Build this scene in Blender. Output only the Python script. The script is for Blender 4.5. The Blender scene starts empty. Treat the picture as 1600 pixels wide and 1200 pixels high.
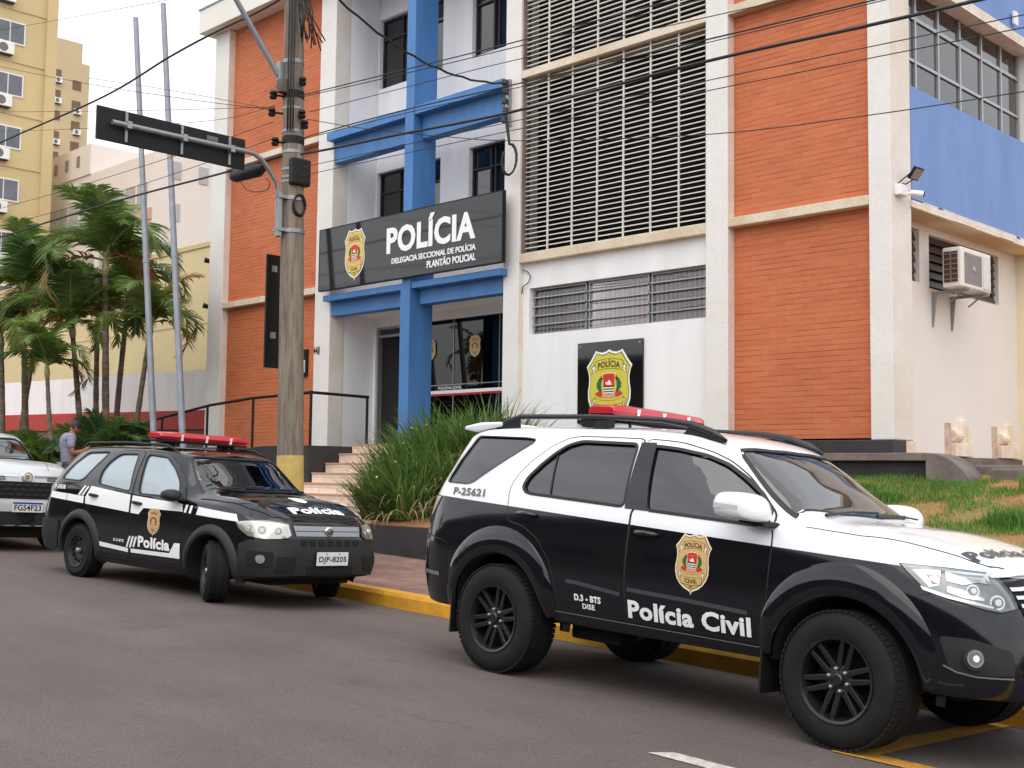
import bpy, bmesh, math, random
from mathutils import Vector, Matrix, geometry
from mathutils.bvhtree import BVHTree
R = math.radians
SC = bpy.context.scene
COL = SC.collection
random.seed(7)

# ------------------------------------------------------------------ camera
CAMR = ((0.0), )
yaw, pitch, roll, FPX = -0.780411056, 0.0738107562, 0.0120283778, 1876.47397
_f = Vector((math.sin(yaw)*math.cos(pitch), math.cos(yaw)*math.cos(pitch), math.sin(pitch)))
_r = Vector((math.cos(yaw), -math.sin(yaw), 0)); _u = _r.cross(_f)
_c, _s = math.cos(roll), math.sin(roll)
CR, CU, CF = _r*_c+_u*_s, -_r*_s+_u*_c, _f
cam = bpy.data.cameras.new('camera'); camo = bpy.data.objects.new('camera', cam); COL.objects.link(camo)
m = Matrix((CR, CU, -CF)).transposed().to_4x4(); camo.matrix_world = m
cam.sensor_width = 36; cam.lens = FPX/1600*36; cam.clip_start = .1; cam.clip_end = 3000
SC.camera = camo
# ------------------------------------------------------------------ world, sun, exposure
w = bpy.data.worlds.new('World'); SC.world = w; w.use_nodes = True
nt = w.node_tree; nt.nodes.clear()
sky = nt.nodes.new('ShaderNodeTexSky'); sky.sky_type = 'NISHITA'; sky.sun_disc = False
SUN_EL, SUN_AZ = R(56), R(152)
sky.sun_elevation = SUN_EL; sky.sun_rotation = SUN_AZ; sky.air_density = 1.6; sky.dust_density = 4.0
# overcast: the sky seen through an even sheet of cloud
tc = nt.nodes.new('ShaderNodeTexCoord'); cn = nt.nodes.new('ShaderNodeTexNoise')
cn.inputs['Scale'].default_value = 2.2; cn.inputs['Detail'].default_value = 5
mp = nt.nodes.new('ShaderNodeMapping'); mp.inputs['Scale'].default_value = (1, 1, 3)
nt.links.new(tc.outputs['Generated'], mp.inputs['Vector']); nt.links.new(mp.outputs['Vector'], cn.inputs['Vector'])
cr = nt.nodes.new('ShaderNodeValToRGB')
cr.color_ramp.elements[0].position = .3; cr.color_ramp.elements[0].color = (7.2, 7.5, 7.9, 1)
cr.color_ramp.elements[1].position = .7; cr.color_ramp.elements[1].color = (9.6, 9.7, 9.8, 1)
nt.links.new(cn.outputs['Fac'], cr.inputs['Fac'])
mx = nt.nodes.new('ShaderNodeMixRGB'); mx.inputs['Fac'].default_value = .86
nt.links.new(sky.outputs['Color'], mx.inputs['Color1']); nt.links.new(cr.outputs['Color'], mx.inputs['Color2'])
bg = nt.nodes.new('ShaderNodeBackground'); bg.inputs['Strength'].default_value = .13
out = nt.nodes.new('ShaderNodeOutputWorld')
nt.links.new(mx.outputs['Color'], bg.inputs['Color']); nt.links.new(bg.outputs['Background'], out.inputs['Surface'])
sl = bpy.data.lights.new('sun', 'SUN'); sl.energy = 1.1; sl.angle = R(70); sl.color = (1, .965, .91)
so = bpy.data.objects.new('sun', sl); COL.objects.link(so)
sd = Vector((math.sin(SUN_AZ)*math.cos(SUN_EL), math.cos(SUN_AZ)*math.cos(SUN_EL), math.sin(SUN_EL)))
so.rotation_euler = sd.to_track_quat('Z', 'Y').to_euler(); so.location = sd*40
vs = SC.view_settings; vs.view_transform = 'Standard'; vs.look = 'None'; vs.exposure = 0.45; vs.gamma = 1

# ------------------------------------------------------------------ helpers
def ray(px, py):
    return CR*((px-800)/FPX) + CU*(-(py-600)/FPX) + CF
def aY(px, py, Y): d = ray(px, py); return d*(Y/d.y)
def aX(px, py, X): d = ray(px, py); return d*(X/d.x)
def pchip(tab):
    xs = [t[0] for t in tab]; ys = [t[1] for t in tab]; n = len(xs)
    h = [xs[i+1]-xs[i] for i in range(n-1)]; dl = [(ys[i+1]-ys[i])/h[i] for i in range(n-1)]
    d = [0]*n
    for i in range(1, n-1):
        if dl[i-1]*dl[i] > 0:
            w1, w2 = 2*h[i]+h[i-1], h[i]+2*h[i-1]; d[i] = (w1+w2)/(w1/dl[i-1]+w2/dl[i])
    d[0], d[-1] = dl[0], dl[-1]
    def f(x):
        if x <= xs[0]: return ys[0]
        if x >= xs[-1]: return ys[-1]
        i = 0
        while xs[i+1] < x: i += 1
        t = (x-xs[i])/h[i]
        return ((2*t**3-3*t**2+1)*ys[i]+(t**3-2*t**2+t)*h[i]*d[i]+(-2*t**3+3*t**2)*ys[i+1]+(t**3-t**2)*h[i]*d[i+1])
    return f
def lin(c):
    c = c/255.; return c/12.92 if c <= .04045 else ((c+.055)/1.055)**2.4
def C(r, g, b): return (lin(r), lin(g), lin(b), 1)
def N(t, typ, **kw):
    n = t.nodes.new(typ)
    for k, v in kw.items(): setattr(n, k, v)
    return n
def mat(name, col, rough=.6, metal=0, coat=0, noise=0, nscale=3, bump=0, bscale=40, col2=None, spec=.5, stretch=None):
    m = bpy.data.materials.new(name); m.use_nodes = True; t = m.node_tree
    b = t.nodes['Principled BSDF']; b.inputs['Base Color'].default_value = col
    b.inputs['Roughness'].default_value = rough; b.inputs['Metallic'].default_value = metal
    b.inputs['Coat Weight'].default_value = coat; b.inputs['Coat Roughness'].default_value = .04
    b.inputs['Specular IOR Level'].default_value = spec
    tcn = N(t, 'ShaderNodeTexCoord'); vec = tcn.outputs['Object']
    if stretch:
        mpn = N(t, 'ShaderNodeMapping'); mpn.inputs['Scale'].default_value = stretch
        t.links.new(vec, mpn.inputs['Vector']); vec = mpn.outputs['Vector']
    if noise or col2:
        nz = N(t, 'ShaderNodeTexNoise'); nz.inputs['Scale'].default_value = nscale; nz.inputs['Detail'].default_value = 8
        nz.inputs['Roughness'].default_value = .65
        t.links.new(vec, nz.inputs['Vector'])
        rp = N(t, 'ShaderNodeValToRGB'); e = rp.color_ramp.elements
        c2 = col2 or tuple(c*(1-noise) for c in col[:3])+(1,)
        e[0].position = .35; e[0].color = c2; e[1].position = .65; e[1].color = col
        t.links.new(nz.outputs['Fac'], rp.inputs['Fac']); t.links.new(rp.outputs['Color'], b.inputs['Base Color'])
    if bump:
        nb = N(t, 'ShaderNodeTexNoise'); nb.inputs['Scale'].default_value = bscale; nb.inputs['Detail'].default_value = 6
        t.links.new(vec, nb.inputs['Vector'])
        bp = N(t, 'ShaderNodeBump'); bp.inputs['Strength'].default_value = min(1, bump); bp.inputs['Distance'].default_value = .01
        t.links.new(nb.outputs['Fac'], bp.inputs['Height']); t.links.new(bp.outputs['Normal'], b.inputs['Normal'])
    return m
def brick_mat(name, c1, c2, cm, bw, bh, mortar, axes='xz', rough=.7, bump=.5, noise=.12, nscale=1.5, stain=None, rows=0):
    m = bpy.data.materials.new(name); m.use_nodes = True; t = m.node_tree; b = t.nodes['Principled BSDF']
    b.inputs['Roughness'].default_value = rough; b.inputs['Specular IOR Level'].default_value = .35
    tcn = N(t, 'ShaderNodeTexCoord'); sx = N(t, 'ShaderNodeSeparateXYZ'); cx = N(t, 'ShaderNodeCombineXYZ')
    t.links.new(tcn.outputs['Object'], sx.inputs[0])
    t.links.new(sx.outputs['XYZ'.index(axes[0].upper())], cx.inputs[0]); t.links.new(sx.outputs['XYZ'.index(axes[1].upper())], cx.inputs[1])
    br = N(t, 'ShaderNodeTexBrick'); br.inputs['Scale'].default_value = 1
    br.inputs['Brick Width'].default_value = bw; br.inputs['Row Height'].default_value = bh
    br.inputs['Mortar Size'].default_value = mortar; br.inputs['Mortar Smooth'].default_value = .3
    br.inputs['Color1'].default_value = c1; br.inputs['Color2'].default_value = c2; br.inputs['Mortar'].default_value = cm
    br.inputs['Bias'].default_value = -.2
    t.links.new(cx.outputs[0], br.inputs['Vector'])
    nz = N(t, 'ShaderNodeTexNoise'); nz.inputs['Scale'].default_value = nscale; nz.inputs['Detail'].default_value = 9; nz.inputs['Roughness'].default_value = .7
    t.links.new(tcn.outputs['Object'], nz.inputs['Vector'])
    rp = N(t, 'ShaderNodeValToRGB'); e = rp.color_ramp.elements
    s = stain or (1-noise*2.2,)*3+(1,)
    e[0].position = .3; e[0].color = s; e[1].position = .6; e[1].color = (1, 1, 1, 1)
    t.links.new(nz.outputs['Fac'], rp.inputs['Fac'])
    ml = N(t, 'ShaderNodeMixRGB', blend_type='MULTIPLY'); ml.inputs['Fac'].default_value = 1
    t.links.new(br.outputs['Color'], ml.inputs['Color1']); t.links.new(rp.outputs['Color'], ml.inputs['Color2'])
    if rows:                                  # bed joints: broken dark and pale lines along every course
        dv = N(t, 'ShaderNodeMath', operation='DIVIDE'); dv.inputs[1].default_value = bh; t.links.new(sx.outputs['XYZ'.index(axes[1].upper())], dv.inputs[0])
        fr = N(t, 'ShaderNodeMath', operation='FRACT'); t.links.new(dv.outputs[0], fr.inputs[0]); fl = N(t, 'ShaderNodeMath', operation='FLOOR'); t.links.new(dv.outputs[0], fl.inputs[0])
        ln = N(t, 'ShaderNodeMath', operation='LESS_THAN'); ln.inputs[1].default_value = .13; t.links.new(fr.outputs[0], ln.inputs[0])
        cb = N(t, 'ShaderNodeCombineXYZ'); t.links.new(sx.outputs['XYZ'.index(axes[0].upper())], cb.inputs[0]); t.links.new(fl.outputs[0], cb.inputs[1])
        n3 = N(t, 'ShaderNodeTexNoise'); n3.inputs['Scale'].default_value = 1.9; n3.inputs['Detail'].default_value = 3; t.links.new(cb.outputs[0], n3.inputs['Vector'])
        r3 = N(t, 'ShaderNodeValToRGB'); e3 = r3.color_ramp.elements; e3[0].position = .36; e3[0].color = (.50, .42, .38, 1); e3[1].position = .52; e3[1].color = (.90, .88, .86, 1); q3 = e3.new(.66); q3.color = (1.22, 1.2, 1.15, 1)
        t.links.new(n3.outputs['Fac'], r3.inputs['Fac']); m3 = N(t, 'ShaderNodeMixRGB', blend_type='MULTIPLY'); t.links.new(ln.outputs[0], m3.inputs['Fac']); t.links.new(ml.outputs['Color'], m3.inputs['Color1']); t.links.new(r3.outputs['Color'], m3.inputs['Color2']); ml = m3
    t.links.new(ml.outputs[0], b.inputs['Base Color'])
    iv = N(t, 'ShaderNodeMath', operation='SUBTRACT'); iv.inputs[0].default_value = 1; t.links.new(br.outputs['Fac'], iv.inputs[1])
    bp = N(t, 'ShaderNodeBump'); bp.inputs['Strength'].default_value = bump; bp.inputs['Distance'].default_value = .012
    t.links.new(iv.outputs[0], bp.inputs['Height']); t.links.new(bp.outputs['Normal'], b.inputs['Normal'])
    return m
def glass_mat(name, tint, refl=.08, body=0, bodycol=(.02, .02, .02, 1)):
    """thin pane: clear/tinted transmission, mirror reflection growing towards grazing angles, and a share of opaque film"""
    m = bpy.data.materials.new(name); m.use_nodes = True; t = m.node_tree; t.nodes.clear()
    o = N(t, 'ShaderNodeOutputMaterial'); tr = N(t, 'ShaderNodeBsdfTransparent'); tr.inputs[0].default_value = tint
    gl = N(t, 'ShaderNodeBsdfGlossy'); gl.inputs['Roughness'].default_value = .01; gl.inputs[0].default_value = (1, 1, 1, 1)
    lw = N(t, 'ShaderNodeFresnel'); lw.inputs[0].default_value = 1.5
    ad = N(t, 'ShaderNodeMath', operation='ADD'); ad.inputs[1].default_value = refl; ad.use_clamp = True
    t.links.new(lw.outputs[0], ad.inputs[0])
    base = tr.outputs[0]
    if body:
        df = N(t, 'ShaderNodeBsdfDiffuse'); df.inputs[0].default_value = bodycol
        mb = N(t, 'ShaderNodeMixShader'); mb.inputs[0].default_value = body
        t.links.new(tr.outputs[0], mb.inputs[1]); t.links.new(df.outputs[0], mb.inputs[2]); base = mb.outputs[0]
    ms = N(t, 'ShaderNodeMixShader')
    t.links.new(ad.outputs[0], ms.inputs[0]); t.links.new(base, ms.inputs[1]); t.links.new(gl.outputs[0], ms.inputs[2])
    t.links.new(ms.outputs[0], o.inputs[0]); return m

ORG = {}
def tag(o, label=None, cat=None, group=None, kind=None):
    if label: o['label'] = label
    if cat: o['category'] = cat
    if group: o['group'] = group
    if kind: o['kind'] = kind
    return o
def thing(name, label, cat, loc=(0, 0, 0), group=None, matrix=None):
    o = bpy.data.objects.new(name, None); COL.objects.link(o); o.empty_display_size = .2
    if matrix is not None: o.matrix_world = matrix; ORG[o.name] = None
    else: o.location = loc; ORG[o.name] = Vector(loc)
    return tag(o, label, cat, group)
class MB:
    def __init__(s): s.v = []; s.f = []; s.m = []; s.cur = 0
    def mi(s, i): s.cur = i; return s
    def add(s, vs, fs):
        n = len(s.v); s.v += [Vector(v) for v in vs]; s.f += [tuple(n+i for i in f) for f in fs]; s.m += [s.cur]*len(fs); return s
    def box(s, x0, x1, y0, y1, z0, z1, zs=None):
        vs = [(x0, y0, z0), (x1, y0, z0), (x1, y1, z0), (x0, y1, z0), (x0, y0, z1), (x1, y0, z1), (x1, y1, z1), (x0, y1, z1)]
        return s.add(vs, [(0, 3, 2, 1), (4, 5, 6, 7), (0, 1, 5, 4), (1, 2, 6, 5), (2, 3, 7, 6), (3, 0, 4, 7)])
    def obox(s, c, ax, ay, az, hx, hy, hz):
        c = Vector(c); ax = Vector(ax).normalized(); ay = Vector(ay).normalized(); az = Vector(az).normalized()
        vs = [c+ax*(hx*i)+ay*(hy*j)+az*(hz*k) for k in (-1, 1) for i, j in ((-1, -1), (1, -1), (1, 1), (-1, 1))]
        return s.add(vs, [(0, 3, 2, 1), (4, 5, 6, 7), (0, 1, 5, 4), (1, 2, 6, 5), (2, 3, 7, 6), (3, 0, 4, 7)])
    def tube(s, pts, r, n=8, cap=True):
        pts = [Vector(p) for p in pts]; rs = r if isinstance(r, (list, tuple)) else [r]*len(pts)
        d0 = (pts[1]-pts[0]).normalized(); up = Vector((0, 0, 1)) if abs(d0.z) < .9 else Vector((1, 0, 0))
        a = d0.cross(up).normalized(); base = len(s.v); rings = []
        for i, p in enumerate(pts):
            d = (pts[min(i+1, len(pts)-1)]-pts[max(i-1, 0)]).normalized()
            a = (a-d*a.dot(d)).normalized(); b = d.cross(a)
            rings.append([p+(a*math.cos(2*math.pi*k/n)+b*math.sin(2*math.pi*k/n))*rs[i] for k in range(n)])
        vs = [v for q in rings for v in q]
        fs = [(i*n+k, i*n+(k+1) % n, (i+1)*n+(k+1) % n, (i+1)*n+k) for i in range(len(pts)-1) for k in range(n)]
        if cap: fs += [tuple(range(n-1, -1, -1)), tuple((len(pts)-1)*n+k for k in range(n))]
        return s.add(vs, fs)
    def lathe(s, prof, n=32, axis='y', c=(0, 0, 0), closed=False, start=0, ang=2*math.pi):
        c = Vector(c); k = len(prof); vs = []
        for j in range(n):
            a = 2*math.pi*j/n
            for (r_, h) in prof:
                p = {'y': (r_*math.cos(a), h, r_*math.sin(a)), 'z': (r_*math.cos(a), r_*math.sin(a), h), 'x': (h, r_*math.cos(a), r_*math.sin(a))}[axis]
                vs.append(c+Vector(p))
        fs = [(j*k+i, j*k+i+1, ((j+1) % n)*k+i+1, ((j+1) % n)*k+i) for j in range(n) for i in range(k-1)]
        return s.add(vs, fs)
    def prism(s, poly, d):
        """closed planar 3-D outline extruded by vector d"""
        n = len(poly); p = [Vector(q) for q in poly]; d = Vector(d)
        return s.add(p+[q+d for q in p], [tuple(range(n-1, -1, -1)), tuple(range(n, 2*n))]+[(i, (i+1) % n, n+(i+1) % n, n+i) for i in range(n)])
    def quad(s, *p): return s.add(p, [tuple(range(len(p)))])
    def build(s, name, mats, parent=None, smooth=False, world=True, bevel=0, sharp=None, fix=True):
        off = Vector((0, 0, 0))
        if parent is not None and world and ORG.get(parent.name) is not None: off = ORG[parent.name]
        me = bpy.data.meshes.new(name); me.from_pydata([v-off for v in s.v], [], s.f); me.update()
        for mm in (mats if isinstance(mats, (list, tuple)) else [mats]): me.materials.append(mm)
        me.polygons.foreach_set('material_index', s.m)
        if fix:
            b = bmesh.new(); b.from_mesh(me); bmesh.ops.recalc_face_normals(b, faces=b.faces)
            if bevel:
                eds = [e for e in b.edges if len(e.link_faces) == 2 and e.calc_face_angle(0) > .6]
                bmesh.ops.bevel(b, geom=eds, offset=bevel, segments=2, profile=.5, affect='EDGES', clamp_overlap=True)
            b.to_mesh(me); b.free()
        o = bpy.data.objects.new(name, me); COL.objects.link(o)
        if smooth or sharp:
            me.polygons.foreach_set('use_smooth', [True]*len(me.polygons))
            if sharp: me.set_sharp_from_angle(angle=R(sharp))
        if parent is not None: o.parent = parent; ORG[o.name] = ORG.get(parent.name)
        else: ORG[o.name] = Vector((0, 0, 0))
        return o
def copy_tree(o, parent=None):
    c = o.copy(); COL.objects.link(c)
    if parent is not None: c.parent = parent
    for ch in list(o.children): copy_tree(ch, c)
    return c
def text2d(s, size=1, bold=0, sx=1):
    """flat lettering as (points, faces) in the x/y plane"""
    cu = bpy.data.curves.new('t', 'FONT'); cu.body = s; cu.size = size; cu.offset = bold*size; cu.align_x = 'CENTER'; cu.align_y = 'CENTER'
    cu.resolution_u = 3; cu.space_character = 1+bold*1.5
    o = bpy.data.objects.new('t', cu); COL.objects.link(o)
    dg = bpy.context.evaluated_depsgraph_get(); me = bpy.data.meshes.new_from_object(o.evaluated_get(dg))
    vs = [(v.co.x*sx, v.co.y) for v in me.vertices]; fs = [tuple(p.vertices) for p in me.polygons]
    bpy.data.objects.remove(o); bpy.data.curves.remove(cu); bpy.data.meshes.remove(me)
    return vs, fs
def fit2d(tm, x0, x1, y0, y1):
    vs, fs = tm; xs = [v[0] for v in vs]; ys = [v[1] for v in vs]; a, b, c, d = min(xs), max(xs), min(ys), max(ys)
    return [(x0+(x-a)/(b-a)*(x1-x0), y0+(y-c)/(d-c)*(y1-y0)) for x, y in vs], fs
def lay2d(mb, tm, fn):
    """lay flat (points, faces) onto a surface through fn(u, v) -> 3-D point or None"""
    vs, fs = tm; P = [fn(x, y) for x, y in vs]; ok = [f for f in fs if all(P[i] is not None for i in f)]
    mb.add([p if p is not None else (0, 0, 0) for p in P], ok)
# ------------------------------------------------------------------ shield emblem in unit coordinates (1 high)
SHIELD = [(0, .5), (.04, .475), (.10, .462), (.155, .475), (.19, .492), (.215, .45), (.27, .36), (.325, .285), (.30, .225), (.285, .14), (.29, .05), (.305, -.04),
          (.30, -.14), (.27, -.24), (.21, -.33), (.13, -.395), (.05, -.43), (.015, -.452), (0, -.5)]
SHIELD = SHIELD+[(-x, y) for x, y in reversed(SHIELD[1:-1])]
def badge2d():
    L = []                                   # (layer, material index, outline)
    def sc(k, p=SHIELD, dy=0): return [(x*k, y*k+dy) for x, y in p]
    L.append((0, 0, SHIELD)); L.append((1, 2, sc(.93, dy=.004))); L.append((2, 1, sc(.905, dy=.004)))
    def arch(x0, x1, y, h, k, n=10):
        top = [(x0+(x1-x0)*i/n, y+h+k*(1-((2*i/n)-1)**2)) for i in range(n+1)]
        bot = [(x0+(x1-x0)*i/n, y+k*(1-((2*i/n)-1)**2)) for i in range(n, -1, -1)]
        return top+bot
    L += [(3, 2, arch(-.203, .203, .217, .131, .035)), (4, 1, arch(-.196, .196, .223, .119, .035))]
    for s_ in (-1, 1):
        L += [(2.6, 2, [(s_*.205, .31), (s_*.262, .27), (s_*.235, .245), (s_*.255, .175), (s_*.195, .225)]), (3, 3, [(s_*.206, .30), (s_*.248, .268), (s_*.225, .245), (s_*.24, .19), (s_*.2, .228)])]
        L += [(2.6, 2, [(s_*.19, -.1), (s_*.25, -.16), (s_*.215, -.175), (s_*.235, -.24), (s_*.19, -.2)]), (3, 3, [(s_*.192, -.115), (s_*.235, -.158), (s_*.208, -.175), (s_*.222, -.225), (s_*.192, -.195)])]
        lf = []
        for i in range(9):                    # laurel: jagged leafy strip
            t = i/8; lf.append((s_*(.115+.055*math.sin(t*3.0)+(.012 if i % 2 else 0)), -.06+.2*t))
        L.append((4, 6, lf+[(s_*(.092+.02*math.sin(t_/4*3.0)), .13-.18*t_/4) for t_ in range(5)]))
        L.append((4, 4, [(s_*.07, .155), (s_*.125, .16), (s_*.11, .14), (s_*.125, .115), (s_*.07, .125)]))
        L.append((5, 4, [(s_*.09, -.055), (s_*.165, -.04), (s_*.2, -.075), (s_*.12, -.115), (s_*.08, -.09)]))
    L += [(5, 3, arch(-.092, .092, .13, .055, .012)), (6, 4, arch(-.085, .085, .133, .045, .012))]
    L.append((5, 4, [(-.078, .15), (.078, .15), (.078, .03), (-.078, .03)]))
    L.append((6, 3, [(-.03, .045), (-.05, .075), (-.015, .078), (0, .105), (.028, .085), (.03, .06), (.055, .05), (.02, .04)]))
    for i in range(7):
        y1 = .03-.0165*i; y0 = y1-.0165; w_ = .078-.0035*i
        L.append((5, 2 if i % 2 == 0 else 3, [(-w_, y0), (w_, y0), (w_+.003, y1), (-w_-.003, y1)]))
    L.append((6, 5, arch(-.09, .09, -.105, .04, -.015)))
    L += [(3, 2, arch(-.205, .205, -.195, .075, -.04)), (3.5, 1, arch(-.198, .198, -.19, .065, -.04))]
    L += [(4, 2, arch(-.195, .195, -.315, .125, -.025)), (4.5, 1, arch(-.188, .188, -.308, .111, -.025))]
    T = []
    v, f = fit2d(text2d('POLÍCIA', 1, .03), -.16, .16, .243, .345); T.append((5, 2, [(x, y+.03*(1-(x/.16)**2)) for x, y in v], f))
    v, f = fit2d(text2d('CIVIL', 1, .03), -.115, .115, -.292, -.225); T.append((5.5, 2, [(x, y-.02*(1-(x/.12)**2)) for x, y in v], f))
    v, f = fit2d(text2d('SP', 1, .02), -.028, .028, -.385, -.35); T.append((5, 2, v, f))
    return L, T
BADGE = None
def badge(mb, fn, step=.0008, dense=None):
    """fn(u, v, height) -> 3-D"""
    global BADGE
    if BADGE is None: BADGE = badge2d()
    L, T = BADGE
    for lay, mi, pl in L:
        vs, fs = cdt(pl, step=dense) if (dense and lay <= 2) else (list(pl), None)
        if fs is None:
            tri = geometry.tessellate_polygon([[Vector((x, y, 0)) for x, y in pl]]); fs = [tuple(t) for t in tri]
        mb.mi(mi); lay2d(mb, (vs, fs), lambda x, y: fn(x, y, step_h(lay, step)))
    for lay, mi, v, f in T:
        mb.mi(mi); lay2d(mb, (v, f), lambda x, y: fn(x, y, step_h(lay, step)))
def step_h(l, s): return .002+l*s
def inside(p, poly):
    x, y = p; c = False; n = len(poly); j = n-1
    for i in range(n):
        xi, yi = poly[i]; xj, yj = poly[j]
        if (yi > y) != (yj > y) and x < (xj-xi)*(y-yi)/(yj-yi)+xi: c = not c
        j = i
    return c
def cdt(outline, holes=(), step=.06):
    """dense triangulation of a 2-D outline with holes -> (points, triangles)"""
    V = []; E = []
    for lp in [outline]+list(holes):
        st = len(V); pts = []
        for i in range(len(lp)):
            a, b = lp[i], lp[(i+1) % len(lp)]; d = math.hypot(b[0]-a[0], b[1]-a[1]); k = max(1, int(math.ceil(d/step)))
            pts += [(a[0]+(b[0]-a[0])*j/k, a[1]+(b[1]-a[1])*j/k) for j in range(k)]
        V += pts; E += [(st+i, st+(i+1) % len(pts)) for i in range(len(pts))]
    xs = [p[0] for p in outline]; ys = [p[1] for p in outline]
    x = min(xs)+step*.5
    bd = list(V)
    while x < max(xs):
        y = min(ys)+step*.47
        while y < max(ys):
            if inside((x, y), outline) and not any(inside((x, y), h) for h in holes):
                if min((x-q[0])**2+(y-q[1])**2 for q in bd) > (step*.45)**2: V.append((x, y))
            y += step
        x += step
    r = geometry.delaunay_2d_cdt([Vector(v) for v in V], E, [], 0, 1e-6)
    vs = [(v.x, v.y) for v in r[0]]; fs = []
    for t in r[2]:
        cx = sum(vs[i][0] for i in t)/len(t); cy = sum(vs[i][1] for i in t)/len(t)
        if inside((cx, cy), outline) and not any(inside((cx, cy), h) for h in holes): fs.append(tuple(t))
    return vs, fs
def smooth_poly(pts, n=3, keep=()):
    """Catmull-Rom rounding of a closed outline"""
    o = []; k = len(pts)
    for i in range(k):
        p0, p1, p2, p3 = pts[i-1], pts[i], pts[(i+1) % k], pts[(i+2) % k]
        for j in range(n):
            t = j/n
            o.append(tuple(.5*((2*b)+(-a+c)*t+(2*a-5*b+4*c-d)*t*t+(-a+3*b-3*c+d)*t**3) for a, b, c, d in zip(p0, p1, p2, p3)))
    return o
def round_poly(pts, r, n=4):
    """corners of a closed outline rounded with radius-like cut r"""
    o = []; k = len(pts)
    for i in range(k):
        a, b, c = Vector(pts[i-1]), Vector(pts[i]), Vector(pts[(i+1) % k])
        l1, l2 = (a-b).length, (c-b).length; q = min(r, l1*.45, l2*.45)
        s_, e_ = b+(a-b).normalized()*q, b+(c-b).normalized()*q
        for j in range(n+1):
            t = j/n; o.append(tuple(s_*(1-t)**2+b*2*t*(1-t)+e_*t*t))
    return o
# ------------------------------------------------------------------ materials
M = {}
def asphalt():
    m = mat('asphalt', (.112, .096, .092, 1), .9); t = m.node_tree; b = t.nodes['Principled BSDF']; tcn = N(t, 'ShaderNodeTexCoord'); v = tcn.outputs['Object']
    def nz(sc, det, lo, hi, c0, c1, mp=None):
        n = N(t, 'ShaderNodeTexNoise'); n.inputs['Scale'].default_value = sc; n.inputs['Detail'].default_value = det; n.inputs['Roughness'].default_value = .65
        if mp: q = N(t, 'ShaderNodeMapping'); q.inputs['Scale'].default_value = mp; t.links.new(v, q.inputs['Vector']); t.links.new(q.outputs[0], n.inputs['Vector'])
        else: t.links.new(v, n.inputs['Vector'])
        r = N(t, 'ShaderNodeValToRGB'); e = r.color_ramp.elements; e[0].position = lo; e[1].position = hi; e[0].color = c0; e[1].color = c1; t.links.new(n.outputs['Fac'], r.inputs['Fac']); return r.outputs['Color']
    def mul(a, c):
        x = N(t, 'ShaderNodeMixRGB', blend_type='MULTIPLY'); x.inputs['Fac'].default_value = 1; t.links.new(a, x.inputs['Color1']); t.links.new(c, x.inputs['Color2']); return x.outputs['Color']
    base = nz(.45, 6, .3, .7, (.100, .081, .075, 1), (.140, .114, .105, 1))
    base = mul(base, nz(.8, 4, .35, .65, (.88, .87, .86, 1), (1, 1, 1, 1), (.25, 2.2, 1)))       # tyre-polished lanes along the street
    base = mul(base, nz(95, 3, .32, .68, (.62, .62, .64, 1), (1.38, 1.36, 1.34, 1)))              # stone grain
    base = mul(base, nz(1.7, 8, .60, .74, (1, 1, 1, 1), (.72, .70, .68, 1)))                       # damp and oily spots
    vo = N(t, 'ShaderNodeTexVoronoi'); vo.inputs['Scale'].default_value = 62; t.links.new(v, vo.inputs['Vector']); r = N(t, 'ShaderNodeValToRGB'); e = r.color_ramp.elements; e[0].position = .0; e[1].position = .12; e[0].color = (1.7, 1.6, 1.5, 1); e[1].color = (1, 1, 1, 1); t.links.new(vo.outputs['Distance'], r.inputs['Fac']); base = mul(base, r.outputs['Color'])
    vc = N(t, 'ShaderNodeTexVoronoi', feature='DISTANCE_TO_EDGE'); vc.inputs['Scale'].default_value = .55
    wn = N(t, 'ShaderNodeTexNoise'); wn.inputs['Scale'].default_value = 2.2; wn.inputs['Detail'].default_value = 6; t.links.new(v, wn.inputs['Vector']); wa = N(t, 'ShaderNodeMixRGB'); wa.inputs['Fac'].default_value = .22; t.links.new(v, wa.inputs['Color1']); t.links.new(wn.outputs['Color'], wa.inputs['Color2']); t.links.new(wa.outputs['Color'], vc.inputs['Vector'])
    rc = N(t, 'ShaderNodeValToRGB'); e = rc.color_ramp.elements; e[0].position = .0; e[1].position = .005; e[0].color = (.78, .78, .78, 1); e[1].color = (1, 1, 1, 1); t.links.new(vc.outputs['Distance'], rc.inputs['Fac'])
    mk = N(t, 'ShaderNodeTexNoise'); mk.inputs['Scale'].default_value = .5; t.links.new(v, mk.inputs['Vector']); rm = N(t, 'ShaderNodeValToRGB'); rm.color_ramp.elements[0].position = .5; rm.color_ramp.elements[1].position = .62; t.links.new(mk.outputs['Fac'], rm.inputs['Fac'])
    xm = N(t, 'ShaderNodeMixRGB', blend_type='MULTIPLY'); t.links.new(rm.outputs['Color'], xm.inputs['Fac']); t.links.new(base, xm.inputs['Color1']); t.links.new(rc.outputs['Color'], xm.inputs['Color2']); base = xm.outputs['Color']
    t.links.new(base, b.inputs['Base Color'])
    n = N(t, 'ShaderNodeTexNoise'); n.inputs['Scale'].default_value = 140; n.inputs['Detail'].default_value = 4; t.links.new(v, n.inputs['Vector']); bp = N(t, 'ShaderNodeBump'); bp.inputs['Strength'].default_value = .6; bp.inputs['Distance'].default_value = .006; t.links.new(n.outputs['Fac'], bp.inputs['Height']); t.links.new(bp.outputs[0], b.inputs['Normal'])
    return m
M['asphalt'] = asphalt()
M['kerb_y'] = mat('kerb_yellow', C(224, 164, 40), .7, noise=.3, nscale=4, bump=.35, bscale=30, col2=C(196, 138, 44))
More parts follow.
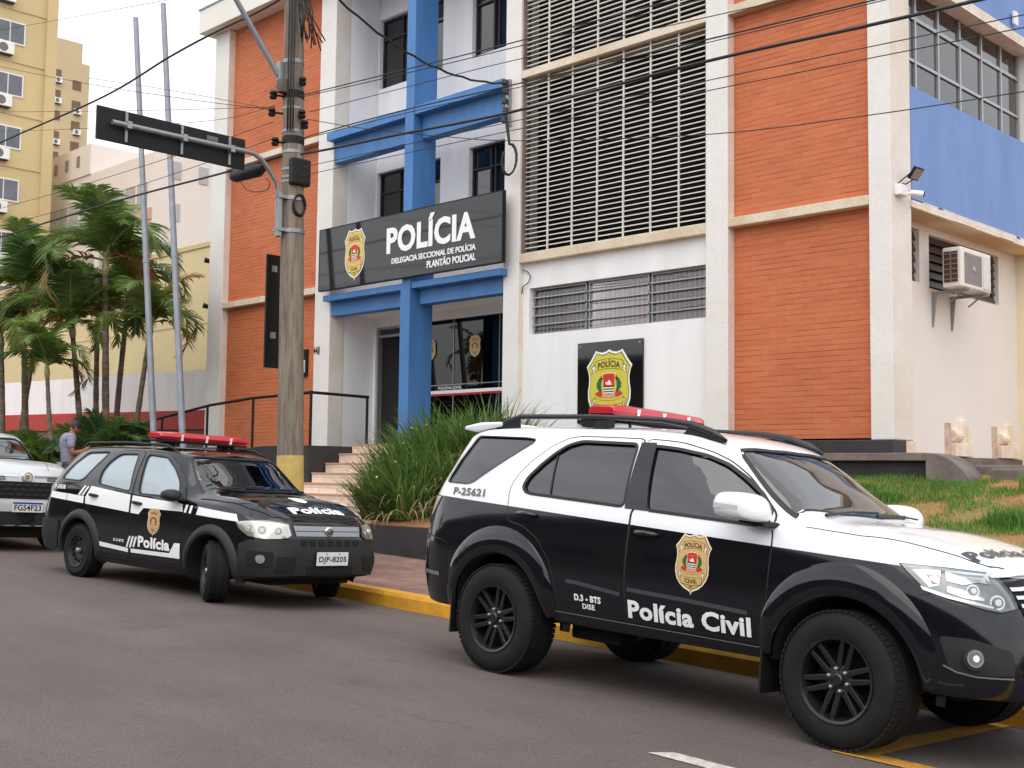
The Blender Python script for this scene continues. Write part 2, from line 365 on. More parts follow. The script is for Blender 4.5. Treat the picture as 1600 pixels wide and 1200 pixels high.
M['line_y'] = mat('line_yellow', C(212, 154, 48), .75, noise=.3, nscale=22, col2=C(160, 118, 60))
M['line_w'] = mat('line_white', C(205, 200, 192), .75, noise=.3, nscale=25, col2=C(160, 152, 146))
M['walk'] = brick_mat('pavement', C(150, 118, 108), C(132, 104, 98), C(96, 78, 74), .4, .4, .008, 'xy', .9, .3, .25, 1.2)
M['soil'] = mat('soil', C(150, 96, 62), .95, noise=.4, nscale=2.5, bump=.8, bscale=18, col2=C(104, 66, 44))
M['lawn'] = mat('lawn_ground', C(122, 116, 66), .95, nscale=1.8, bump=.8, bscale=25, col2=C(164, 108, 70))
M['black_paint'] = mat('black_paint', C(40, 38, 41), .6, noise=.3, nscale=2.2, bump=.35, bscale=20, col2=C(56, 52, 54))
M['concrete'] = mat('concrete', C(128, 118, 112), .9, noise=.4, nscale=2.2, bump=.6, bscale=14, col2=C(92, 80, 76))
M['brick'] = brick_mat('orange_brick', C(202, 118, 79), C(193, 107, 69), C(190, 104, 66), .27, .074, .003, 'xz', .7, .5, .07, .6, rows=1)
M['tile_col'] = brick_mat('mosaic_tile', C(236, 234, 232), C(230, 227, 224), C(214, 209, 204), .045, .022, .0018, 'xz', .5, .25, .06, .9, stain=(.92, .89, .85, 1))
M['tile_colY'] = brick_mat('mosaic_tile_side', C(238, 232, 226), C(230, 223, 216), C(212, 204, 196), .045, .022, .0018, 'yz', .5, .35, .06, .9, stain=(.86, .80, .70, 1))
M['tile_beige'] = brick_mat('mosaic_beige', C(234, 222, 204), C(226, 210, 188), C(200, 182, 162), .045, .022, .0018, 'xz', .5, .35, .1, 1.4, stain=(.80, .72, .62, 1))
M['tile_beigeY'] = brick_mat('mosaic_beige_side', C(238, 230, 220), C(230, 218, 204), C(180, 165, 150), .12, .045, .002, 'yz', .5, .35, .10, 2.5, stain=(.80, .74, .66, 1))
M['white'] = mat('white_wall', C(242, 241, 243), .75, noise=.10, nscale=1.3, bump=.12, bscale=30, stretch=(2.2, 2.2, .3))
M['cream'] = mat('cream_wall', C(234, 228, 222), .8, noise=.05, nscale=.8, bump=.15, bscale=30)
M['blue'] = mat('blue_paint', C(74, 128, 190), .55, noise=.2, nscale=1.4, bump=.1, bscale=20, stretch=(2.2, 2.2, .35))
M['bluewall'] = mat('blue_wall', C(120, 152, 208), .75, noise=.16, nscale=.9, bump=.15, bscale=30, stretch=(2, 2, .45))
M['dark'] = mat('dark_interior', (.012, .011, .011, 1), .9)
M['frame'] = mat('black_frame', C(44, 40, 42), .45)
M['alu'] = mat('aluminium', C(170, 170, 172), .4, metal=.6)
M['slat'] = mat('slat_paint', C(222, 217, 208), .6, noise=.15, nscale=4)
M['winglass'] = glass_mat('window_glass', (.16, .16, .17, 1), .05)
M['doorglass'] = glass_mat('door_glass', (.04, .04, .05, 1), .0)
M['clear'] = glass_mat('clear_glass', (.8, .78, .78, 1), .02)
M['curtain'] = mat('curtain', C(226, 222, 226), .9, noise=.1, nscale=8)
M['lilac'] = mat('lilac_curtain', C(150, 140, 176), .9, noise=.35, nscale=9, stretch=(1, 6, .3))
M['step'] = brick_mat('beige_step', C(232, 212, 196), C(226, 204, 186), C(178, 140, 120), .5, .18, .004, 'xz', .5, .2, .08, 1.5)
M['stepb'] = mat('step_body', C(228, 208, 192), .5, noise=.08, nscale=3)
M['stepn'] = mat('step_nosing', C(188, 142, 120), .6)
M['signblk'] = mat('sign_black', (.006, .006, .008, 1), .05, coat=.35, spec=.45)
M['wht'] = mat('white_letter', C(246, 246, 248), .45)
M['galv'] = mat('galvanised_steel', C(158, 160, 164), .42, metal=.7, noise=.2, nscale=12, bump=.1)
M['galv2'] = mat('painted_steel', C(150, 156, 166), .5, metal=.2, noise=.2, nscale=5)
M['blk'] = mat('black_plastic', (.006, .006, .007, 1), .55, spec=.35)
M['cable'] = mat('cable_black', C(28, 26, 28), .6)
M['pole'] = mat('pole_concrete', C(150, 138, 124), .95, nscale=3.0, bump=.8, bscale=28, col2=C(104, 94, 84), stretch=(6, 6, .55))
M['poley'] = mat('pole_yellow', C(214, 184, 108), .8, noise=.25, nscale=8, bump=.3)
M['red'] = mat('red_lens', C(190, 26, 42), .25, coat=.5)
BM = [mat('emblem_white', C(244, 240, 228), .4), mat('emblem_gold', C(208, 196, 66), .4), mat('emblem_black', (.01, .01, .01, 1), .4), mat('emblem_pale', C(240, 236, 220), .4),
      mat('emblem_red', C(206, 44, 40), .4), mat('emblem_pink', C(232, 150, 150), .4), mat('emblem_green', C(28, 100, 52), .5)]
BM2 = list(BM); BM2[1] = mat('emblem_tan', C(210, 172, 112), .4); BM2[0] = mat('emblem_cream', C(236, 224, 196), .4)
BM3 = list(BM); BM3[1] = mat('emblem_amber', C(226, 190, 100), .4)

# ------------------------------------------------------------------ ground
def gz(x, y=6):
    z = -1.64-.0345*max(min(x, 30), -60)
    return z-.05*max(0, min(y, 8.05)-6.1)
KY = 8.05
def sheet(name, x0, x1, y0, y1, fz, m, nx=40, ny=4, kind='structure', label=None, cat=None):
    b = MB(); vs = []; 
    for j in range(ny+1):
        for i in range(nx+1):
            x = x0+(x1-x0)*i/nx; y = y0+(y1-y0)*j/ny; vs.append((x, y, fz(x, y)))
    b.add(vs, [(j*(nx+1)+i, j*(nx+1)+i+1, (j+1)*(nx+1)+i+1, (j+1)*(nx+1)+i) for j in range(ny) for i in range(nx)])
    o = b.build(name, m, smooth=True); tag(o, label, cat, kind=kind); return o
tag(sheet('ground', -900, 900, -900, 900, lambda x, y: gz(x)-.45 if y < 7 else (gz(x)-.45), mat('far_ground', C(120, 112, 100), .95), 60, 20), 'open ground reaching the horizon around the street', 'ground')
tag(sheet('road', -90, 40, -6.5, 8.06, gz, M['asphalt'], 130, 58), 'grey brown asphalt road in front of the police station', 'road')
sheet('pavement', -90, 40, 8.2, 10.5, lambda x, y: gz(x, 9)+.155+.01*(y-8.2), M['walk'], 130, 3, label='reddish tiled pavement behind the yellow kerb', cat='pavement')
sheet('far_pavement', -90, 40, -9.5, -6.7, lambda x, y: gz(x)+.14, M['walk'], 60, 2, label='pavement on the other side of the road', cat='pavement')
b = MB(); n = 130
for i in range(n):
    x0, x1 = -90+i, -89+i
    a0, a1 = gz(x0, 9), gz(x1, 9)
    for (ya, za, yb, zb) in ((KY-.005, -.05, KY+.01, .12), (KY+.01, .12, KY+.035, .155), (KY+.035, .155, KY+.16, .159), (KY+.16, .159, KY+.16, 0)):
        b.quad((x0, ya, a0+za), (x1, ya, a1+za), (x1, yb, a1+zb), (x0, yb, a0+zb))
tag(b.build('kerb', M['kerb_y'], smooth=True, sharp=30), 'yellow painted kerb along the pavement', 'kerb', kind='structure')
b = MB()
for i in range(65):
    x0, x1 = -90+2*i, -88+2*i
    b.quad((x0, -6.5, gz(x0)), (x1, -6.5, gz(x1)), (x1, -6.52, gz(x1)+.14), (x0, -6.52, gz(x0)+.14)); b.quad((x0, -6.52, gz(x0)+.14), (x1, -6.52, gz(x1)+.14), (x1, -6.7, gz(x1)+.14), (x0, -6.7, gz(x0)+.14))
tag(b.build('far_kerb', M['concrete']), 'concrete kerb on the other side of the road', 'kerb', kind='structure')
def decal(name, pts, m, dz=.005, step=.25):
    vs, fs = cdt(pts, step=step); b = MB(); b.add([(x, y, gz(x, y)+dz) for x, y in vs], fs)
    return tag(b.build(name, m), kind='structure')
decal('road_marking', [(-3.50, 6.08), (-3.30, 6.25), (-3.30, 8.04), (-3.46, 8.04)], M['line_y'])
decal('road_marking', [(-3.50, 6.08), (3, 6.08), (3, 6.24), (-3.30, 6.25)], M['line_y'])
decal('road_marking', [(-4.11, 5.22), (-2.4, 5.22), (-2.4, 5.34), (-4.02, 5.34)], M['line_w'])
for k in range(1, 9): decal('road_marking', [(-4.20-3.2*k-30, 1.2), (-2.4-3.2*k-30, 1.2), (-2.4-3.2*k-30, 1.34), (-4.2-3.2*k-30, 1.34)], M['line_w'])

def lawnz(x, y):
    bw = -.76+.0
    t = (y-10.6)*.245
    if x > -8: bw += -.015*(x+8)*(1-min(1, max(0, (y-10.6)/2.8)))
    return bw+t+.03*math.sin(x*2.1+y)*math.cos(y*3-x)
sheet('lawn_bed', -13.4, 30, 10.62, 14.1, lawnz, M['lawn'], 120, 14, label='sloping lawn bed of earth and thin grass below the station', cat='lawn')
def gardenz(x, y): return gz(x, 9)+.17+(y-10.5)*.22
sheet('garden_bed', -60, -17.9, 10.5, 15.4, gardenz, M['soil'], 60, 6, label='earth of the palm garden beside the ramp', cat='garden')

sheet('side_yard', -7.5, 30, 14.1, 45, lambda x, y: .02, M['soil'], 10, 10, label='bare earth yard along the side of the station', cat='yard')
# retaining wall of the bed
t = thing('retaining_wall', 'low black painted retaining wall between the pavement and the lawn', 'wall', (-8, 10.55, -1.3))
b = MB()
for i in range(44):
    x0, x1 = -13.35+i, -12.35+i
    zt0, zt1 = (-.74-.015*max(0, x0+8)), (-.74-.015*max(0, x1+8))
    b.quad((x0, 10.45, gz(x0, 9)), (x1, 10.45, gz(x1, 9)), (x1, 10.45, zt1), (x0, 10.45, zt0)); b.quad((x0, 10.45, zt0), (x1, 10.45, zt1), (x1, 10.63, zt1), (x0, 10.63, zt0))
    b.quad((x0, 10.63, zt0), (x1, 10.63, zt1), (x1, 10.63, zt1-.3), (x0, 10.63, zt0-.3))
b.quad((-13.35, 10.45, -1.4), (-13.35, 10.45, -.74), (-13.35, 10.63, -.74), (-13.35, 10.63, -1.4))
b.build('wall_face', M['black_paint'], t)

# stairs (one mesh per tread would be surface pattern: body + nosings)
t = thing('entrance_steps', 'beige tiled steps leading up to the police station door', 'steps', (-16, 12, -1.2))
b = MB(); nb = MB()
nst = 9; rz = .178
for k in range(nst):
    zt = .495-rz*k; y0 = 13.86-.3*k; xl = -17.9 if k < 4 else -18.9
    b.box(-17.9, -14.15, y0-.3 if k else y0, (15.08 if k == 0 else 13.86-.3*(k-1)+0), -1.6, zt-.002*0) if k == 0 else b.box(xl, -14.15, y0, y0+.3, -1.6, zt)
    nb.box(xl, -14.15, y0-.018, y0+.012, zt-.022, zt+.004)
b.build('treads', M['step'], t); nb.build('nosing', M['stepn'], t)
b = MB(); b.prism([(-14.15, 11.3, -1.4), (-14.15, 13.95, -1.4), (-14.15, 13.95, .1), (-14.15, 11.3, -.95)], (.28, 0, 0)); b.build('side_coping', mat('terracotta', C(176, 118, 92), .7, noise=.2), t, bevel=.01)
# ramp
t = thing('access_ramp', 'black walled access ramp rising to the station door beside the orange tower', 'ramp', (-21, 13, 0))
b = MB()
def rampz(x): return .45 if x > -19.6 else .45+(x+19.6)*.095
for i in range(16):
    x0, x1 = -17.93-i*.75, -17.93-(i+1)*.75
    b.quad((x0, 12.9, -1.3), (x1, 12.9, -1.3), (x1, 12.9, rampz(x1)), (x0, 12.9, rampz(x0)))
    b.quad((x0, 12.9, rampz(x0)), (x1, 12.9, rampz(x1)), (x1, 14.15, rampz(x1)), (x0, 14.15, rampz(x0)))
b.quad((-17.93, 12.9, -1.3), (-17.93, 14.15, -1.3), (-17.93, 14.15, .45), (-17.93, 12.9, .45))
b.box(-18.88, -17.93, 14.15, 15.08, -1.3, .46)
b.build('ramp_body', M['black_paint'], t)
t = thing('handrail', 'black steel handrail following the access ramp', 'handrail', (-18, 12.95, .45))
b = MB(); pts = [(-25.4, 12.95, rampz(-25.4)+.93+.02), (-23.6, 12.95, 1.05), (-21.4, 12.95, 1.29), (-19.9, 12.95, 1.38), (-17.97, 12.95, 1.42)]
b.tube(pts, .028); b.tube([pts[-1], (-17.97, 14.28, 1.40)], .028); b.build('top_rail', M['blk'], t, smooth=True, sharp=40)
for x, z in ((-24.9, .98), (-23.3, 1.07), (-21.5, 1.28), (-19.85, 1.38), (-17.97, 1.42)):
    b = MB(); b.tube([(x, 12.95, rampz(x)-.02), (x, 12.95, z)], .026); b.build('post', M['blk'], t, smooth=True, sharp=40)
b = MB(); b.tube([(-17.97, 14.25, .44), (-17.97, 14.25, 1.4)], .026); b.build('post', M['blk'], t, smooth=True, sharp=40)

# ------------------------------------------------------------------ police station
ST = thing('police_station', 'three storey police station with orange brick towers, white columns and blue beams', 'building', (-15, 14, .4))
def part(b, name, m, **k): return b.build(name, m, k.pop('parent', ST), **k)
# core
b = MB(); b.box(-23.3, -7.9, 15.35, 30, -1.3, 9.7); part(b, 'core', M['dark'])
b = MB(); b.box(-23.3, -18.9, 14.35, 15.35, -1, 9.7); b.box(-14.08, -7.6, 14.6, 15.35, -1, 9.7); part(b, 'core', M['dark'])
# columns
for x0, x1 in ((-23.36, -22.8), (-19.38, -18.88), (-14.1, -13.74), (-10.0, -9.62), (-7.46, -7.15)):
    b = MB(); y1 = 14.35 if x1 != -18.88 else 14.36
    if x1 == -7.15: y1 = 14.55
    b.box(x0, x1, 14, y1, .47 if x0 > -9.9 or x1 < -18 else -.6, 9.73)
    o = part(b, 'column', [M['tile_col'], M['tile_colY']], bevel=.012)
    for p in o.data.polygons:
        if abs(p.normal.x) > .7: p.material_index = 1
# brick panels and their beams
def beam(x0, x1, z0, z1, y0=14.002, y1=14.3, m='tile_beige'):
    b = MB(); b.box(x0, x1, y0, y1, z0, z1); part(b, 'tile_beam', M[m], bevel=.008)
for (x0, x1, zb, nm) in ((-22.8, -19.38, .45, 'left'), (-9.62, -7.46, .5, 'right')):
    for (z0, z1) in ((zb, 3.49), (3.62, 6.56), (6.69, 9.73)):
        b = MB(); b.box(x0, x1, 14.16, 14.34, z0, z1); part(b, 'brick_panel', M['brick'])
    for (z0, z1) in ((3.49, 3.62), (6.56, 6.69)): beam(x0, x1, z0, z1)
# roof fascia
b = MB(); b.box(-23.6, -7.0, 13.7, 14.6, 9.74, 10.27); b.box(-23.6, -6.9, 14.6, 30, 9.74, 10.27); part(b, 'roof_fascia', M['cream'], bevel=.01)
b = MB(); b.box(-23.62, -6.98, 13.68, 13.9, 10.27, 10.31); part(b, 'roof_flashing', M['galv'])
# left return wall and white return into the recess
b = MB(); b.box(-23.36, -22.9, 14.36, 30, -1, 9.73); part(b, 'side_wall', M['cream'])
for z in (4.62, 3.6):
    b = MB(); b.tube([(-23.36, 14.08, z), (-23.44, 14.04, z), (-23.47, 13.95, z+.02)], [.03, .05, .06]); o = b.build('spotlight', M['blk'], None, smooth=True, sharp=40)
    tag(o, ('upper' if z > 4 else 'lower')+' small black spotlight on the left edge of the station', 'spotlight', 'wall spotlights on the left column')
b = MB(); b.box(-19.3, -18.885, 14.365, 15.5, .46, 9.73); part(b, 'recess_wall', M['white'])
b = MB(); b.box(-14.095, -13.9, 14.36, 15.5, .46, 9.73); part(b, 'recess_wall', M['white'])
# recess back wall with window holes
def wall_holes(name, x0, x1, z0, z1, y0, y1, holes, m, parent=ST):
    """wall slab in XZ with rectangular openings, built as a grid of boxes' faces"""
    xs = sorted({x0, x1}|{h[0] for h in holes}|{h[1] for h in holes}); zs = sorted({z0, z1}|{h[2] for h in holes}|{h[3] for h in holes})
    b = MB(); 
    def hole(i, j):
        cx, cz = (xs[i]+xs[i+1])/2, (zs[j]+zs[j+1])/2
        return any(h[0] < cx < h[1] and h[2] < cz < h[3] for h in holes)
    for i in range(len(xs)-1):
        for j in range(len(zs)-1):
            if hole(i, j): continue
            a, c, d, e = xs[i], xs[i+1], zs[j], zs[j+1]
            b.quad((a, y0, d), (c, y0, d), (c, y0, e), (a, y0, e))
    for h in holes:
        a, c, d, e = h
        for q in (((a, y0, d), (a, y1, d), (a, y1, e), (a, y0, e)), ((c, y0, d), (c, y1, d), (c, y1, e), (c, y0, e)), ((a, y0, d), (c, y0, d), (c, y1, d), (a, y1, d)), ((a, y0, e), (c, y0, e), (c, y1, e), (a, y1, e))): b.quad(*q)
    return b.build(name, m, parent, fix=False)
H = [(-18.86, -16.92, 7.75, 9.2), (-16.1, -14.6, 7.77, 9.2), (-18.86, -16.94, 4.5, 6.02), (-16.14, -14.6, 4.5, 6.05), (-18.8, -14.12, .50, 2.87)]
wall_holes('recess_back_wall', -18.88, -14.1, .46, 9.73, 15.09, 15.3, H, M['white'])
def window(x0, x1, z0, z1, y, cols, rows, pane='winglass', fm='frame', label=None, ft=.035, light=None, bars=0, parent=ST):
    """window part: frame with its panes, grille and blinds as sub-parts"""
    b = MB(); d = .05
    for x in [x0, x1-ft]+[c-ft/2 for c in cols]: b.box(x, x+ft, y-d/2, y+d/2, z0, z1)
    for z in [z0, z1-ft]+[r-ft/2 for r in rows]: b.box(x0, x1, y-d/2-.003, y+d/2-.003, z, z+ft)
    w_ = b.build('window', M[fm], parent)
    if label: w_['label'] = label
    b = MB(); b.quad((x0, y+.01, z0), (x1, y+.01, z0), (x1, y+.01, z1), (x0, y+.01, z1)); b.build('pane', M[pane], w_)
    if bars:
        b = MB(); k = int((x1-x0)/.11)
        for i in range(1, k): xx = x0+(x1-x0)*i/k; b.box(xx-.008, xx+.008, y+.05, y+.066, z0, z1)
        b.build('grille', M['frame'], w_)
    if light:
        for (a, c) in light: b = MB(); b.box(a, c, y+.09, y+.10, z0+.02, z0+(z1-z0)*.72); b.build('blind', M['curtain'], w_)
    return w_
for (x0, x1, z0, z1) in H[:4]:
    lt = [(x1-.34, x1-.06)] if x0 < -18 else [(x0+.14, x0+.36)]
    window(x0+.01, x1-.01, z0+.01, z1-.01, 15.2, [x0+.62, x0+1.2] if x0 < -18 else [x0+.5, x0+.62, x0+1.1], [z1-.42], bars=1 if x0 > -18 else 0, light=lt)
# entrance: door, glazed front
b = MB()
for x in (-18.8, -17.45): b.box(x, x+.05, 15.12, 15.2, .5, 2.86)
b.box(-18.75, -17.45, 15.125, 15.2, 2.66, 2.71); b.box(-18.75, -17.45, 15.12, 15.2, 2.82, 2.87)
df = b.build('door_frame', M['alu'], ST)
b = MB(); b.quad((-18.75, 15.19, 2.7), (-17.45, 15.19, 2.7), (-17.45, 15.19, 2.83), (-18.75, 15.19, 2.83)); b.build('transom', M['winglass'], df)
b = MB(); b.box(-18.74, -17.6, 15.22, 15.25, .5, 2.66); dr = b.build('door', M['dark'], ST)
b = MB(); b.box(-17.78, -17.7, 15.19, 15.22, 1.45, 1.85); b.build('handle', M['alu'], dr)
b = MB(); b.quad((-17.4, 15.15, .5), (-14.1, 15.15, .5), (-14.1, 15.15, 2.87), (-17.4, 15.15, 2.87)); gf = b.build('glass_front', M['doorglass'], ST)
b = MB()
for x in (-16.54, -15.32): b.box(x-.006, x+.006, 15.135, 15.15, .5, 2.87)
b.box(-17.4, -14.1, 15.13, 15.15, 1.625, 1.64); b.build('joint', M['alu'], gf)
b = MB(); b.mi(0).box(-17.4, -14.1, 15.128, 15.148, 1.47, 1.53); b.mi(1).box(-17.4, -14.1, 15.128, 15.148, 1.43, 1.469); b.build('stripe', [M['wht'], M['red']], gf)
b = MB(); lay2d(b, fit2d(text2d('POLÍCIA CIVIL', 1, .03), -16.95, -16.3, 1.55, 1.61), lambda x, y: (x, 15.14, y)); b.build('lettering', M['wht'], gf, fix=False)
for cx in (-17.18, -15.95, -14.8):
    b = MB(); badge(b, lambda u, v, h: (cx+u*.47, 15.13-h, 2.31+v*.42)); b.build('emblem_sticker', BM2, gf, fix=False)
# blue frame: fin and two canopies
b = MB(); b.box(-16.56, -16.3, 13.84, 14.38, .49, 3.27); b.box(-16.52, -16.28, 13.84, 14.38, 3.38, 6.44); b.box(-16.50, -16.27, 13.84, 14.38, 6.59, 9.74); b.box(-16.53, -16.29, 13.84, 14.38, 3.27, 3.38); b.box(-16.51, -16.28, 13.84, 14.38, 6.44, 6.59)
part(b, 'blue_fin', M['blue'])
for (z0, z1, w0, w1) in ((3.27, 3.38, 3.0, 3.27), (6.44, 6.59, 6.03, 6.44)):
    for (xa, xb, wa, wb) in ((-18.9, -16.535, -18.87, -16.57), (-16.26, -14.0, -16.25, -14.1)):
        b = MB(); b.box(xa, xb, 13.845, 14.28, z0, z1); b.box(wa, wb, 14.03, 14.27, w0, z0); part(b, 'blue_canopy', M['blue'])
b = MB(); b.box(-18.88, -14.1, 14.28, 15.088, 3.06, 3.3); part(b, 'recess_ceiling', M['white'])
b = MB(); b.box(-18.88, -14.1, 13.9, 15.088, 9.60, 9.735); part(b, 'recess_ceiling', M['white'])
# louvre bay
wall_holes('white_wall', -13.74, -10.0, -.9, 3.45, 14.12, 14.3, [(-13.6, -10.03, 2.26, 3.03)], M['white'])
beam(-13.74, -10.0, 3.45, 3.6, 14.004, 14.4); beam(-13.74, -10.0, 6.56, 6.69, 14.004, 14.4)
for (z0, z1) in ((3.6, 6.56), (6.69, 9.73)):
    b = MB(); k = int(round((z1-z0)/.0805)); ss = random.Random(3)
    for i in range(k):
        z = z0+(i+.5)*(z1-z0)/k; xs = [-13.72+3.70*j/7 for j in range(8)]
        for j in range(7):
            dz = ss.uniform(-.0015, .0015); e = ss.uniform(-.002, .002)
            vs = [(xs[j], 14.10, z-.012+dz), (xs[j+1], 14.10, z-.012+dz+e), (xs[j+1], 14.165, z+.008+dz+e), (xs[j], 14.165, z+.008+dz)]
            b.add(vs+[(v[0], v[1], v[2]-.016) for v in vs], [(0, 1, 2, 3), (7, 6, 5, 4), (0, 4, 5, 1), (3, 2, 6, 7)])
    sc_ = b.build('louvre_screen', M['slat'], ST)
    for j in range(1, 7):
        x = -13.72+3.70*j/7; b = MB(); b.box(x-.012, x+.012, 14.088, 14.112, z0, z1); b.build('mullion', M['slat'], sc_)
    for xa in (-13.735, -10.04): b = MB(); b.box(xa, xa+.035, 14.05, 14.2, z0, z1); b.build('jamb', M['concrete'], sc_)
LOUV = glass_mat('louvre_glass', (.82, .76, .77, 1), .03)
# ground-floor strip window: three louvred bays with bars and pale vertical blinds
for (x0, x1, n_) in ((-13.58, -12.43, 5), (-12.39, -11.18, 5), (-11.14, -10.05, 5)):
    w_ = window(x0, x1, 2.27, 3.02, 14.24, [], [], fm='alu', ft=.022, pane='clear')
    b = MB()
    for i in range(1, n_): z = 2.27+.75*i/n_; b.box(x0, x1, 14.18, 14.215, z-.008, z+.010)
    b.build('louvre_rail', M['alu'], w_)
    b = MB()
    for i in range(n_):
        z = 2.27+.75*i/n_+.01; b.quad((x0+.02, 14.2, z), (x1-.02, 14.2, z), (x1-.02, 14.228, z+.14), (x0+.02, 14.228, z+.14))
    b.build('louvre_pane', LOUV, w_, fix=False)
    b = MB(); k = 13
    for i in range(k):
        xx = x0+.03+(x1-x0-.06)*i/k; b.box(xx, xx+(x1-x0)/k*.80, 14.275, 14.279, 2.2, 3.1 if x0 > -11.5 else 2.95)
    b.build('vertical_blind', M['curtain'], w_)
    b = MB()
    for i in range(13): xx = x0+.04+(x1-x0-.08)*i/12; b.box(xx-.006, xx+.006, 14.255, 14.262, 2.27, 3.02)
    b.build('grille', M['frame'], w_)
b = MB(); b.box(-13.58, -10.03, 14.45, 14.47, 2.0, 3.2); part(b, 'room_wall', mat('room_wall', C(120, 112, 112), .9))
# plinths on the right
b = MB(); b.box(-9.75, -7.13, 13.93, 14.3, .30, .47); b.box(-9.75, -7.15, 13.97, 14.3, -.5, .30); part(b, 'black_plinth', M['black_paint'], bevel=.01)
t = thing('concrete_ledge', 'weathered concrete gutter ledge along the foot of the orange tower', 'ledge', (-8, 13.7, 0))
b = MB(); b.box(-9.9, -6.5, 13.5, 13.92, .20, .296); b.build('ledge_top', M['concrete'], t, bevel=.01)
b = MB(); b.box(-9.9, -6.5, 13.6, 13.92, -.4, .199); b.build('ledge_face', M['black_paint'], t)
b = MB(); q = [(-6.5, 13.5, -.4)]+[(-6.5+.62*math.sin(a*math.pi/2/8), 13.5, -.35+.645*math.cos(a*math.pi/2/8)) for a in range(9)]; b.prism(q, (0, .42, 0)); b.build('ledge_end', M['concrete'], t, bevel=.01)
b = MB(); b.box(-5.85, -3.6, 13.75, 13.95, -.5, .12); b.box(-6.5, -3.2, 13.95, 14.1, -.5, .16); b.build('ledge_block', M['concrete'], t, bevel=.03)
# right side of the building
b = MB(); b.box(-7.9, -7.15, 14.56, 19.6, 3.62, 5.12); part(b, 'blue_spandrel', M['bluewall'])
rs = random.Random(5); b = MB(); y = 14.52
while y < 19.6:
    w_ = rs.uniform(.12, .5); b.box(-7.55, -7.13+rs.uniform(-.004, .004), y, min(y+w_-.004, 19.6), 3.5+rs.choice((0, 0, 0, .012)), 3.615-rs.choice((0, 0, 0, .02, .035))); y += w_
part(b, 'tile_ledge', M['tile_beigeY'])
b = MB(); b.box(-7.9, -7.14, 14.551, 19.6, 3.52, 3.6); part(b, 'ledge_core', M['concrete'])
b = MB(); b.box(-7.8, -7.14, 14.56, 19.6, 3.492, 3.499); part(b, 'ledge_soffit', mat('soffit_warm_glow', C(226, 196, 160), .8, noise=.1, nscale=1))  # warm glow under the ledge is put into the soffit colour
# lower recessed wall with two openings, faces +X
def wall_holesX(name, y0, y1, z0, z1, x0, x1, holes, m):
    ys = sorted({y0, y1}|{h[0] for h in holes}|{h[1] for h in holes}); zs = sorted({z0, z1}|{h[2] for h in holes}|{h[3] for h in holes}); b = MB()
    for i in range(len(ys)-1):
        for j in range(len(zs)-1):
            cy, cz = (ys[i]+ys[i+1])/2, (zs[j]+zs[j+1])/2
            if any(h[0] < cy < h[1] and h[2] < cz < h[3] for h in holes): continue
            b.quad((x0, ys[i], zs[j]), (x0, ys[i+1], zs[j]), (x0, ys[i+1], zs[j+1]), (x0, ys[i], zs[j+1]))
    for (a, c, d, e) in holes:
        for q in (((x0, a, d), (x1, a, d), (x1, a, e), (x0, a, e)), ((x0, c, d), (x1, c, d), (x1, c, e), (x0, c, e)), ((x0, a, d), (x0, c, d), (x1, c, d), (x1, a, d)), ((x0, a, e), (x0, c, e), (x1, c, e), (x1, a, e))): b.quad(*q)
    return b.build(name, m, ST, fix=False)
wall_holesX('side_wall', 14.55, 18.86, .30, 3.5, -7.55, -7.66, [(14.7, 15.58, 2.68, 3.42), (15.87, 18.2, 2.64, 3.40)], M['cream'])
for (a, c, n_) in ((14.7, 15.58, 5), (15.87, 18.2, 6)):
    b = MB(); b.box(-7.68, -7.66, a, c, 2.6, 3.45); w_ = part(b, 'window', mat('bronze_pane', C(34, 28, 27), .4))
    b = MB()
    for i in range(n_):
        z = 2.68+.74*i/n_
        b.add([(-7.60, a, z), (-7.60, c, z), (-7.645, c, z+.135), (-7.645, a, z+.135), (-7.608, a, z), (-7.608, c, z), (-7.653, c, z+.135), (-7.653, a, z+.135)], [(0, 1, 2, 3), (7, 6, 5, 4), (0, 4, 5, 1), (3, 2, 6, 7)])
    b.build('louvre_pane', mat('louvre_brown', C(58, 46, 44), .35), w_)
b = MB(); b.box(-7.8, -7.62, 16.85, 18.2, 2.64, 2.70); b.build('sill', M['cream'], w_)
b = MB(); b.box(-7.8, -6.2, 18.86, 24, .2, 3.5); b.box(-7.9, -6.9, 18.86, 19.6, 3.6, 3.62); part(b, 'rear_wing', mat('cream_wing', C(238, 226, 196), .8, noise=.08, nscale=1.2))
b = MB(); b.box(-7.9, -7.50, 14.3, 18.86, -.5, .295); b.box(-7.9, -6.16, 18.86, 24, -.5, .199); part(b, 'stone_plinth', M['concrete'])
# broken old plaster bases on the side wall
for yc, w_, k in ((15.05, .42, 0), (16.75, .55, 1), (18.35, .6, 2)):
    b = MB(); b.box(-7.56, -7.47, yc-w_/2, yc+w_/2, .305, .50)
    b.prism([(-7.56, yc-.05, .5), (-7.56, yc+w_/2-.02, .5), (-7.56, yc+w_/2, .60), (-7.56, yc+.20, .72), (-7.56, yc+.14, .83), (-7.56, yc-.02, .83), (-7.56, yc-.06, .68)], (.07, 0, 0))
    if k: b.lathe([(0, yc-.27), (.09, yc-.27), (.10, yc-.2), (.085, yc-.17), (.10, yc-.12), (.085, yc-.08), (.09, yc-.02), (0, yc-.02)], 14, 'y', (-7.55, 0, .6))
    part(b, 'plaster_remnant', mat('plaster', C(238, 228, 216), .9, noise=.1, nscale=6, col2=C(224, 200, 170)), bevel=.012)
    b = MB(); b.box(-7.56, -7.545, yc-w_/2-.2, yc-w_/2, .31, .78); part(b, 'stain', mat('rust_stain', C(214, 196, 180), .9, noise=.3, nscale=6, col2=C(176, 146, 130)))
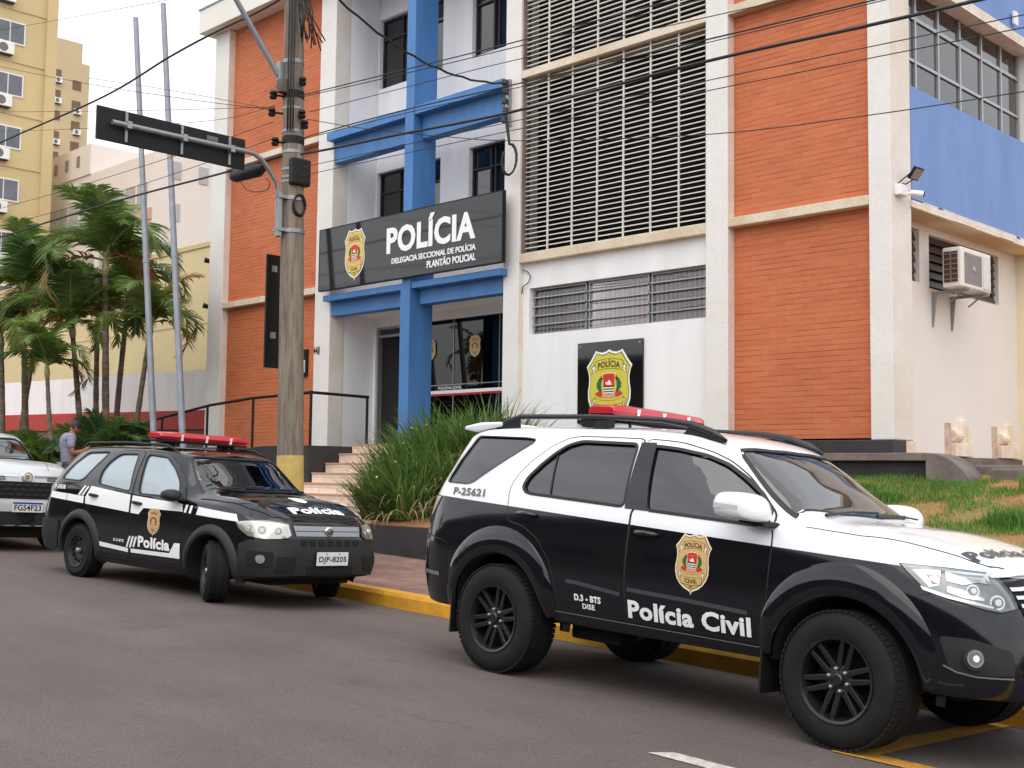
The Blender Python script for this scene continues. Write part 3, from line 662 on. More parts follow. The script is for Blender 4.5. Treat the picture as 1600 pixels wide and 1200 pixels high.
# upper window band
b = MB()
for y in (14.6, 15.06, 15.75, 16.44, 17.17, 17.86, 18.5): b.box(-7.36, -7.31, y-.022, y+.022, 5.12, 6.57)
b.box(-7.355, -7.315, 14.56, 18.54, 5.58, 5.62); b.box(-7.355, -7.315, 14.56, 18.54, 6.17, 6.22); b.box(-7.355, -7.315, 14.56, 18.54, 5.10, 5.135)
wb = part(b, 'window_band', M['alu'])
b = MB(); b.quad((-7.34, 14.56, 5.12), (-7.34, 18.54, 5.12), (-7.34, 18.54, 6.57), (-7.34, 14.56, 6.57)); b.build('pane', glass_mat('band_glass', (.42, .43, .43, 1), .05, body=.18, bodycol=(.06, .062, .06, 1)), wb)
b = MB(); pts = [(14.95+.06*i, -7.42-.03*(i % 2)) for i in range(9)]
for i in range(8): b.quad((pts[i][1], pts[i][0], 5.1), (pts[i+1][1], pts[i+1][0], 5.1), (pts[i+1][1], pts[i+1][0], 6.3), (pts[i][1], pts[i][0], 6.3))
b.build('curtain', M['lilac'], wb)
b = MB(); b.box(-8.3, -8.28, 14.56, 18.5, 5.0, 6.6); b.box(-8.3, -7.9, 14.56, 18.5, 5.0, 5.1); part(b, 'room_wall', mat('grey_room', C(90, 92, 90), .9))
b = MB(); b.box(-7.75, -7.2, 18.55, 19.6, 5.12, 6.57); part(b, 'pilaster', M['cream'])
b = MB(); b.box(-8.0, -7.08, 14.56, 19.6, 6.57, 6.72); part(b, 'tile_ledge', M['tile_beigeY'])
b = MB(); b.box(-7.9, -7.2, 14.56, 19.6, 6.72, 9.74); part(b, 'blue_spandrel', M['bluewall'])
b = MB(); b.box(-7.16, -7.13, 17.95, 18.1, 6.9, 7.1); b.build('vent', M['white'], ST)

b = MB(); b.box(-7.95, -7.25, 19.6, 30, 3.62, 9.74); b.box(-7.9, -7.2, 19.6, 19.62, 3.62, 9.74); part(b, 'rear_side_wall', M['cream'])
# ------------------------------------------------------------------ things on the facade
t = thing('station_sign', 'long glossy black sign with white POLÍCIA lettering and gold shield over the entrance', 'sign', (-16.4, 13.78, 4.05))
b = MB(); b.box(-18.93, -13.90, 13.76, 13.83, 3.47, 4.65); b.build('board', M['signblk'], t, bevel=.004)
b = MB(); b.box(-18.94, -13.89, 13.756, 13.835, 3.455, 3.47); b.box(-18.94, -13.89, 13.756, 13.835, 4.65, 4.665); b.box(-18.945, -18.93, 13.756, 13.835, 3.455, 4.665); b.box(-13.90, -13.885, 13.756, 13.835, 3.455, 4.665); b.build('frame', M['blk'], t)
def sx_(px, py): p = aY(px, py, 13.75); return p.x, p.z
def extr(tm, fn, mats, name, parent, th=.012):
    vs, fs = tm; b = MB(); F_ = [fn(x, y, th) for x, y in vs]; B_ = [fn(x, y, 0) for x, y in vs]; b.add(F_, fs)
    ec = {}
    for f in fs:
        for i in range(len(f)):
            e = (f[i], f[(i+1) % len(f)]); k = tuple(sorted(e)); ec[k] = ec.get(k, 0)+1
    n = len(vs); b.add(F_+B_, [(e[0], e[1], n+e[1], n+e[0]) for e, c in ec.items() if c == 1])
    return b.build(name, mats, parent, fix=False)
def rect_text(s, x0, x1, z0, z1, bold, name='lettering'):
    extr(fit2d(text2d(s, 1, bold), x0, x1, z0, z1), lambda x, y, h: (x, 13.757-h, y), M['wht'], name, t)
x0, z0 = sx_(604, 398); x1, z1 = sx_(743, 331)
extr(fit2d(text2d('POLÍCIA', 1, .035), x0, x1, sx_(604, 398)[1], sx_(680, 331)[1]), lambda x, y, h: (x, 13.757-h, y), M['wht'], 'lettering', t)
rect_text('DELEGACIA SECCIONAL DE POLÍCIA', sx_(612, 412)[0], sx_(743, 385)[0], sx_(612, 413)[1], sx_(612, 402)[1], .02)
rect_text('PLANTÃO POLICIAL', sx_(667, 412)[0], sx_(743, 400)[0], sx_(667, 419)[1], sx_(667, 405.5)[1], .02)
a = sx_(555, 357); c = sx_(553, 439)
b = MB(); hh = a[1]-c[1]; badge(b, lambda u, v, h: ((a[0]+c[0])/2+u*hh*.98, 13.756-h, (a[1]+c[1])/2+v*hh), step=.002); b.build('emblem', BM3, t, fix=False)

t = thing('shield_sign', 'square black wall board with yellow police shield under the strip window', 'sign', (-11.85, 14.1, 1.4))
b = MB(); b.box(-12.5, -11.2, 14.085, 14.115, .78, 2.04); b.build('board', M['signblk'], t, bevel=.003)
for x in (-12.44, -11.26):
    for z in (.84, 1.98): b = MB(); b.lathe([(0, 14.077), (.014, 14.078), (.016, 14.085)], 10, 'y', (x, 0, z)); b.build('screw', M['alu'], t, smooth=True)
b = MB(); badge(b, lambda u, v, h: (-11.85+u*1.40, 14.083-h, 1.31+v*1.20), step=.0015); b.build('emblem', BM, t, fix=False)

t = thing('air_conditioner', 'white window air conditioner on steel brackets, standing out of the side wall', 'air conditioner', (-7.3, 16.2, 2.6))
b = MB(); b.box(-7.30, -7.03, 15.74, 16.7, 2.60, 3.15); ac = b.build('casing', mat('ac_white', C(232, 228, 220), .5, noise=.1, nscale=5), t, bevel=.02)
b = MB(); b.box(-7.031, -7.022, 15.84, 16.38, 2.66, 3.08); b.build('fan_grille', mat('ac_grille', C(150, 130, 124), .35, metal=.3, noise=.4, nscale=3), ac)
b = MB(); [b.box(-7.024, -7.018, 15.86+.03*i, 15.865+.03*i, 2.68, 3.06) for i in range(17)]; b.lathe([(0, -7.01), (.03, -7.01), (.04, -7.02)], 12, 'x', (0, 16.12, 2.87)); b.build('fin', M['alu'], ac)
b = MB(); b.box(-7.27, -7.08, 15.725, 15.741, 2.67, 3.09); b.build('side_grille', mat('ac_dark', C(70, 54, 50), .7), ac)
b = MB(); [b.box(-7.27, -7.08, 15.716, 15.726, 2.70+.07*i, 2.712+.07*i) for i in range(6)]; b.box(-7.18, -7.165, 15.716, 15.726, 2.67, 3.09); b.build('side_bar', mat('ac_bar', C(150, 120, 104), .6), ac)
b = MB(); b.box(-7.029, -7.02, 16.43, 16.66, 2.64, 3.1); b.build('vent_panel', mat('ac_panel', C(214, 214, 212), .5), ac)
for y in (15.95, 16.55):
    b = MB(); b.box(-7.55, -7.0, y-.02, y+.02, 2.55, 2.59); b.prism([(-7.55, y-.015, 2.55), (-7.48, y-.015, 2.55), (-7.53, y-.015, 2.10), (-7.55, y-.015, 2.10)], (0, .03, 0)); b.tube([(-7.1, y, 2.56), (-7.3, y, 2.42)], .012); b.build('bracket', M['galv'], t)
t = thing('floodlight', 'small black floodlight tilted on a bracket at the building corner', 'floodlight', (-7.1, 14.2, 3.75))
b = MB(); ce = aX(1431, 271, -6.97); az = Vector((.62, -.1, -.5)).normalized(); ax = Vector((.1, 1, 0)).normalized(); ay = az.cross(ax)
b.obox(ce, ax, ay, az, .10, .085, .022); b.build('lamp_head', M['blk'], t, bevel=.008)
b = MB(); b.obox(ce+az*.024, ax, ay, az, .085, .07, .004); b.build('lens', M['alu'], t)
b = MB(); b.tube([ce+ax*.10, (-7.12, 14.34, 3.76), (-7.12, 14.14, 3.74), ce-ax*.10], .009, 6); b.build('bracket', M['blk'], t)
t = thing('security_camera', 'white security camera with junction box below the floodlight', 'camera', (-7.1, 14.2, 3.62))
b = MB(); b.box(-7.148, -7.06, 14.08, 14.28, 3.58, 3.72); b.build('junction_box', M['white'], t, bevel=.008)
b = MB(); b.tube([(-7.08, 14.26, 3.62), (-7.04, 14.30, 3.62), (-7.02, 14.31, 3.62)], .018); b.tube([(-7.04, 14.30, 3.63), (-6.92, 14.40, 3.61)], [.036, .042], 14); b.build('camera_body', M['wht'], t, smooth=True, sharp=40)
b = MB(); b.tube([(-6.92, 14.40, 3.61), (-6.908, 14.41, 3.608)], .037, 14); b.build('lens', M['blk'], t)
b = MB(); lay2d(b, fit2d(text2d('448', 1, .01), -19.37, -19.17, 2.27, 2.43), lambda x, y: (x, 13.99, y)); o = b.build('house_number', M['blk'], None, fix=False); tag(o, 'dark house number 448 on the white column by the entrance', 'number')
t = thing('intercom', 'black intercom plate with white phone on the orange brick wall', 'intercom', (-19.9, 14.1, 2.1))
b = MB(); b.box(-20.1, -19.76, 14.11, 14.155, 1.88, 2.42); b.build('plate', M['blk'], t, bevel=.004); b = MB(); b.box(-19.88, -19.8, 14.06, 14.11, 1.95, 2.2); b.build('handset', M['wht'], t, bevel=.01)
# electric service rack on the column right of the sign
t = thing('service_bracket', 'wall rack of dark insulators and looped cable on the column right of the entrance', 'bracket', (-13.9, 13.9, 6))
p0 = aY(794, 128, 13.93); b = MB(); b.box(p0.x-.02, p0.x+.02, 13.93, 13.998, p0.z-.75, p0.z+.05); b.build('bar', M['galv'], t)
for k in range(5):
    zc = p0.z-.02-.16*k; b = MB(); b.lathe([(0, zc-.045), (.045, zc-.045), (.06, zc-.02), (.035, zc), (.06, zc+.02), (.045, zc+.045), (0, zc+.045)], 12, 'z', (p0.x-.02+.03*(k % 2), 13.87, 0)); b.build('insulator', mat('insulator', C(70, 60, 62), .35), t, smooth=True)
b = MB()
q0 = aY(795, 250, 13.85)
for k in range(3):
    pts = [Vector((p0.x-.02+.03*k, 13.86, p0.z-.5))]+[q0+Vector((.17*math.cos(a)+.03*k, -.02*k, .26*math.sin(a))) for a in [math.pi*.5-i*math.pi*1.7/12 for i in range(13)]]
    b.tube(pts, .014, 6)
b.build('cable_loop', M['cable'], t, smooth=True)
b = MB(); pts = [aY(x, y, 14.08) for x, y in ((814, 421), (824, 424), (829, 432), (826, 441), (817, 448), (815, 460))]; b.tube(pts, .008, 6); tag(b.build('loose_cable', M['cable'], None, smooth=True), 'thin curled cable hanging at the top left corner of the white wall', 'cable')
# ------------------------------------------------------------------ vehicles: lofted shells
M['tyre'] = mat('tyre_rubber', (.011, .011, .012, 1), .82, noise=.3, nscale=9, bump=.3, bscale=60, spec=.35)
M['rimblk'] = mat('rim_black', (.008, .008, .009, 1), .35, coat=.3)
M['steelrim'] = mat('rim_steel', (.016, .016, .017, 1), .5)
M['chrome'] = mat('chrome', (.75, .75, .77, 1), .12, metal=1)
M['satin'] = mat('satin_grey', C(150, 152, 156), .35, metal=.6)
M['rubber'] = mat('rubber_trim', (.012, .012, .013, 1), .55)
M['plas'] = mat('bumper_plastic', (.014, .014, .016, 1), .6, noise=.25, nscale=4, bump=.12, bscale=200)
M['under'] = mat('underbody', (.008, .008, .008, 1), .95)
M['cpaint'] = mat('black_car_paint', (.004, .0045, .008, 1), .10, coat=.55, spec=.35)
M['wpaint'] = mat('white_car_paint', C(236, 238, 242), .3, coat=.8)
M['spaint'] = mat('silver_car_paint', C(205, 207, 210), .35, metal=.15, coat=.8)
M['tint'] = glass_mat('tinted_film_glass', (.05, .05, .055, 1), .055, body=.25, bodycol=(.045, .043, .055, 1))
M['wind'] = glass_mat('windscreen_glass', (.55, .62, .60, 1), .07)
M['windd'] = glass_mat('dark_windscreen', (.22, .26, .27, 1), .09)
M['skyfilm'] = glass_mat('sky_toned_film_glass', (.06, .07, .08, 1), .16, body=.8, bodycol=C(142, 160, 170))  # film glass with the reflected pale sky put into its body colour
M['lens'] = glass_mat('headlamp_lens', (.86, .88, .88, 1), .04)
M['lensy'] = glass_mat('hazy_lens', (.9, .9, .84, 1), .05, body=.20, bodycol=C(206, 206, 186))
M['refl'] = mat('lamp_reflector', C(225, 228, 230), .15, metal=.85)
M['lampin'] = mat('lamp_housing', C(150, 152, 154), .3, metal=.5, noise=.4, nscale=14)
M['amber'] = mat('amber_lens', C(205, 110, 50), .3)
M['seat'] = mat('seat_cloth', C(60, 62, 66), .9)
M['dash'] = mat('dashboard', C(34, 34, 36), .8)
M['greylet'] = mat('grey_letter', C(110, 108, 104), .5)
M['plate'] = mat('number_plate', C(232, 232, 230), .45)
M['tail'] = mat('tail_lamp', C(196, 184, 184), .2, coat=1)
M['leaf_blue'] = mat('plate_blue', C(30, 70, 170), .45)

def split_paint(name, pts, axis_u=0):
    """livery: black below and white above a straight line z = a + b*x in the vehicle's own coordinates"""
    (xa, za), (xb, zb) = pts; k = (zb-za)/(xb-xa); c0 = za-k*xa
    m = bpy.data.materials.new(name); m.use_nodes = True; t = m.node_tree; b = t.nodes['Principled BSDF']
    tcn = N(t, 'ShaderNodeTexCoord'); sx = N(t, 'ShaderNodeSeparateXYZ'); t.links.new(tcn.outputs['Object'], sx.inputs[0])
    mu = N(t, 'ShaderNodeMath', operation='MULTIPLY_ADD'); mu.inputs[1].default_value = -k; mu.inputs[2].default_value = -c0
    t.links.new(sx.outputs[0], mu.inputs[0]); ad = N(t, 'ShaderNodeMath', operation='ADD'); t.links.new(mu.outputs[0], ad.inputs[0]); t.links.new(sx.outputs[2], ad.inputs[1])
    gt = N(t, 'ShaderNodeMath', operation='GREATER_THAN'); gt.inputs[1].default_value = 0; t.links.new(ad.outputs[0], gt.inputs[0])
    mx_ = N(t, 'ShaderNodeMixRGB'); mx_.inputs['Color1'].default_value = (.004, .0045, .008, 1); mx_.inputs['Color2'].default_value = C(238, 240, 244)
    t.links.new(gt.outputs[0], mx_.inputs['Fac']); t.links.new(mx_.outputs[0], b.inputs['Base Color'])
    b.inputs['Roughness'].default_value = .12; b.inputs['Coat Weight'].default_value = .55; b.inputs['Specular IOR Level'].default_value = .35; b.inputs['Coat Roughness'].default_value = .03
    return m

def set_normals(o, nn):
    o.data.normals_split_custom_set_from_vertices([tuple(v) for v in nn])
class Car:
    def __init__(s, name, label, O, A, T, xs, group=None, fz=.52, cabin=(-1.7, .95)):
        m = Matrix((Vector(A[0]), Vector(A[1]), Vector(A[2]))).transposed().to_4x4(); m.translation = Vector(O)
        s.root = thing(name, label, 'car', matrix=m, group=group)
        s.T = {k: (pchip([(a, b) for a, b, *c in v]) if len(v[0]) == 2 else (pchip([(a[0], a[1]) for a in v]), pchip([(a[0], a[2]) for a in v]))) for k, v in T.items()}
        s.xs = xs
        rings = [s.ring(x) for x in xs]; n = len(rings[0]); b = MB(); b.v = [Vector(p) for r in rings for p in r]
        fs = [(i*n+k, i*n+(k+1) % n, (i+1)*n+(k+1) % n, (i+1)*n+k) for i in range(len(rings)-1) for k in range(n)]
        fs += [tuple(range(n-1, -1, -1)), tuple((len(rings)-1)*n+k for k in range(n))]
        b.f = fs; b.m = [0]*len(fs)
        s.mb = b
        dx = []
        for a_, c_ in zip(xs[:-1], xs[1:]): dx += [a_+(c_-a_)*i/3 for i in range(3)]
        dx.append(xs[-1]); rr = [s.ring(x, 8) for x in dx]; n = len(rr[0])
        V_ = [Vector(p) for r in rr for p in r]; F_ = []
        for i in range(len(rr)-1):
            for k in range(n):
                a, b_, c_, d = i*n+k, i*n+(k+1) % n, (i+1)*n+(k+1) % n, (i+1)*n+k; F_ += [(a, b_, c_), (a, c_, d)]
        F_ += [(len(V_)-n, len(V_)-n+k, len(V_)-n+k+1) for k in range(1, n-1)]+[(0, k+1, k) for k in range(1, n-1)]
        s.bvh = BVHTree.FromPolygons(V_, F_)
        s.fz = fz; s.cabin = cabin
    def sec(s, x):
        T = s.T; w2, z2 = [f(x) for f in T['sill']]; w3, z3 = [f(x) for f in T['low']]; w4, z4 = [f(x) for f in T['mid']]; w5, z5 = [f(x) for f in T['belt']]; w7, z7 = [f(x) for f in T['gut']]; zc = T['top'](x); zb = T['bot'](x)
        w6, z6 = (w5+w7)/2+.022*min(1, max(0, (z7-z5)/.3)), (z5+z7)/2
        cr = s.T['crown'](x) if 'crown' in s.T else .5
        return [(0, zb), (w2*.6, zb), (w2*.94, zb+.01), (w2, z2), (w3, z3), (w4, z4), (w5, z5), (w6, z6), (w7, z7), (w7*.90, z7+(zc-z7)*.50), (w7*.66, z7+(zc-z7)*.80), (w7*.33, z7+(zc-z7)*.96), (0, zc)]
    def ring(s, x, k=3):
        P = s.sec(x); out = []
        for i in range(len(P)-1):
            p0 = P[i-1] if i else (-P[1][0], P[1][1]); p1, p2 = P[i], P[i+1]; p3 = P[i+2] if i+2 < len(P) else (-P[i][0], P[i][1])
            for j in range(k):
                t = j/k
                q = [.5*(2*b+(-a+c)*t+(2*a-5*b+4*c-d)*t*t+(-a+3*b-3*c+d)*t**3)*.75+.25*(b+(c-b)*t) for a, b, c, d in zip(p0, p1, p2, p3)]
                out.append((max(0, q[0]), q[1]))
        out.append(P[-1])
        right = [(x, -y, z) for y, z in out]; left = [(x, y, z) for y, z in out[1:-1]]
        return right+left[::-1]
    def hit(s, p, axis, off):
        if axis == 'R': o, d = Vector((p[0], -3, p[1])), Vector((0, 1, 0))
        elif axis == 'F': o, d = Vector((5, p[0], p[1])), Vector((-1, 0, 0))
        elif axis == 'B': o, d = Vector((-5, p[0], p[1])), Vector((1, 0, 0))
        elif axis == 'T': o, d = Vector((p[0], p[1], 4)), Vector((0, 0, -1))
        elif axis == 'D': o, d = Vector((2, -1.2, 0))*1+Vector((.7071, -.7071, 0))*3+Vector((.7071, .7071, 0))*p[0]+Vector((0, 0, p[1])), Vector((-.7071, .7071, 0))
        h = s.bvh.ray_cast(o, d)
        if h[0] is None: s.last = None; return None
        nn = Vector((0, 0, 0)); e = d.orthogonal().normalized(); g = d.cross(e)
        for u_, v_ in ((0, 0), (.022, 0), (-.022, 0), (0, .022), (0, -.022)):
            k = s.bvh.ray_cast(o+e*u_+g*v_, d) if (u_ or v_) else h
            if k[0] is None or (k[0]-h[0]).length > .08: continue
            nn += k[1] if k[1].dot(d) < 0 else -k[1]
        nn.normalize(); s.last = nn
        return h[0]+nn*off
    def patch(s, name, poly, axis, m, off=.004, parent=None, holes=(), step=.07, both=True, th=0, fine=True):
        vs, fs = cdt(poly, holes, step); P = []; NN = []
        for v in vs: P.append(s.hit(v, axis, off)); NN.append(s.last)
        fs = [f for f in fs if all(P[i] is not None for i in f)]
        P = [p if p is not None else Vector((0, 0, 0)) for p in P]; b = MB()
        def side(sg):
            Q = [Vector((p.x, p.y*sg, p.z)) for p in P]; F_ = fs if sg > 0 else [tuple(reversed(f)) for f in fs]
            bb = MB(); bb.add(Q, F_)
            if th:
                ec = {}
                for f in F_:
                    for i in range(len(f)):
                        e = (f[i], f[(i+1) % len(f)]); k = tuple(sorted(e)); ec.setdefault(k, []).append(e)
                I = [q+Vector((0, -sg*0, 0))*0-s.nrm(q, axis, sg)*th for q in Q]
                n = len(Q); bb.add(Q+I, [(e[0][1], e[0][0], n+e[0][0], n+e[0][1]) for e in ec.values() if len(e) == 1])
            o_ = bb.build(name, m, parent if parent is not None else s.root, smooth=True, world=False, fix=False, sharp=None if not th else 40)
            if not th: set_normals(o_, [Vector((q.x, q.y*sg, q.z)) if q is not None else Vector((0, 0, 1)) for q in NN])
            return o_
        r = [side(1)]
        if both: r.append(side(-1))
        return r
    def nrm(s, q, axis, sg):
        return {'R': Vector((0, -sg, 0)), 'F': Vector((1, 0, 0)), 'B': Vector((-1, 0, 0)), 'T': Vector((0, 0, 1)), 'D': Vector((.7071, -.7071*sg, 0))}[axis]
    def line(s, name, pts, axis, m, w=.006, off=.003, parent=None, both=True, closed=False, step=.05):
        """thin strip following the skin"""
        q = [Vector(p) for p in pts]; 
        if closed: q.append(q[0])
        d = []
        for a, b in zip(q[:-1], q[1:]):
            k = max(1, int((b-a).length/step)); d += [a+(b-a)*i/k for i in range(k)]
        d.append(q[-1]); L = []
        for i, p in enumerate(d):
            t = (d[min(i+1, len(d)-1)]-d[max(i-1, 0)]).normalized(); nn = Vector((-t.y, t.x)); L.append((s.hit(p+nn*w/2, axis, off), s.hit(p-nn*w/2, axis, off)))
        rr = []
        for sg in ((1, -1) if both else (1,)):
            b = MB()
            for (a, c), (e, f) in zip(L[:-1], L[1:]):
                if None in (a, c, e, f): continue
                b.quad(*[Vector((v.x, v.y*sg, v.z)) for v in (a, c, f, e)])
            if b.v: rr.append(b.build(name, m, parent or s.root, smooth=True, world=False, fix=False))
        return rr
    def put2d(s, name, tm, axis, m, off=.007, parent=None, flip=False):
        vs, fs = tm; P = [s.hit(v, axis, off) for v in vs]; fs = [f for f in fs if all(P[i] is not None for i in f)]; b = MB()
        b.add([p if p is not None else (0, 0, 0) for p in P], fs); return b.build(name, m, parent or s.root, world=False, fix=False)
    def body(s, m, wheels, Rw, wind=None, sides=(), ycut=.55, name='body'):
        me = bpy.data.meshes.new(name); me.from_pydata(s.mb.v, [], s.mb.f); me.materials.append(m); me.materials.append(M['under']); me.update()
        bm_ = bmesh.new(); bm_.from_mesh(me); bmesh.ops.recalc_face_normals(bm_, faces=bm_.faces); bm_.to_mesh(me); bm_.free()
        o = bpy.data.objects.new(name, me); COL.objects.link(o); cut = []
        def cutter(b):
            c = b.build('cut', M['under'], None, world=False); cut.append(c)
            md = o.modifiers.new('b', 'BOOLEAN'); md.operation = 'DIFFERENCE'; md.solver = 'EXACT'; md.object = c
        # cabin hollow
        xa, xb = s.cabin; rings = []; xs = [xa+(xb-xa)*i/24 for i in range(25)]
        for x in xs:
            w5, z5 = [f(x) for f in s.T['belt']]; w7, z7 = [f(x) for f in s.T['gut']]; zc = s.T['top'](x); w4, z4 = [f(x) for f in s.T['mid']]
            zr = max(zc-.05, s.fz+.12); zg = min(max(z7-.045, s.fz+.1), zr-.005); zt = min(z5-.01, zg-.02)
            h = [(w4-.12, s.fz), (w4-.10, min(z4, zt-.01)), (w5-.055, zt), (w7-.055, zg), (w7*.5, zg+(zr-zg)*.85)]
            rings.append([(x, -y, z) for y, z in h]+[(x, 0, zr)]+[(x, y, z) for y, z in reversed(h)])
        n = len(rings[0]); b = MB(); b.add([p for r in rings for p in r], [(i*n+k, i*n+(k+1) % n, (i+1)*n+(k+1) % n, (i+1)*n+k) for i in range(len(rings)-1) for k in range(n)]+[tuple(range(n)), tuple((len(rings)-1)*n+k for k in reversed(range(n)))])
        cutter(b)
        for pl in sides:
            b = MB(); b.prism([(x, -1.3, z) for x, z in pl], (0, .85, 0)); cutter(b); b = MB(); b.prism([(x, .45, z) for x, z in pl], (0, .85, 0)); cutter(b)
        if wind: b = MB(); b.prism([(x, y, .9) for x, y in wind], (0, 0, 1.4)); cutter(b)
        for wx in wheels:
            for sg in (-1, 1):
                b = MB(); n = 40; r0 = []; 
                pr = [(0, ycut), (Rw, ycut), (Rw, 1.3), (0, 1.3)]
                b.lathe([(r_, h*sg) for r_, h in pr], n, 'y', (wx, 0, s.wz)); bmesh_close(b); cutter(b)
        bpy.context.view_layer.update()
        dg = bpy.context.evaluated_depsgraph_get(); nm = bpy.data.meshes.new_from_object(o.evaluated_get(dg))
        bpy.data.objects.remove(o)
        for c in cut: bpy.data.objects.remove(c)
        nm.name = name; nm.polygons.foreach_set('use_smooth', [True]*len(nm.polygons)); nm.set_sharp_from_angle(angle=R(32))
        for p in nm.polygons:                       # cabin lining, wheel wells and floor dark
            if .2 < (p.center.z-s.fz+.25) and xa-.05 < p.center.x < xb+.05 and s.bvh.find_nearest(p.center)[3] > .012: p.material_index = 1; continue
            if abs(p.center.z) < s.T['bot'](p.center.x)+.02 and p.normal.z < -.5: p.material_index = 1
            elif p.center.z < s.wz+Rw+.03 and any(abs(math.hypot(p.center.x-w_, p.center.z-s.wz)-Rw) < .012 or (math.hypot(p.center.x-w_, p.center.z-s.wz) < Rw+.01 and abs(abs(p.center.y)-ycut) < .01) for w_ in wheels): p.material_index = 1
        bo = bpy.data.objects.new(name, nm); COL.objects.link(bo); bo.parent = s.root; ORG[bo.name] = None
        s.bodyo = bo; return bo
    def flare(s, name, wx, r0, r1, a0, a1, m, out=.035, parent=None, n=36, rs_=None):
        R1 = r1
        for sg in (1, -1):
            b = MB(); rows = []
            for i in range(n+1):
                a = R(a0+(a1-a0)*i/n); cs, sn = math.cos(a), math.sin(a); row = []
                if rs_: r1 = rs_+(R1-rs_)*max(0, sn)**.8
                def y_(r_):
                    h = s.hit((wx+r_*cs, s.wz+r_*sn), 'R', 0); return -h.y if h is not None else None
                yo = y_(r1); yi = y_(r0+.03)
                if yo is None: yo = y_(r1-.05) or yi or .7
                if yi is None: yi = yo
                yi = max(yi, yo)
                for (r_, y) in ((r1, yo+.002), (r1-.02, yo+out*.55), (r0+(r1-r0)*.45, max(yi, yo)+out*.9), (r0+.02, yi+out), (r0, yi+out-.01), (r0-.004, yi+out-.04), (r0-.004, yi-.10)):
                    row.append((wx+r_*cs, -sg*y, s.wz+r_*sn))
                rows.append(row)
            k = len(rows[0]); b.add([p for r_ in rows for p in r_], [(i*k+j, i*k+j+1, (i+1)*k+j+1, (i+1)*k+j) for i in range(n) for j in range(k-1)])
            b.build(name, m, parent or s.root, smooth=True, world=False, sharp=50)
def bmesh_close(b):
    """weld the lathe's seam poles by merging duplicate points at the axis"""
    key = {}; mp_ = []; V = []
    for v in b.v:
        k = (round(v.x, 5), round(v.y, 5), round(v.z, 5))
        if k not in key: key[k] = len(V); V.append(v)
        mp_.append(key[k])
    F_ = []
    for f in b.f:
        g = []
        for i in f:
            if mp_[i] not in g: g.append(mp_[i])
        if len(g) > 2: F_.append(tuple(g))
    b.v = V; b.f = F_; b.m = [0]*len(F_)

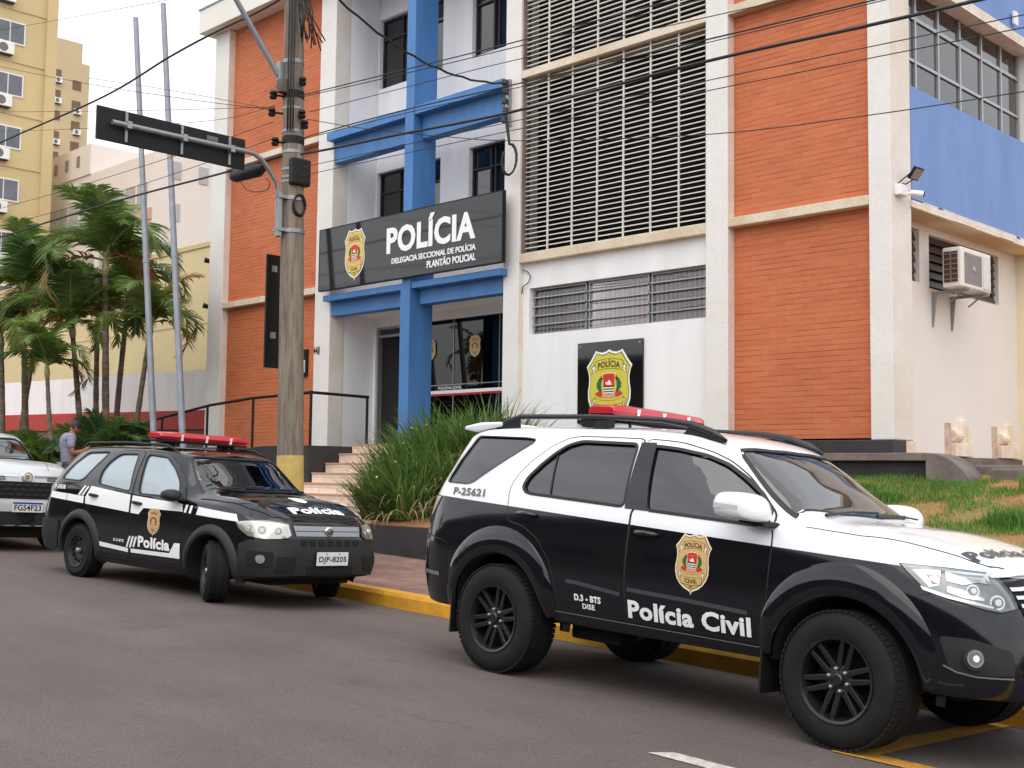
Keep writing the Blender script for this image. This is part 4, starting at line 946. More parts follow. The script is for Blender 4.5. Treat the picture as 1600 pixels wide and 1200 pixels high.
def wheel(root, x, side, wz, r, w, rr, kind, steer=0, yout=.9):
    """wheel part: tyre and rim as sub-parts; side -1 = right (street side)"""
    L = bpy.data.objects.new('wheel', None); COL.objects.link(L); L.parent = root; L.location = (x, side*(yout-w/2), wz)
    L.rotation_euler = (0, 0, steer+(math.pi if side > 0 else 0)); L.empty_display_size = .1
    ORG[L.name] = None; h = w/2
    prof = [(rr-.01, h-.02), (rr, h), (rr+.015, h+.004), (rr+(r-rr)*.25, h+.012), (rr+(r-rr)*.6, h+.012), (r-.035, h-.004), (r-.012, h-.022), (r-.003, h-.045), (r, h*.4), (r-.007, h*.38), (r-.007, h*.30), (r, h*.28), (r, -h*.28+.0), (r-.007, -h*.30), (r-.007, -h*.38), (r, -h*.4), (r-.003, -h+.045), (r-.012, -h+.022), (r-.035, -h+.004), (rr+(r-rr)*.5, -h-.01), (rr, -h), (rr-.01, -h+.02)]
    b = MB(); b.lathe([(a, -c) for a, c in prof], 72, 'y'); ty = b.build('tyre', M['tyre'], L, smooth=True, world=False, sharp=35)
    for yy, da in ((-h+.034, 0), (h-.034, .06)):  # shoulder tread blocks
        b = MB()
        for i in range(64):
            a = 2*math.pi*i/64
            ax_ = Vector((math.cos(a+da), 0, math.sin(a+da))); tn = Vector((-math.sin(a+da), 0, math.cos(a+da)))
            b.obox(ax_*(r-.006)+Vector((0, yy, 0)), tn, (0, 1, 0), ax_, r*.038, .022, .0065)
        b.build('tread', M['tyre'], ty, world=False)
    mt = M['rimblk'] if kind == 'alloy' else M['steelrim']
    ri = rr
    b = MB(); b.lathe([(ri+.006, -h-.004), (ri+.004, -h-.010), (ri-.012, -h-.004), (ri-.02, -h+.02), (ri-.03, -h+.05), (ri-.03, h), (ri, h)], 56, 'y'); rim = b.build('rim', mt, L, smooth=True, world=False, sharp=35)
    b = MB(); b.lathe([(0, .0), (ri-.028, .0)], 40, 'y'); b.build('brake_disc', M['under'], rim, world=False)
    if kind == 'alloy':
        b = MB()
        for i in range(6):
            a0 = 2*math.pi*i/6+.26
            for sg in (-1, 1):
                a1 = a0+sg*.155; d_ = Vector((math.cos(a1), 0, math.sin(a1))); hb = Vector((math.cos(a0+sg*.42), 0, math.sin(a0+sg*.42)))*.055
                tip = d_*(ri-.016); ya, yb = -h+.035, -h+.014
                ax_ = (tip-hb); l_ = ax_.length; ax_.normalize(); tn = Vector((0, 1, 0)).cross(ax_)
                A_ = [hb+tn*.017+Vector((0, ya, 0)), hb-tn*.017+Vector((0, ya, 0)), tip-tn*.013+Vector((0, yb, 0)), tip+tn*.013+Vector((0, yb, 0))]
                B_ = [q+Vector((0, .035, 0))+tn*(.006*(1 if k in (0, 3) else -1)) for k, q in enumerate(A_)]
                b.add(A_+B_, [(0, 1, 2, 3), (7, 6, 5, 4), (0, 4, 5, 1), (1, 5, 6, 2), (2, 6, 7, 3), (3, 7, 4, 0)])
        b.build('spokes', mt, rim, world=False, bevel=.003)
        b = MB(); b.lathe([(0, -h+.008), (.028, -h+.008), (.036, -h+.014), (.038, -h+.03), (.082, -h+.04), (.088, -h+.075)], 24, 'y'); b.build('hub', mt, rim, smooth=True, world=False, sharp=30)
        for i in range(6):
            a = 2*math.pi*i/6+.26+.52; b = MB(); b.lathe([(0, -h+.012), (.009, -h+.014), (.012, -h+.02), (.012, -h+.05)], 8, 'y', (math.cos(a)*.062, 0, math.sin(a)*.062)); b.build('nut', M['satin'], rim, world=False, smooth=True)
    else:
        b = MB(); k = 12; vs, fs = cdt([((ri-.018)*math.cos(2*math.pi*i/48), (ri-.018)*math.sin(2*math.pi*i/48)) for i in range(48)], [[(ri*.68*math.cos(2*math.pi*i/k)+ri*.105*math.cos(t*math.pi/4), ri*.68*math.sin(2*math.pi*i/k)+ri*.105*math.sin(t*math.pi/4)) for t in range(8)] for i in range(k)], step=.03)
        def yy(x, z):
            q = math.hypot(x, z)/ri
            return -h+.022+.028*min(1, max(0, (q-.0)))*(1-q)*2.4+(.02 if q < .35 else 0)
        b.add([(x, yy(x, z), z) for x, z in vs], fs); b.build('disc', mt, rim, smooth=True, world=False)
        b = MB(); b.lathe([(0, -h-.004), (.022, -h-.002), (.03, -h+.012), (.032, -h+.04)], 20, 'y'); b.build('hub_cap', M['satin'], rim, smooth=True, world=False)
        b = MB(); b.lathe([(ri*.95, -h+.012), (ri*.86, -h+.026), (ri*.80, -h+.028)], 40, 'y'); b.build('rim_ring', mt, rim, smooth=True, world=False)
    return L

def plate(root, at, s_, hdr=False, tilt=0, yaw_=0, name='number_plate'):
    x, y, z = at; e = bpy.data.objects.new
    b = MB(); b.box(x-.004, x+.004, y-.20, y+.20, z-.065, z+.065); p = b.build(name, M['plate'], root, world=False, bevel=.003)
    lay = [('lettering', fit2d(text2d(s_, 1, .02), -.175, .175, -.045, .03 if hdr else .025), M['blk'])]
    for nm, tm, mm in lay:
        b = MB(); lay2d(b, tm, lambda u, v: (x+.0055, y+u, z+v)); b.build(nm, mm, p, world=False, fix=False)
    if hdr: b = MB(); b.box(x+.004, x+.0052, y-.195, y+.195, z+.038, z+.062); b.build('header', M['leaf_blue'], p, world=False)
    else:
        b = MB(); [b.lathe([(0, x+.006), (.007, x+.006), (.008, x+.004)], 8, 'x', (0, y+sg*.08, z+.048)) for sg in (-1, 1)]; b.build('screw', M['blk'], p, world=False)
    return p
def seats(c, xf, xr, z, w=.5, hr=.72):
    for x, nm in ((xf, 'seat'), (xr, 'seat')):
        for y in (-.36, .36):
            b = MB(); b.box(x-.25, x+.25, y-w/2, y+w/2, z, z+.14); b.obox((x-.30, y, z+.36), (1, 0, .25), (0, 1, 0), (-.25, 0, 1), .06, w/2-.02, .30); b.obox((x-.39, y, z+hr), (1, 0, .2), (0, 1, 0), (-.2, 0, 1), .045, .13, .09)
            b.build(nm, M['seat'], c.root, world=False, bevel=.03, smooth=True)
def lightbar(root, x, z, w, m2=None, name='light_bar', base=.07):
    b = MB(); hw = w/2
    vs = []
    prof = [(-.13, -.035), (-.15, 0), (-.135, .035), (-.10, .050), (.10, .050), (.135, .035), (.15, 0), (.13, -.035)]
    secs = [(-hw, .80, .55), (-hw+.03, .95, .9), (-hw*.6, 1, 1), (0, 1, 1), (hw*.6, 1, 1), (hw-.03, .95, .9), (hw, .80, .55)]
    for y, sx1, sz in secs: vs += [(x+px_*sx1, y, z+pz*sz) for px_, pz in prof]
    n = 8; b.add(vs, [(i*n+k, i*n+(k+1) % n, (i+1)*n+(k+1) % n, (i+1)*n+k) for i in range(6) for k in range(n)]+[tuple(range(n)), tuple(6*n+k for k in range(n))])
    lb = b.build(name, M['red'], root, smooth=True, world=False, sharp=35)
    b = MB(); b.box(x-.14, x+.14, -hw+.03, hw-.03, z-.062, z-.038); b.build('base_tray', M['blk'], lb, world=False, bevel=.006)
    for y in (-hw*.55, 0, hw*.55):
        b = MB(); b.obox((x+.147, y, z-.005), (1, 0, -.2), (0, 1, 0), (.2, 0, 1), .006, .012, .035); b.build('clip', M['wht'], lb, world=False); b = MB(); b.obox((x-.147, y, z-.005), (1, 0, .2), (0, 1, 0), (-.2, 0, 1), .006, .012, .035); b.build('clip', M['wht'], lb, world=False)
    for y in (-hw*.62, hw*.62):
        b = MB(); b.box(x-.10, x+.10, y-.05, y+.05, z-.05-base, z-.05); b.tube([(x+.1, y, z-.06), (x+.16, y*1.18, z-.11)], .012); b.build('mount', M['blk'], lb, world=False, bevel=.01)
    return lb
# ------------------------------------------------------------------ large black and white patrol vehicle
def xlist(a, b, front, rear):
    q = list(rear)+[rear[-1]+(front[0]-rear[-1])*i/62 for i in range(1, 62)]+list(front); return q
FS_O = (-4.872, 7.027, -1.518); FS_A = ((.99945594, 0, -.03298205), (-.00164615, .99875369, -.04988336), (.03294094, .04991052, .99821032))
T = dict(
 top=[(-2.35, .80), (-2.33, .98), (-2.29, 1.17), (-2.22, 1.36), (-2.10, 1.60), (-1.99, 1.755), (-1.8, 1.80), (-1.2, 1.825), (-.5, 1.825), (0, 1.805), (.30, 1.765), (.47, 1.705), (.80, 1.49), (1.10, 1.295), (1.17, 1.275), (1.5, 1.25), (1.9, 1.17), (2.08, 1.105), (2.18, 1.03), (2.26, .93), (2.32, .80), (2.345, .66), (2.35, .56)],
 gut=[(-2.35, .60, .79), (-2.33, .63, .96), (-2.29, .655, 1.14), (-2.22, .66, 1.33), (-2.10, .655, 1.56), (-1.99, .655, 1.70), (-1.8, .665, 1.735), (-1.2, .675, 1.745), (-.5, .675, 1.745), (0, .665, 1.725), (.28, .64, 1.675), (.40, .635, 1.615), (.94, .735, 1.25), (1.12, .755, 1.225), (1.5, .745, 1.195), (1.9, .68, 1.115), (2.08, .61, 1.05), (2.18, .55, .985), (2.26, .47, .89), (2.32, .37, .77), (2.345, .30, .64), (2.35, .25, .55)],
 belt=[(-2.35, .64, .77), (-2.33, .69, .92), (-2.29, .74, 1.08), (-2.22, .78, 1.22), (-2.05, .83, 1.31), (-1.5, .865, 1.30), (-1, .875, 1.275), (0, .88, 1.245), (.94, .88, 1.185), (1.2, .88, 1.16), (1.5, .875, 1.115), (1.8, .85, 1.055), (2.0, .79, .98), (2.12, .72, .915), (2.22, .62, .84), (2.30, .48, .74), (2.345, .34, .60), (2.35, .28, .54)],
 mid=[(-2.35, .66, .70), (-2.33, .73, .80), (-2.29, .79, .90), (-2.2, .845, .94), (-2.0, .895, .96), (-1, .915, .96), (1, .915, .94), (1.6, .912, .93), (1.85, .885, .88), (2.0, .835, .83), (2.12, .77, .78), (2.22, .68, .72), (2.30, .55, .65), (2.345, .38, .56), (2.35, .30, .52)],
 low=[(-2.35, .66, .58), (-2.33, .73, .62), (-2.29, .79, .66), (-2.2, .845, .68), (-2.0, .89, .68), (-1, .91, .66), (1, .91, .66), (1.6, .905, .66), (1.85, .885, .64), (2.0, .845, .60), (2.12, .79, .57), (2.22, .71, .54), (2.30, .58, .51), (2.345, .40, .49), (2.35, .31, .48)],
 sill=[(-2.35, .62, .50), (-2.33, .68, .47), (-2.25, .76, .44), (-2.0, .84, .43), (-1, .86, .46), (1, .86, .46), (1.8, .86, .43), (2.0, .82, .41), (2.12, .76, .41), (2.22, .68, .41), (2.30, .56, .42), (2.345, .38, .44), (2.35, .30, .45)],
 bot=[(-2.35, .46), (-2.25, .42), (-1.8, .40), (-1, .41), (1, .41), (1.9, .38), (2.2, .38), (2.35, .42)])
xs = [-2.35, -2.345, -2.335, -2.32, -2.30, -2.27, -2.24, -2.20, -2.15, -2.10, -2.05, -2.0, -1.96, -1.90]+[-1.85+.05*i for i in range(76)]+[1.93, 1.97, 2.01, 2.05, 2.09, 2.13, 2.17, 2.20, 2.23, 2.26, 2.285, 2.305, 2.32, 2.333, 2.342, 2.348, 2.35]
suv = Car('patrol_suv', 'big black and white police SUV with red roof light bar parked nearest the viewer', FS_O, FS_A, T, xs, fz=.6, cabin=(-1.9, .92)); suv.wz = .385
LIV = split_paint('suv_livery', ((-2.0, 1.225), (1.74, 1.05)))
RW = [(-1.21, 1.34), (-1.19, 1.40), (-1.10, 1.50), (-1.01, 1.585), (-.92, 1.645), (-.81, 1.675), (-.31, 1.668), (-.27, 1.262), (-1.13, 1.302), (-1.18, 1.312)]
FW = [(-.165, 1.66), (.03, 1.645), (.25, 1.61), (.40, 1.56), (.54, 1.48), (.67, 1.39), (.79, 1.275), (.80, 1.215), (.72, 1.215), (-.07, 1.252)]
QW = [(-1.91, 1.70), (-1.35, 1.695), (-1.27, 1.685), (-1.28, 1.665), (-1.76, 1.35), (-1.82, 1.335), (-2.07, 1.34)]
RW = round_poly(RW, .035, 3); FW = round_poly(FW, .035, 3); QW = round_poly(QW, .03, 3)
WS = [(.93, -.70), (.74, -.655), (.47, -.585), (.43, -.55), (.50, -.3), (.52, 0), (.50, .3), (.43, .55), (.47, .585), (.74, .655), (.93, .70), (1.05, .4), (1.09, 0), (1.05, -.4)]
def winset(c, pl, glass, doorp=None, trim=.018, gl_off=-.010, name='window'):
    """window part: rubber frame, glass as sub-part"""
    out = [];
    big = offset_poly(pl, trim)
    for side_, f in enumerate(c.patch(name, big, 'R', M['rubber'], off=.006, holes=[pl], step=.06, parent=doorp, both=True)):
        out.append(f)
    for g_, f in zip(c.patch('glass', pl, 'R', M[glass], off=gl_off, step=.07), out): g_.parent = f
    return out
def offset_poly(pl, d):
    n = len(pl); ar = sum(pl[i][0]*pl[(i+1) % n][1]-pl[(i+1) % n][0]*pl[i][1] for i in range(n)); sg = 1 if ar > 0 else -1; o = []
    for i in range(n):
        a, b, c = Vector(pl[i-1]), Vector(pl[i]), Vector(pl[(i+1) % n]); t1 = (b-a).normalized(); t2 = (c-b).normalized()
        n1 = Vector((t1.y, -t1.x))*sg; n2 = Vector((t2.y, -t2.x))*sg; nn = (n1+n2); nn.normalize(); k = d/max(.5, nn.dot(n1)); o.append(tuple(b+nn*k))
    return o
suv.body(LIV, (-1.375, 1.375), .462, wind=WS, sides=[offset_poly(QW, .004), offset_poly(RW, .004), offset_poly(FW, .004)])
for n_, pl in (('quarter_window', QW),): winset(suv, pl, 'tint', name=n_, trim=.008)
QW = QW
# doors
fd = [(-.175, .52), (-.19, .80), (-.185, 1.22), (-.16, 1.25), (-.245, 1.715), (-.1, 1.71), (.05, 1.698), (.28, 1.645), (.42, 1.588), (.56, 1.50), (.70, 1.38), (.83, 1.27), (.89, 1.18), (.895, 1.05), (.885, .80), (.87, .60), (.85, .52)]
rd = [(-.78, .52), (-.80, .66), (-.86, .83), (-1.0, .985), (-1.16, 1.065), (-1.32, 1.09), (-1.335, 1.20), (-1.345, 1.33), (-1.30, 1.43), (-1.20, 1.54), (-1.06, 1.655), (-.93, 1.71), (-.82, 1.722), (-.26, 1.716), (-.175, 1.25), (-.195, 1.22), (-.20, .80), (-.187, .52)]
doors = []; rd = round_poly(rd, .04, 2); fd = round_poly(fd, .04, 2)
for pl, wn in ((rd, RW), (fd, FW)):
    suv.line('door_gap', pl, 'R', M['rubber'], w=.011, off=.0015, closed=True)
    sm = offset_poly(pl, -.004)
    doors.append(suv.patch('door', sm, 'R', LIV, off=.004, holes=[offset_poly(wn, .015)], step=.05))
for ds, wn in zip(doors, (RW, FW)):
    out = suv.patch('window', offset_poly(wn, .020), 'R', M['rubber'], off=.007, holes=[wn], step=.06, parent=None)
    gl_ = suv.patch('glass', wn, 'R', M['tint'], off=-.012, step=.07)
    for f, d_, g_ in zip(out, ds, gl_):
        f.parent = d_; f.parent = suv.root; g_.parent = f
# dark pillar film between the door windows, quarter light divider, lower sill line
suv.patch('pillar_trim', [(-.28, 1.69), (-.155, 1.69), (-.075, 1.262), (-.055, 1.235), (-.25, 1.242)], 'R', M['cpaint'], off=.008, step=.05)
suv.line('window_divider', [(-1.0, 1.60), (-.95, 1.30)], 'R', M['rubber'], w=.014, off=-.006)
# soft highlight along both doors, painted as a strip of lighter paint
M['side_highlight'] = mat('door_highlight_paint', (.05, .052, .062, 1), .25, coat=.5)
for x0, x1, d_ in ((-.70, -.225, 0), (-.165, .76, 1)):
    suv.line('door_highlight', [(x0, .722), (x0+.1, .718), ((x0+x1)/2, .705), (x1, .682)], 'R', M['side_highlight'], w=.026, off=.0055)
def handle(c, x, z, parent, m, l=.20, drop=.045):
    for sg, par in zip((1, -1), parent):
        q = c.hit((x, z), 'R', 0); y = -q.y
        b = MB(); pts = [(x-l/2, -sg*(y+.002), z), (x-l/2+.03, -sg*(y+.030), z+.004), (x, -sg*(y+.038), z+.003), (x+l/2-.03, -sg*(y+.030), z-.001), (x+l/2, -sg*(y+.002), z-.004)]
        b.tube(pts, [.010, .017, .018, .017, .010], 10); h_ = b.build('handle', m, par, smooth=True, world=False)
        b = MB(); b.lathe([(0, -(y+.004)), (.035, -(y+.003)), (.045, -(y-.004))], 18, 'y', (x+.01, 0, z-.03)); b.v = [Vector((v.x, v.y*sg, v.z)) for v in b.v]; b.build('handle_cup', M['under'], h_, smooth=True, world=False)
handle(suv, -1.12, 1.145, doors[0], M['cpaint']); handle(suv, -.035, 1.09, doors[1], M['cpaint'])
# arches
suv.flare('wheel_arch_flare', -1.375, .468, .66, -4, 200, M['cpaint'], .026, rs_=.55)
suv.flare('wheel_arch_flare', 1.375, .468, .655, -8, 200, M['cpaint'], .026, rs_=.53)
for x in (-1.375, 1.375):
    for sd in (-1, 1): wheel(suv.root, x, sd, .385, .387, .27, .235, 'alloy', steer=R(-4) if x > 0 else 0, yout=.925)
for x, s_ in ((-1.87, 1), (.84, 1)):             # mud flaps
    for sg in (-1, 1): b = MB(); b.prism([(x, sg*.66, .22), (x, sg*.88, .22), (x+.015, sg*.90, .60), (x+.015, sg*.66, .60)], (.012, 0, 0)); b.build('mud_flap', M['rubber'], suv.root, world=False)
b = MB(); b.box(-2.1, 1.9, -.45, .45, .39, .46); b.tube([(-1.375, -.72, .385), (-1.375, .72, .385)], .06); b.tube([(1.375, -.72, .37), (1.375, .72, .37)], .045); b.box(-.9, -.45, -.60, -.40, .30, .42); b.build('chassis', M['under'], suv.root, world=False, bevel=.02)
suv.line('sill_seam', [(-.82, .505), (.86, .49)], 'R', M['satin'], w=.006, off=.006)
suv.line('bumper_seam', [(-2.27, .93), (-2.0, .90), (-1.94, .88)], 'R', M['rubber'], w=.007)
suv.line('fender_seam', [(1.81, .905), (1.86, .915), (1.95, .965)], 'R', M['rubber'], w=.007)
suv.patch('fuel_mark', [(-2.27, .66), (-2.02, .655), (-2.02, .625), (-2.27, .63)], 'R', M['satin'], off=.005)
# seams on top
suv.line('bonnet_seam', [(1.05, -.79), (1.4, -.775), (1.75, -.70), (1.98, -.63), (2.06, -.58)], 'T', M['under'], w=.007)
suv.line('bonnet_edge', [(2.06, -.58), (2.14, -.40), (2.165, -.2), (2.175, 0), (2.165, .2), (2.14, .40), (2.06, .58)], 'T', M['rubber'], w=.010, both=False)
suv.line('roof_seam', [(-1.95, -.60), (.3, -.60)], 'T', M['greylet'], w=.006)
# windscreen
def windscreen(c, WS, glass, base, parent=None, off=-.006):
    f = c.patch('windscreen', offset_poly(WS, .022), 'T', M['rubber'], off=.004, holes=[WS], step=.08, both=False)[0]
    g = c.patch('glass', WS, 'T', M[glass], off=off, step=.10, both=False, parent=f)
    return f
ws = windscreen(suv, WS, 'windd', None)
def wiper(c, p0, p1, parent):
    a, b_ = c.hit(p0, 'T', .02), c.hit(p1, 'T', .02); b = MB(); b.tube([a, (a+b_)/2+Vector((0, 0, .012)), b_], [.012, .008, .006], 6); mid = (a+b_)/2; b.build('wiper', M['rubber'], parent, world=False)
wiper(suv, (1.08, -.62), (1.06, .05), ws); wiper(suv, (1.11, -.05), (1.06, .60), ws)
b = MB(); b.box(.45, 1.02, -.72, .72, .92, 1.16); b.build('dashboard', M['dash'], suv.root, world=False, bevel=.05)
seats(suv, .05, -.85, .62, hr=.74)
b = MB(); b.tube([(.48+.05*math.cos(a), .38+.19*math.sin(a), 1.08+.17*math.cos(a)) for a in [i*math.pi/10 for i in range(21)]], .016, 8); b.build('steering_wheel', M['blk'], suv.root, world=False, smooth=True)
b = MB(); b.obox((.50, 0, 1.58), (1, 0, .2), (0, 1, 0), (-.2, 0, 1), .012, .12, .035); b.build('rear_view_mirror', M['blk'], suv.root, world=False, bevel=.008)
# spoiler
b = MB(); pr = [(-2.13, 1.755), (-2.12, 1.785), (-1.95, 1.815), (-1.72, 1.822), (-1.72, 1.79), (-2.0, 1.74)]
b.prism([(x, -.64, z) for x, z in pr], (0, 1.28, 0)); b.build('roof_spoiler', M['wpaint'], suv.root, world=False, bevel=.014, smooth=True, sharp=50)
# roof rails
for sg in (-1, 1):
    b = MB(); path = [(-1.80, 1.765), (-1.70, 1.825), (-1.55, 1.865), (-.8, 1.872), (-.2, 1.855), (.05, 1.825), (.22, 1.775), (.33, 1.725)]
    b.tube([(x, sg*.60, z) for x, z in path], [.010, .022, .020, .018, .020, .026, .026, .010], 8)
    r_ = b.build('roof_rail', mat('rail_black', (.02, .02, .024, 1), .35), suv.root, smooth=True, world=False)
    for xa, xb, h in ((-1.80, -1.55, 1.86), (-.82, -.66, 1.86), (-.02, .30, 1.82)):
        b = MB(); b.prism([(xa-.0, sg*.615, 1.77 if xb < .2 else 1.75), (xb+(.03 if xb > .2 else .0), sg*.615, 1.77 if xb < .2 else 1.71), (xb-.02, sg*.605, h if xb < .2 else 1.745), (xa+.04, sg*.605, h-.01)], (0, -sg*.03, 0)); b.build('rail_foot', M['blk'], r_, world=False, bevel=.004)
for y_ in (-.60, .52): b = MB(); b.box(-.94, -.68, y_, y_+.08, 1.80, 1.862); b.build('bar_bracket', M['blk'], suv.root, world=False, bevel=.01)
lightbar(suv.root, -.80, 1.922, 1.10, base=.02)
# mirrors
for sg in (-1, 1):
    b = MB()
    P_ = [(.60, 1.255), (.585, 1.32), (.605, 1.375), (.65, 1.395), (.78, 1.395), (.86, 1.375), (.90, 1.32), (.905, 1.25), (.89, 1.225), (.75, 1.23)]; P_ = round_poly(P_, .03, 2)
    def rg(k, y, dx=0): cx, cz = .75, 1.31; return [(cx+dx+(x-cx)*k, sg*y, cz+(z-cz)*k) for x, z in P_]
    # housing is seen from outside: a shell tapering outward
    R_ = [rg(.86, .93, .02), rg(1, .965, .01), rg(1.0, 1.03), rg(.93, 1.085, -.01), rg(.70, 1.115, -.02), rg(.25, 1.125, -.02)]
    n = len(P_); b.add([p for r_ in R_ for p in r_], [(i*n+k, i*n+(k+1) % n, (i+1)*n+(k+1) % n, (i+1)*n+k) for i in range(5) for k in range(n)]+[tuple(range(n)), tuple(5*n+k for k in range(n))])
    mr = b.build('door_mirror', M['wpaint'], suv.root, smooth=True, world=False)
    b = MB(); b.prism([(.72, sg*.86, 1.20), (.90, sg*.86, 1.19), (.91, sg*.96, 1.215), (.72, sg*1.0, 1.24)], (0, 0, .02)); b.obox((.82, sg*.93, 1.222), (1, 0, -.1), (0, 1, 0), (.1, 0, 1), .09, .09, .014); b.prism([(.74, sg*.865, 1.215), (.87, sg*.87, 1.21), (.80, sg*.80, 1.32)], (0, sg*.02, 0)); b.build('mirror_foot', M['blk'], mr, world=False, bevel=.01)
    b = MB(); b.prism([(.62, sg*1.122, 1.295), (.79, sg*1.122, 1.29), (.79, sg*1.122, 1.315), (.62, sg*1.122, 1.325)], (0, sg*.004, 0)); b.build('indicator', mat('mirror_lamp', C(196, 196, 196), .2), mr, world=False)
# tail lamps
suv.patch('tail_lamp', [(-2.285, 1.225), (-2.11, 1.222), (-2.18, 1.11), (-2.26, 1.02), (-2.315, .985), (-2.31, 1.10)], 'R', M['tail'], off=.008, step=.04, th=.01)
suv.patch('rear_glass', [(-.56, 1.36), (.56, 1.36), (.54, 1.66), (-.54, 1.66)], 'B', M['tint'], off=.004, both=False)

# front end
HL = [(.02, 1.06), (.05, 1.02), (.12, .94), (.23, .90), (.41, .86), (.49, .85), (.575, .87), (.55, .94), (.50, 1.005), (.44, 1.045), (.24, 1.055), (.13, 1.058)]
def headlamp(c, HL, lens, inner, bulbs, inset=.014):
    hs = c.patch('headlight', offset_poly(HL, .006), 'D', M['rubber'], off=.003, step=.03)
    def sub(nm, pl, m, off, step=.03):
        r_ = c.patch(nm, pl, 'D', m, off=off, step=step)
        for a, h in zip(r_, hs): a.parent = h
        return r_
    sub('reflector', HL, inner, .005)
    for i, (u, z, r_) in enumerate(bulbs):
        for sg, h in zip((1, -1), hs):
            q = c.hit((u, z), 'D', .006); nn = Vector((.66, -.72*1, .12)).normalized()
            a = nn.cross(Vector((0, 0, 1))).normalized(); b_ = a.cross(nn)
            for k, (rad, dd, mm) in enumerate(((r_, .0, M['chrome']), (r_*.72, .008, M['lampin']), (r_*.45, .014, M['refl']))):
                b = MB(); P_ = [q+nn*dd+(a*math.cos(t*math.pi/10)+b_*math.sin(t*math.pi/10))*rad for t in range(20)]
                P_ = [Vector((p.x, p.y*sg, p.z)) for p in P_]; b.prism(P_, Vector((nn.x*.006, nn.y*.006*sg, nn.z*.006))); b.build('bulb', mm, h, world=False, smooth=True, sharp=40)
    sub('lens', HL, lens, .030)
    return hs
hs = headlamp(suv, HL, M['lens'], M['lampin'], [(.47, .898, .040), (.345, .95, .034)])
for pl, mm in (([(.07, 1.035), (.20, 1.04), (.185, .965), (.14, .95)], M['refl']), ([(.13, 1.015), (.20, 1.02), (.19, .975), (.155, .965)], M['amber']), ([(.22, 1.04), (.45, 1.035), (.45, .985), (.38, .99), (.30, .975), (.22, .99)], M['refl']), ([(.225, .965), (.30, .95), (.40, .915), (.40, .90), (.30, .91), (.22, .935)], M['refl']), ([(.10, .955), (.23, .915), (.45, .875), (.44, .865), (.22, .902), (.11, .935)], M['chrome'])):
    for a, h in zip(suv.patch('reflector_fin', pl, 'D', mm, off=.012, step=.03), hs): a.parent = h
G = [(-.60, 1.0), (-.46, 1.022), (0, 1.035), (.46, 1.022), (.60, 1.0), (.56, .845), (.3, .80), (0, .79), (-.3, .80), (-.56, .845)]
gr = suv.patch('grille', G, 'F', M['under'], off=.004, both=False, step=.05)[0]
for z, y_ in ((.985, .585), (.945, .575), (.905, .565), (.865, .55), (.825, .45)):
    suv.line('grille_slat', [(-y_, z-.02), (-y_*.5, z), (0, z+.004), (y_*.5, z), (y_, z-.02)], 'F', M['chrome'], w=.018, off=.016, parent=gr, both=False)
suv.line('grille_crown', [(-.64, 1.035), (-.46, 1.052), (0, 1.062), (.46, 1.052), (.64, 1.035)], 'F', M['chrome'], w=.034, off=.012, parent=gr, both=False)
q = suv.hit((0, .94), 'F', .02)
for k in range(3):
    b = MB(); rx, rz = ((.085, .058), (.03, .052), (.06, .022))[k]; b.tube([(q.x+.012, rx*math.cos(t*math.pi/12), .94+(.0, 0, .022)[k]+rz*math.sin(t*math.pi/12)) for t in range(25)], .007, 6); b.build('grille_emblem', M['chrome'], gr, world=False, smooth=True)
fr_ = suv.patch('fog_recess', round_poly([(.18, .705), (.33, .705), (.55, .65), (.56, .53), (.34, .515), (.24, .53)], .03), 'D', M['plas'], off=.003, step=.04)
for sg, h in zip((1, -1), fr_):
    q = suv.hit((.345, .605), 'D', .004); nn = Vector((.75, -.62, .1)).normalized(); a = nn.cross(Vector((0, 0, 1))).normalized(); b_ = a.cross(nn)
    for rad, dd, mm in ((.062, 0, M['plas']), (.046, .010, M['lampin']), (.034, .014, M['greylet']), (.018, .018, M['refl'])):
        b = MB(); P_ = [q+nn*dd+(a*math.cos(t*math.pi/12)+b_*math.sin(t*math.pi/12))*rad for t in range(24)]; b.prism([Vector((p.x, p.y*sg, p.z)) for p in P_], Vector((nn.x*.01, nn.y*.01*sg, nn.z*.01))); b.build('fog_lamp', mm, h, world=False, smooth=True, sharp=40)
suv.line('bumper_lip', [(.21, .555), (.27, .527), (.36, .512), (.55, .515)], 'D', M['satin'], w=.008, off=.008)
lg = suv.patch('lower_grille', [(-.60, .635), (.60, .635), (.62, .53), (-.62, .53)], 'F', M['under'], off=.004, both=False, step=.05)[0]
for z in (.61, .585, .56): suv.line('slat', [(-.6, z), (.6, z)], 'F', M['plas'], w=.008, off=.012, parent=lg, both=False)
b = MB(); b.box(2.368, 2.376, -.20, .20, .635, .765); b.build('number_plate', M['plate'], suv.root, world=False, bevel=.003)
# livery lettering
def side_text(c, s_, x0, x1, z0, z1, m, bold=.03, name='door_lettering', parent=None, off=.009, sx=1):
    return c.put2d(name, fit2d(text2d(s_, 1, bold), x0, x1, z0, z1), 'R', m, off, parent)
side_text(suv, 'Polícia Civil', -.155, .785, .540, .658, M['wht'], .038, parent=doors[1][0])
side_text(suv, 'D.3 - BTS', -.62, -.385, .60, .645, M['wht'], .05, parent=doors[0][0])
side_text(suv, 'DISE', -.55, -.44, .552, .588, M['wht'], .03, parent=doors[0][0])
side_text(suv, 'P-25621', -1.96, -1.60, 1.243, 1.302, M['greylet'], .03, name='rear_number', off=.006)
b = MB()
def bf(u, v, h):
    q = suv.hit((.345+u*.42, .93+v*.38), 'R', .006+h*.7); return q
badge(b, bf, step=.0011, dense=.09); b.build('door_emblem', BM2, doors[1][0], world=False, fix=False)
vs, fs = fit2d(text2d('Polícia Civil', 1, .03), -.62, .62, 0, 1)
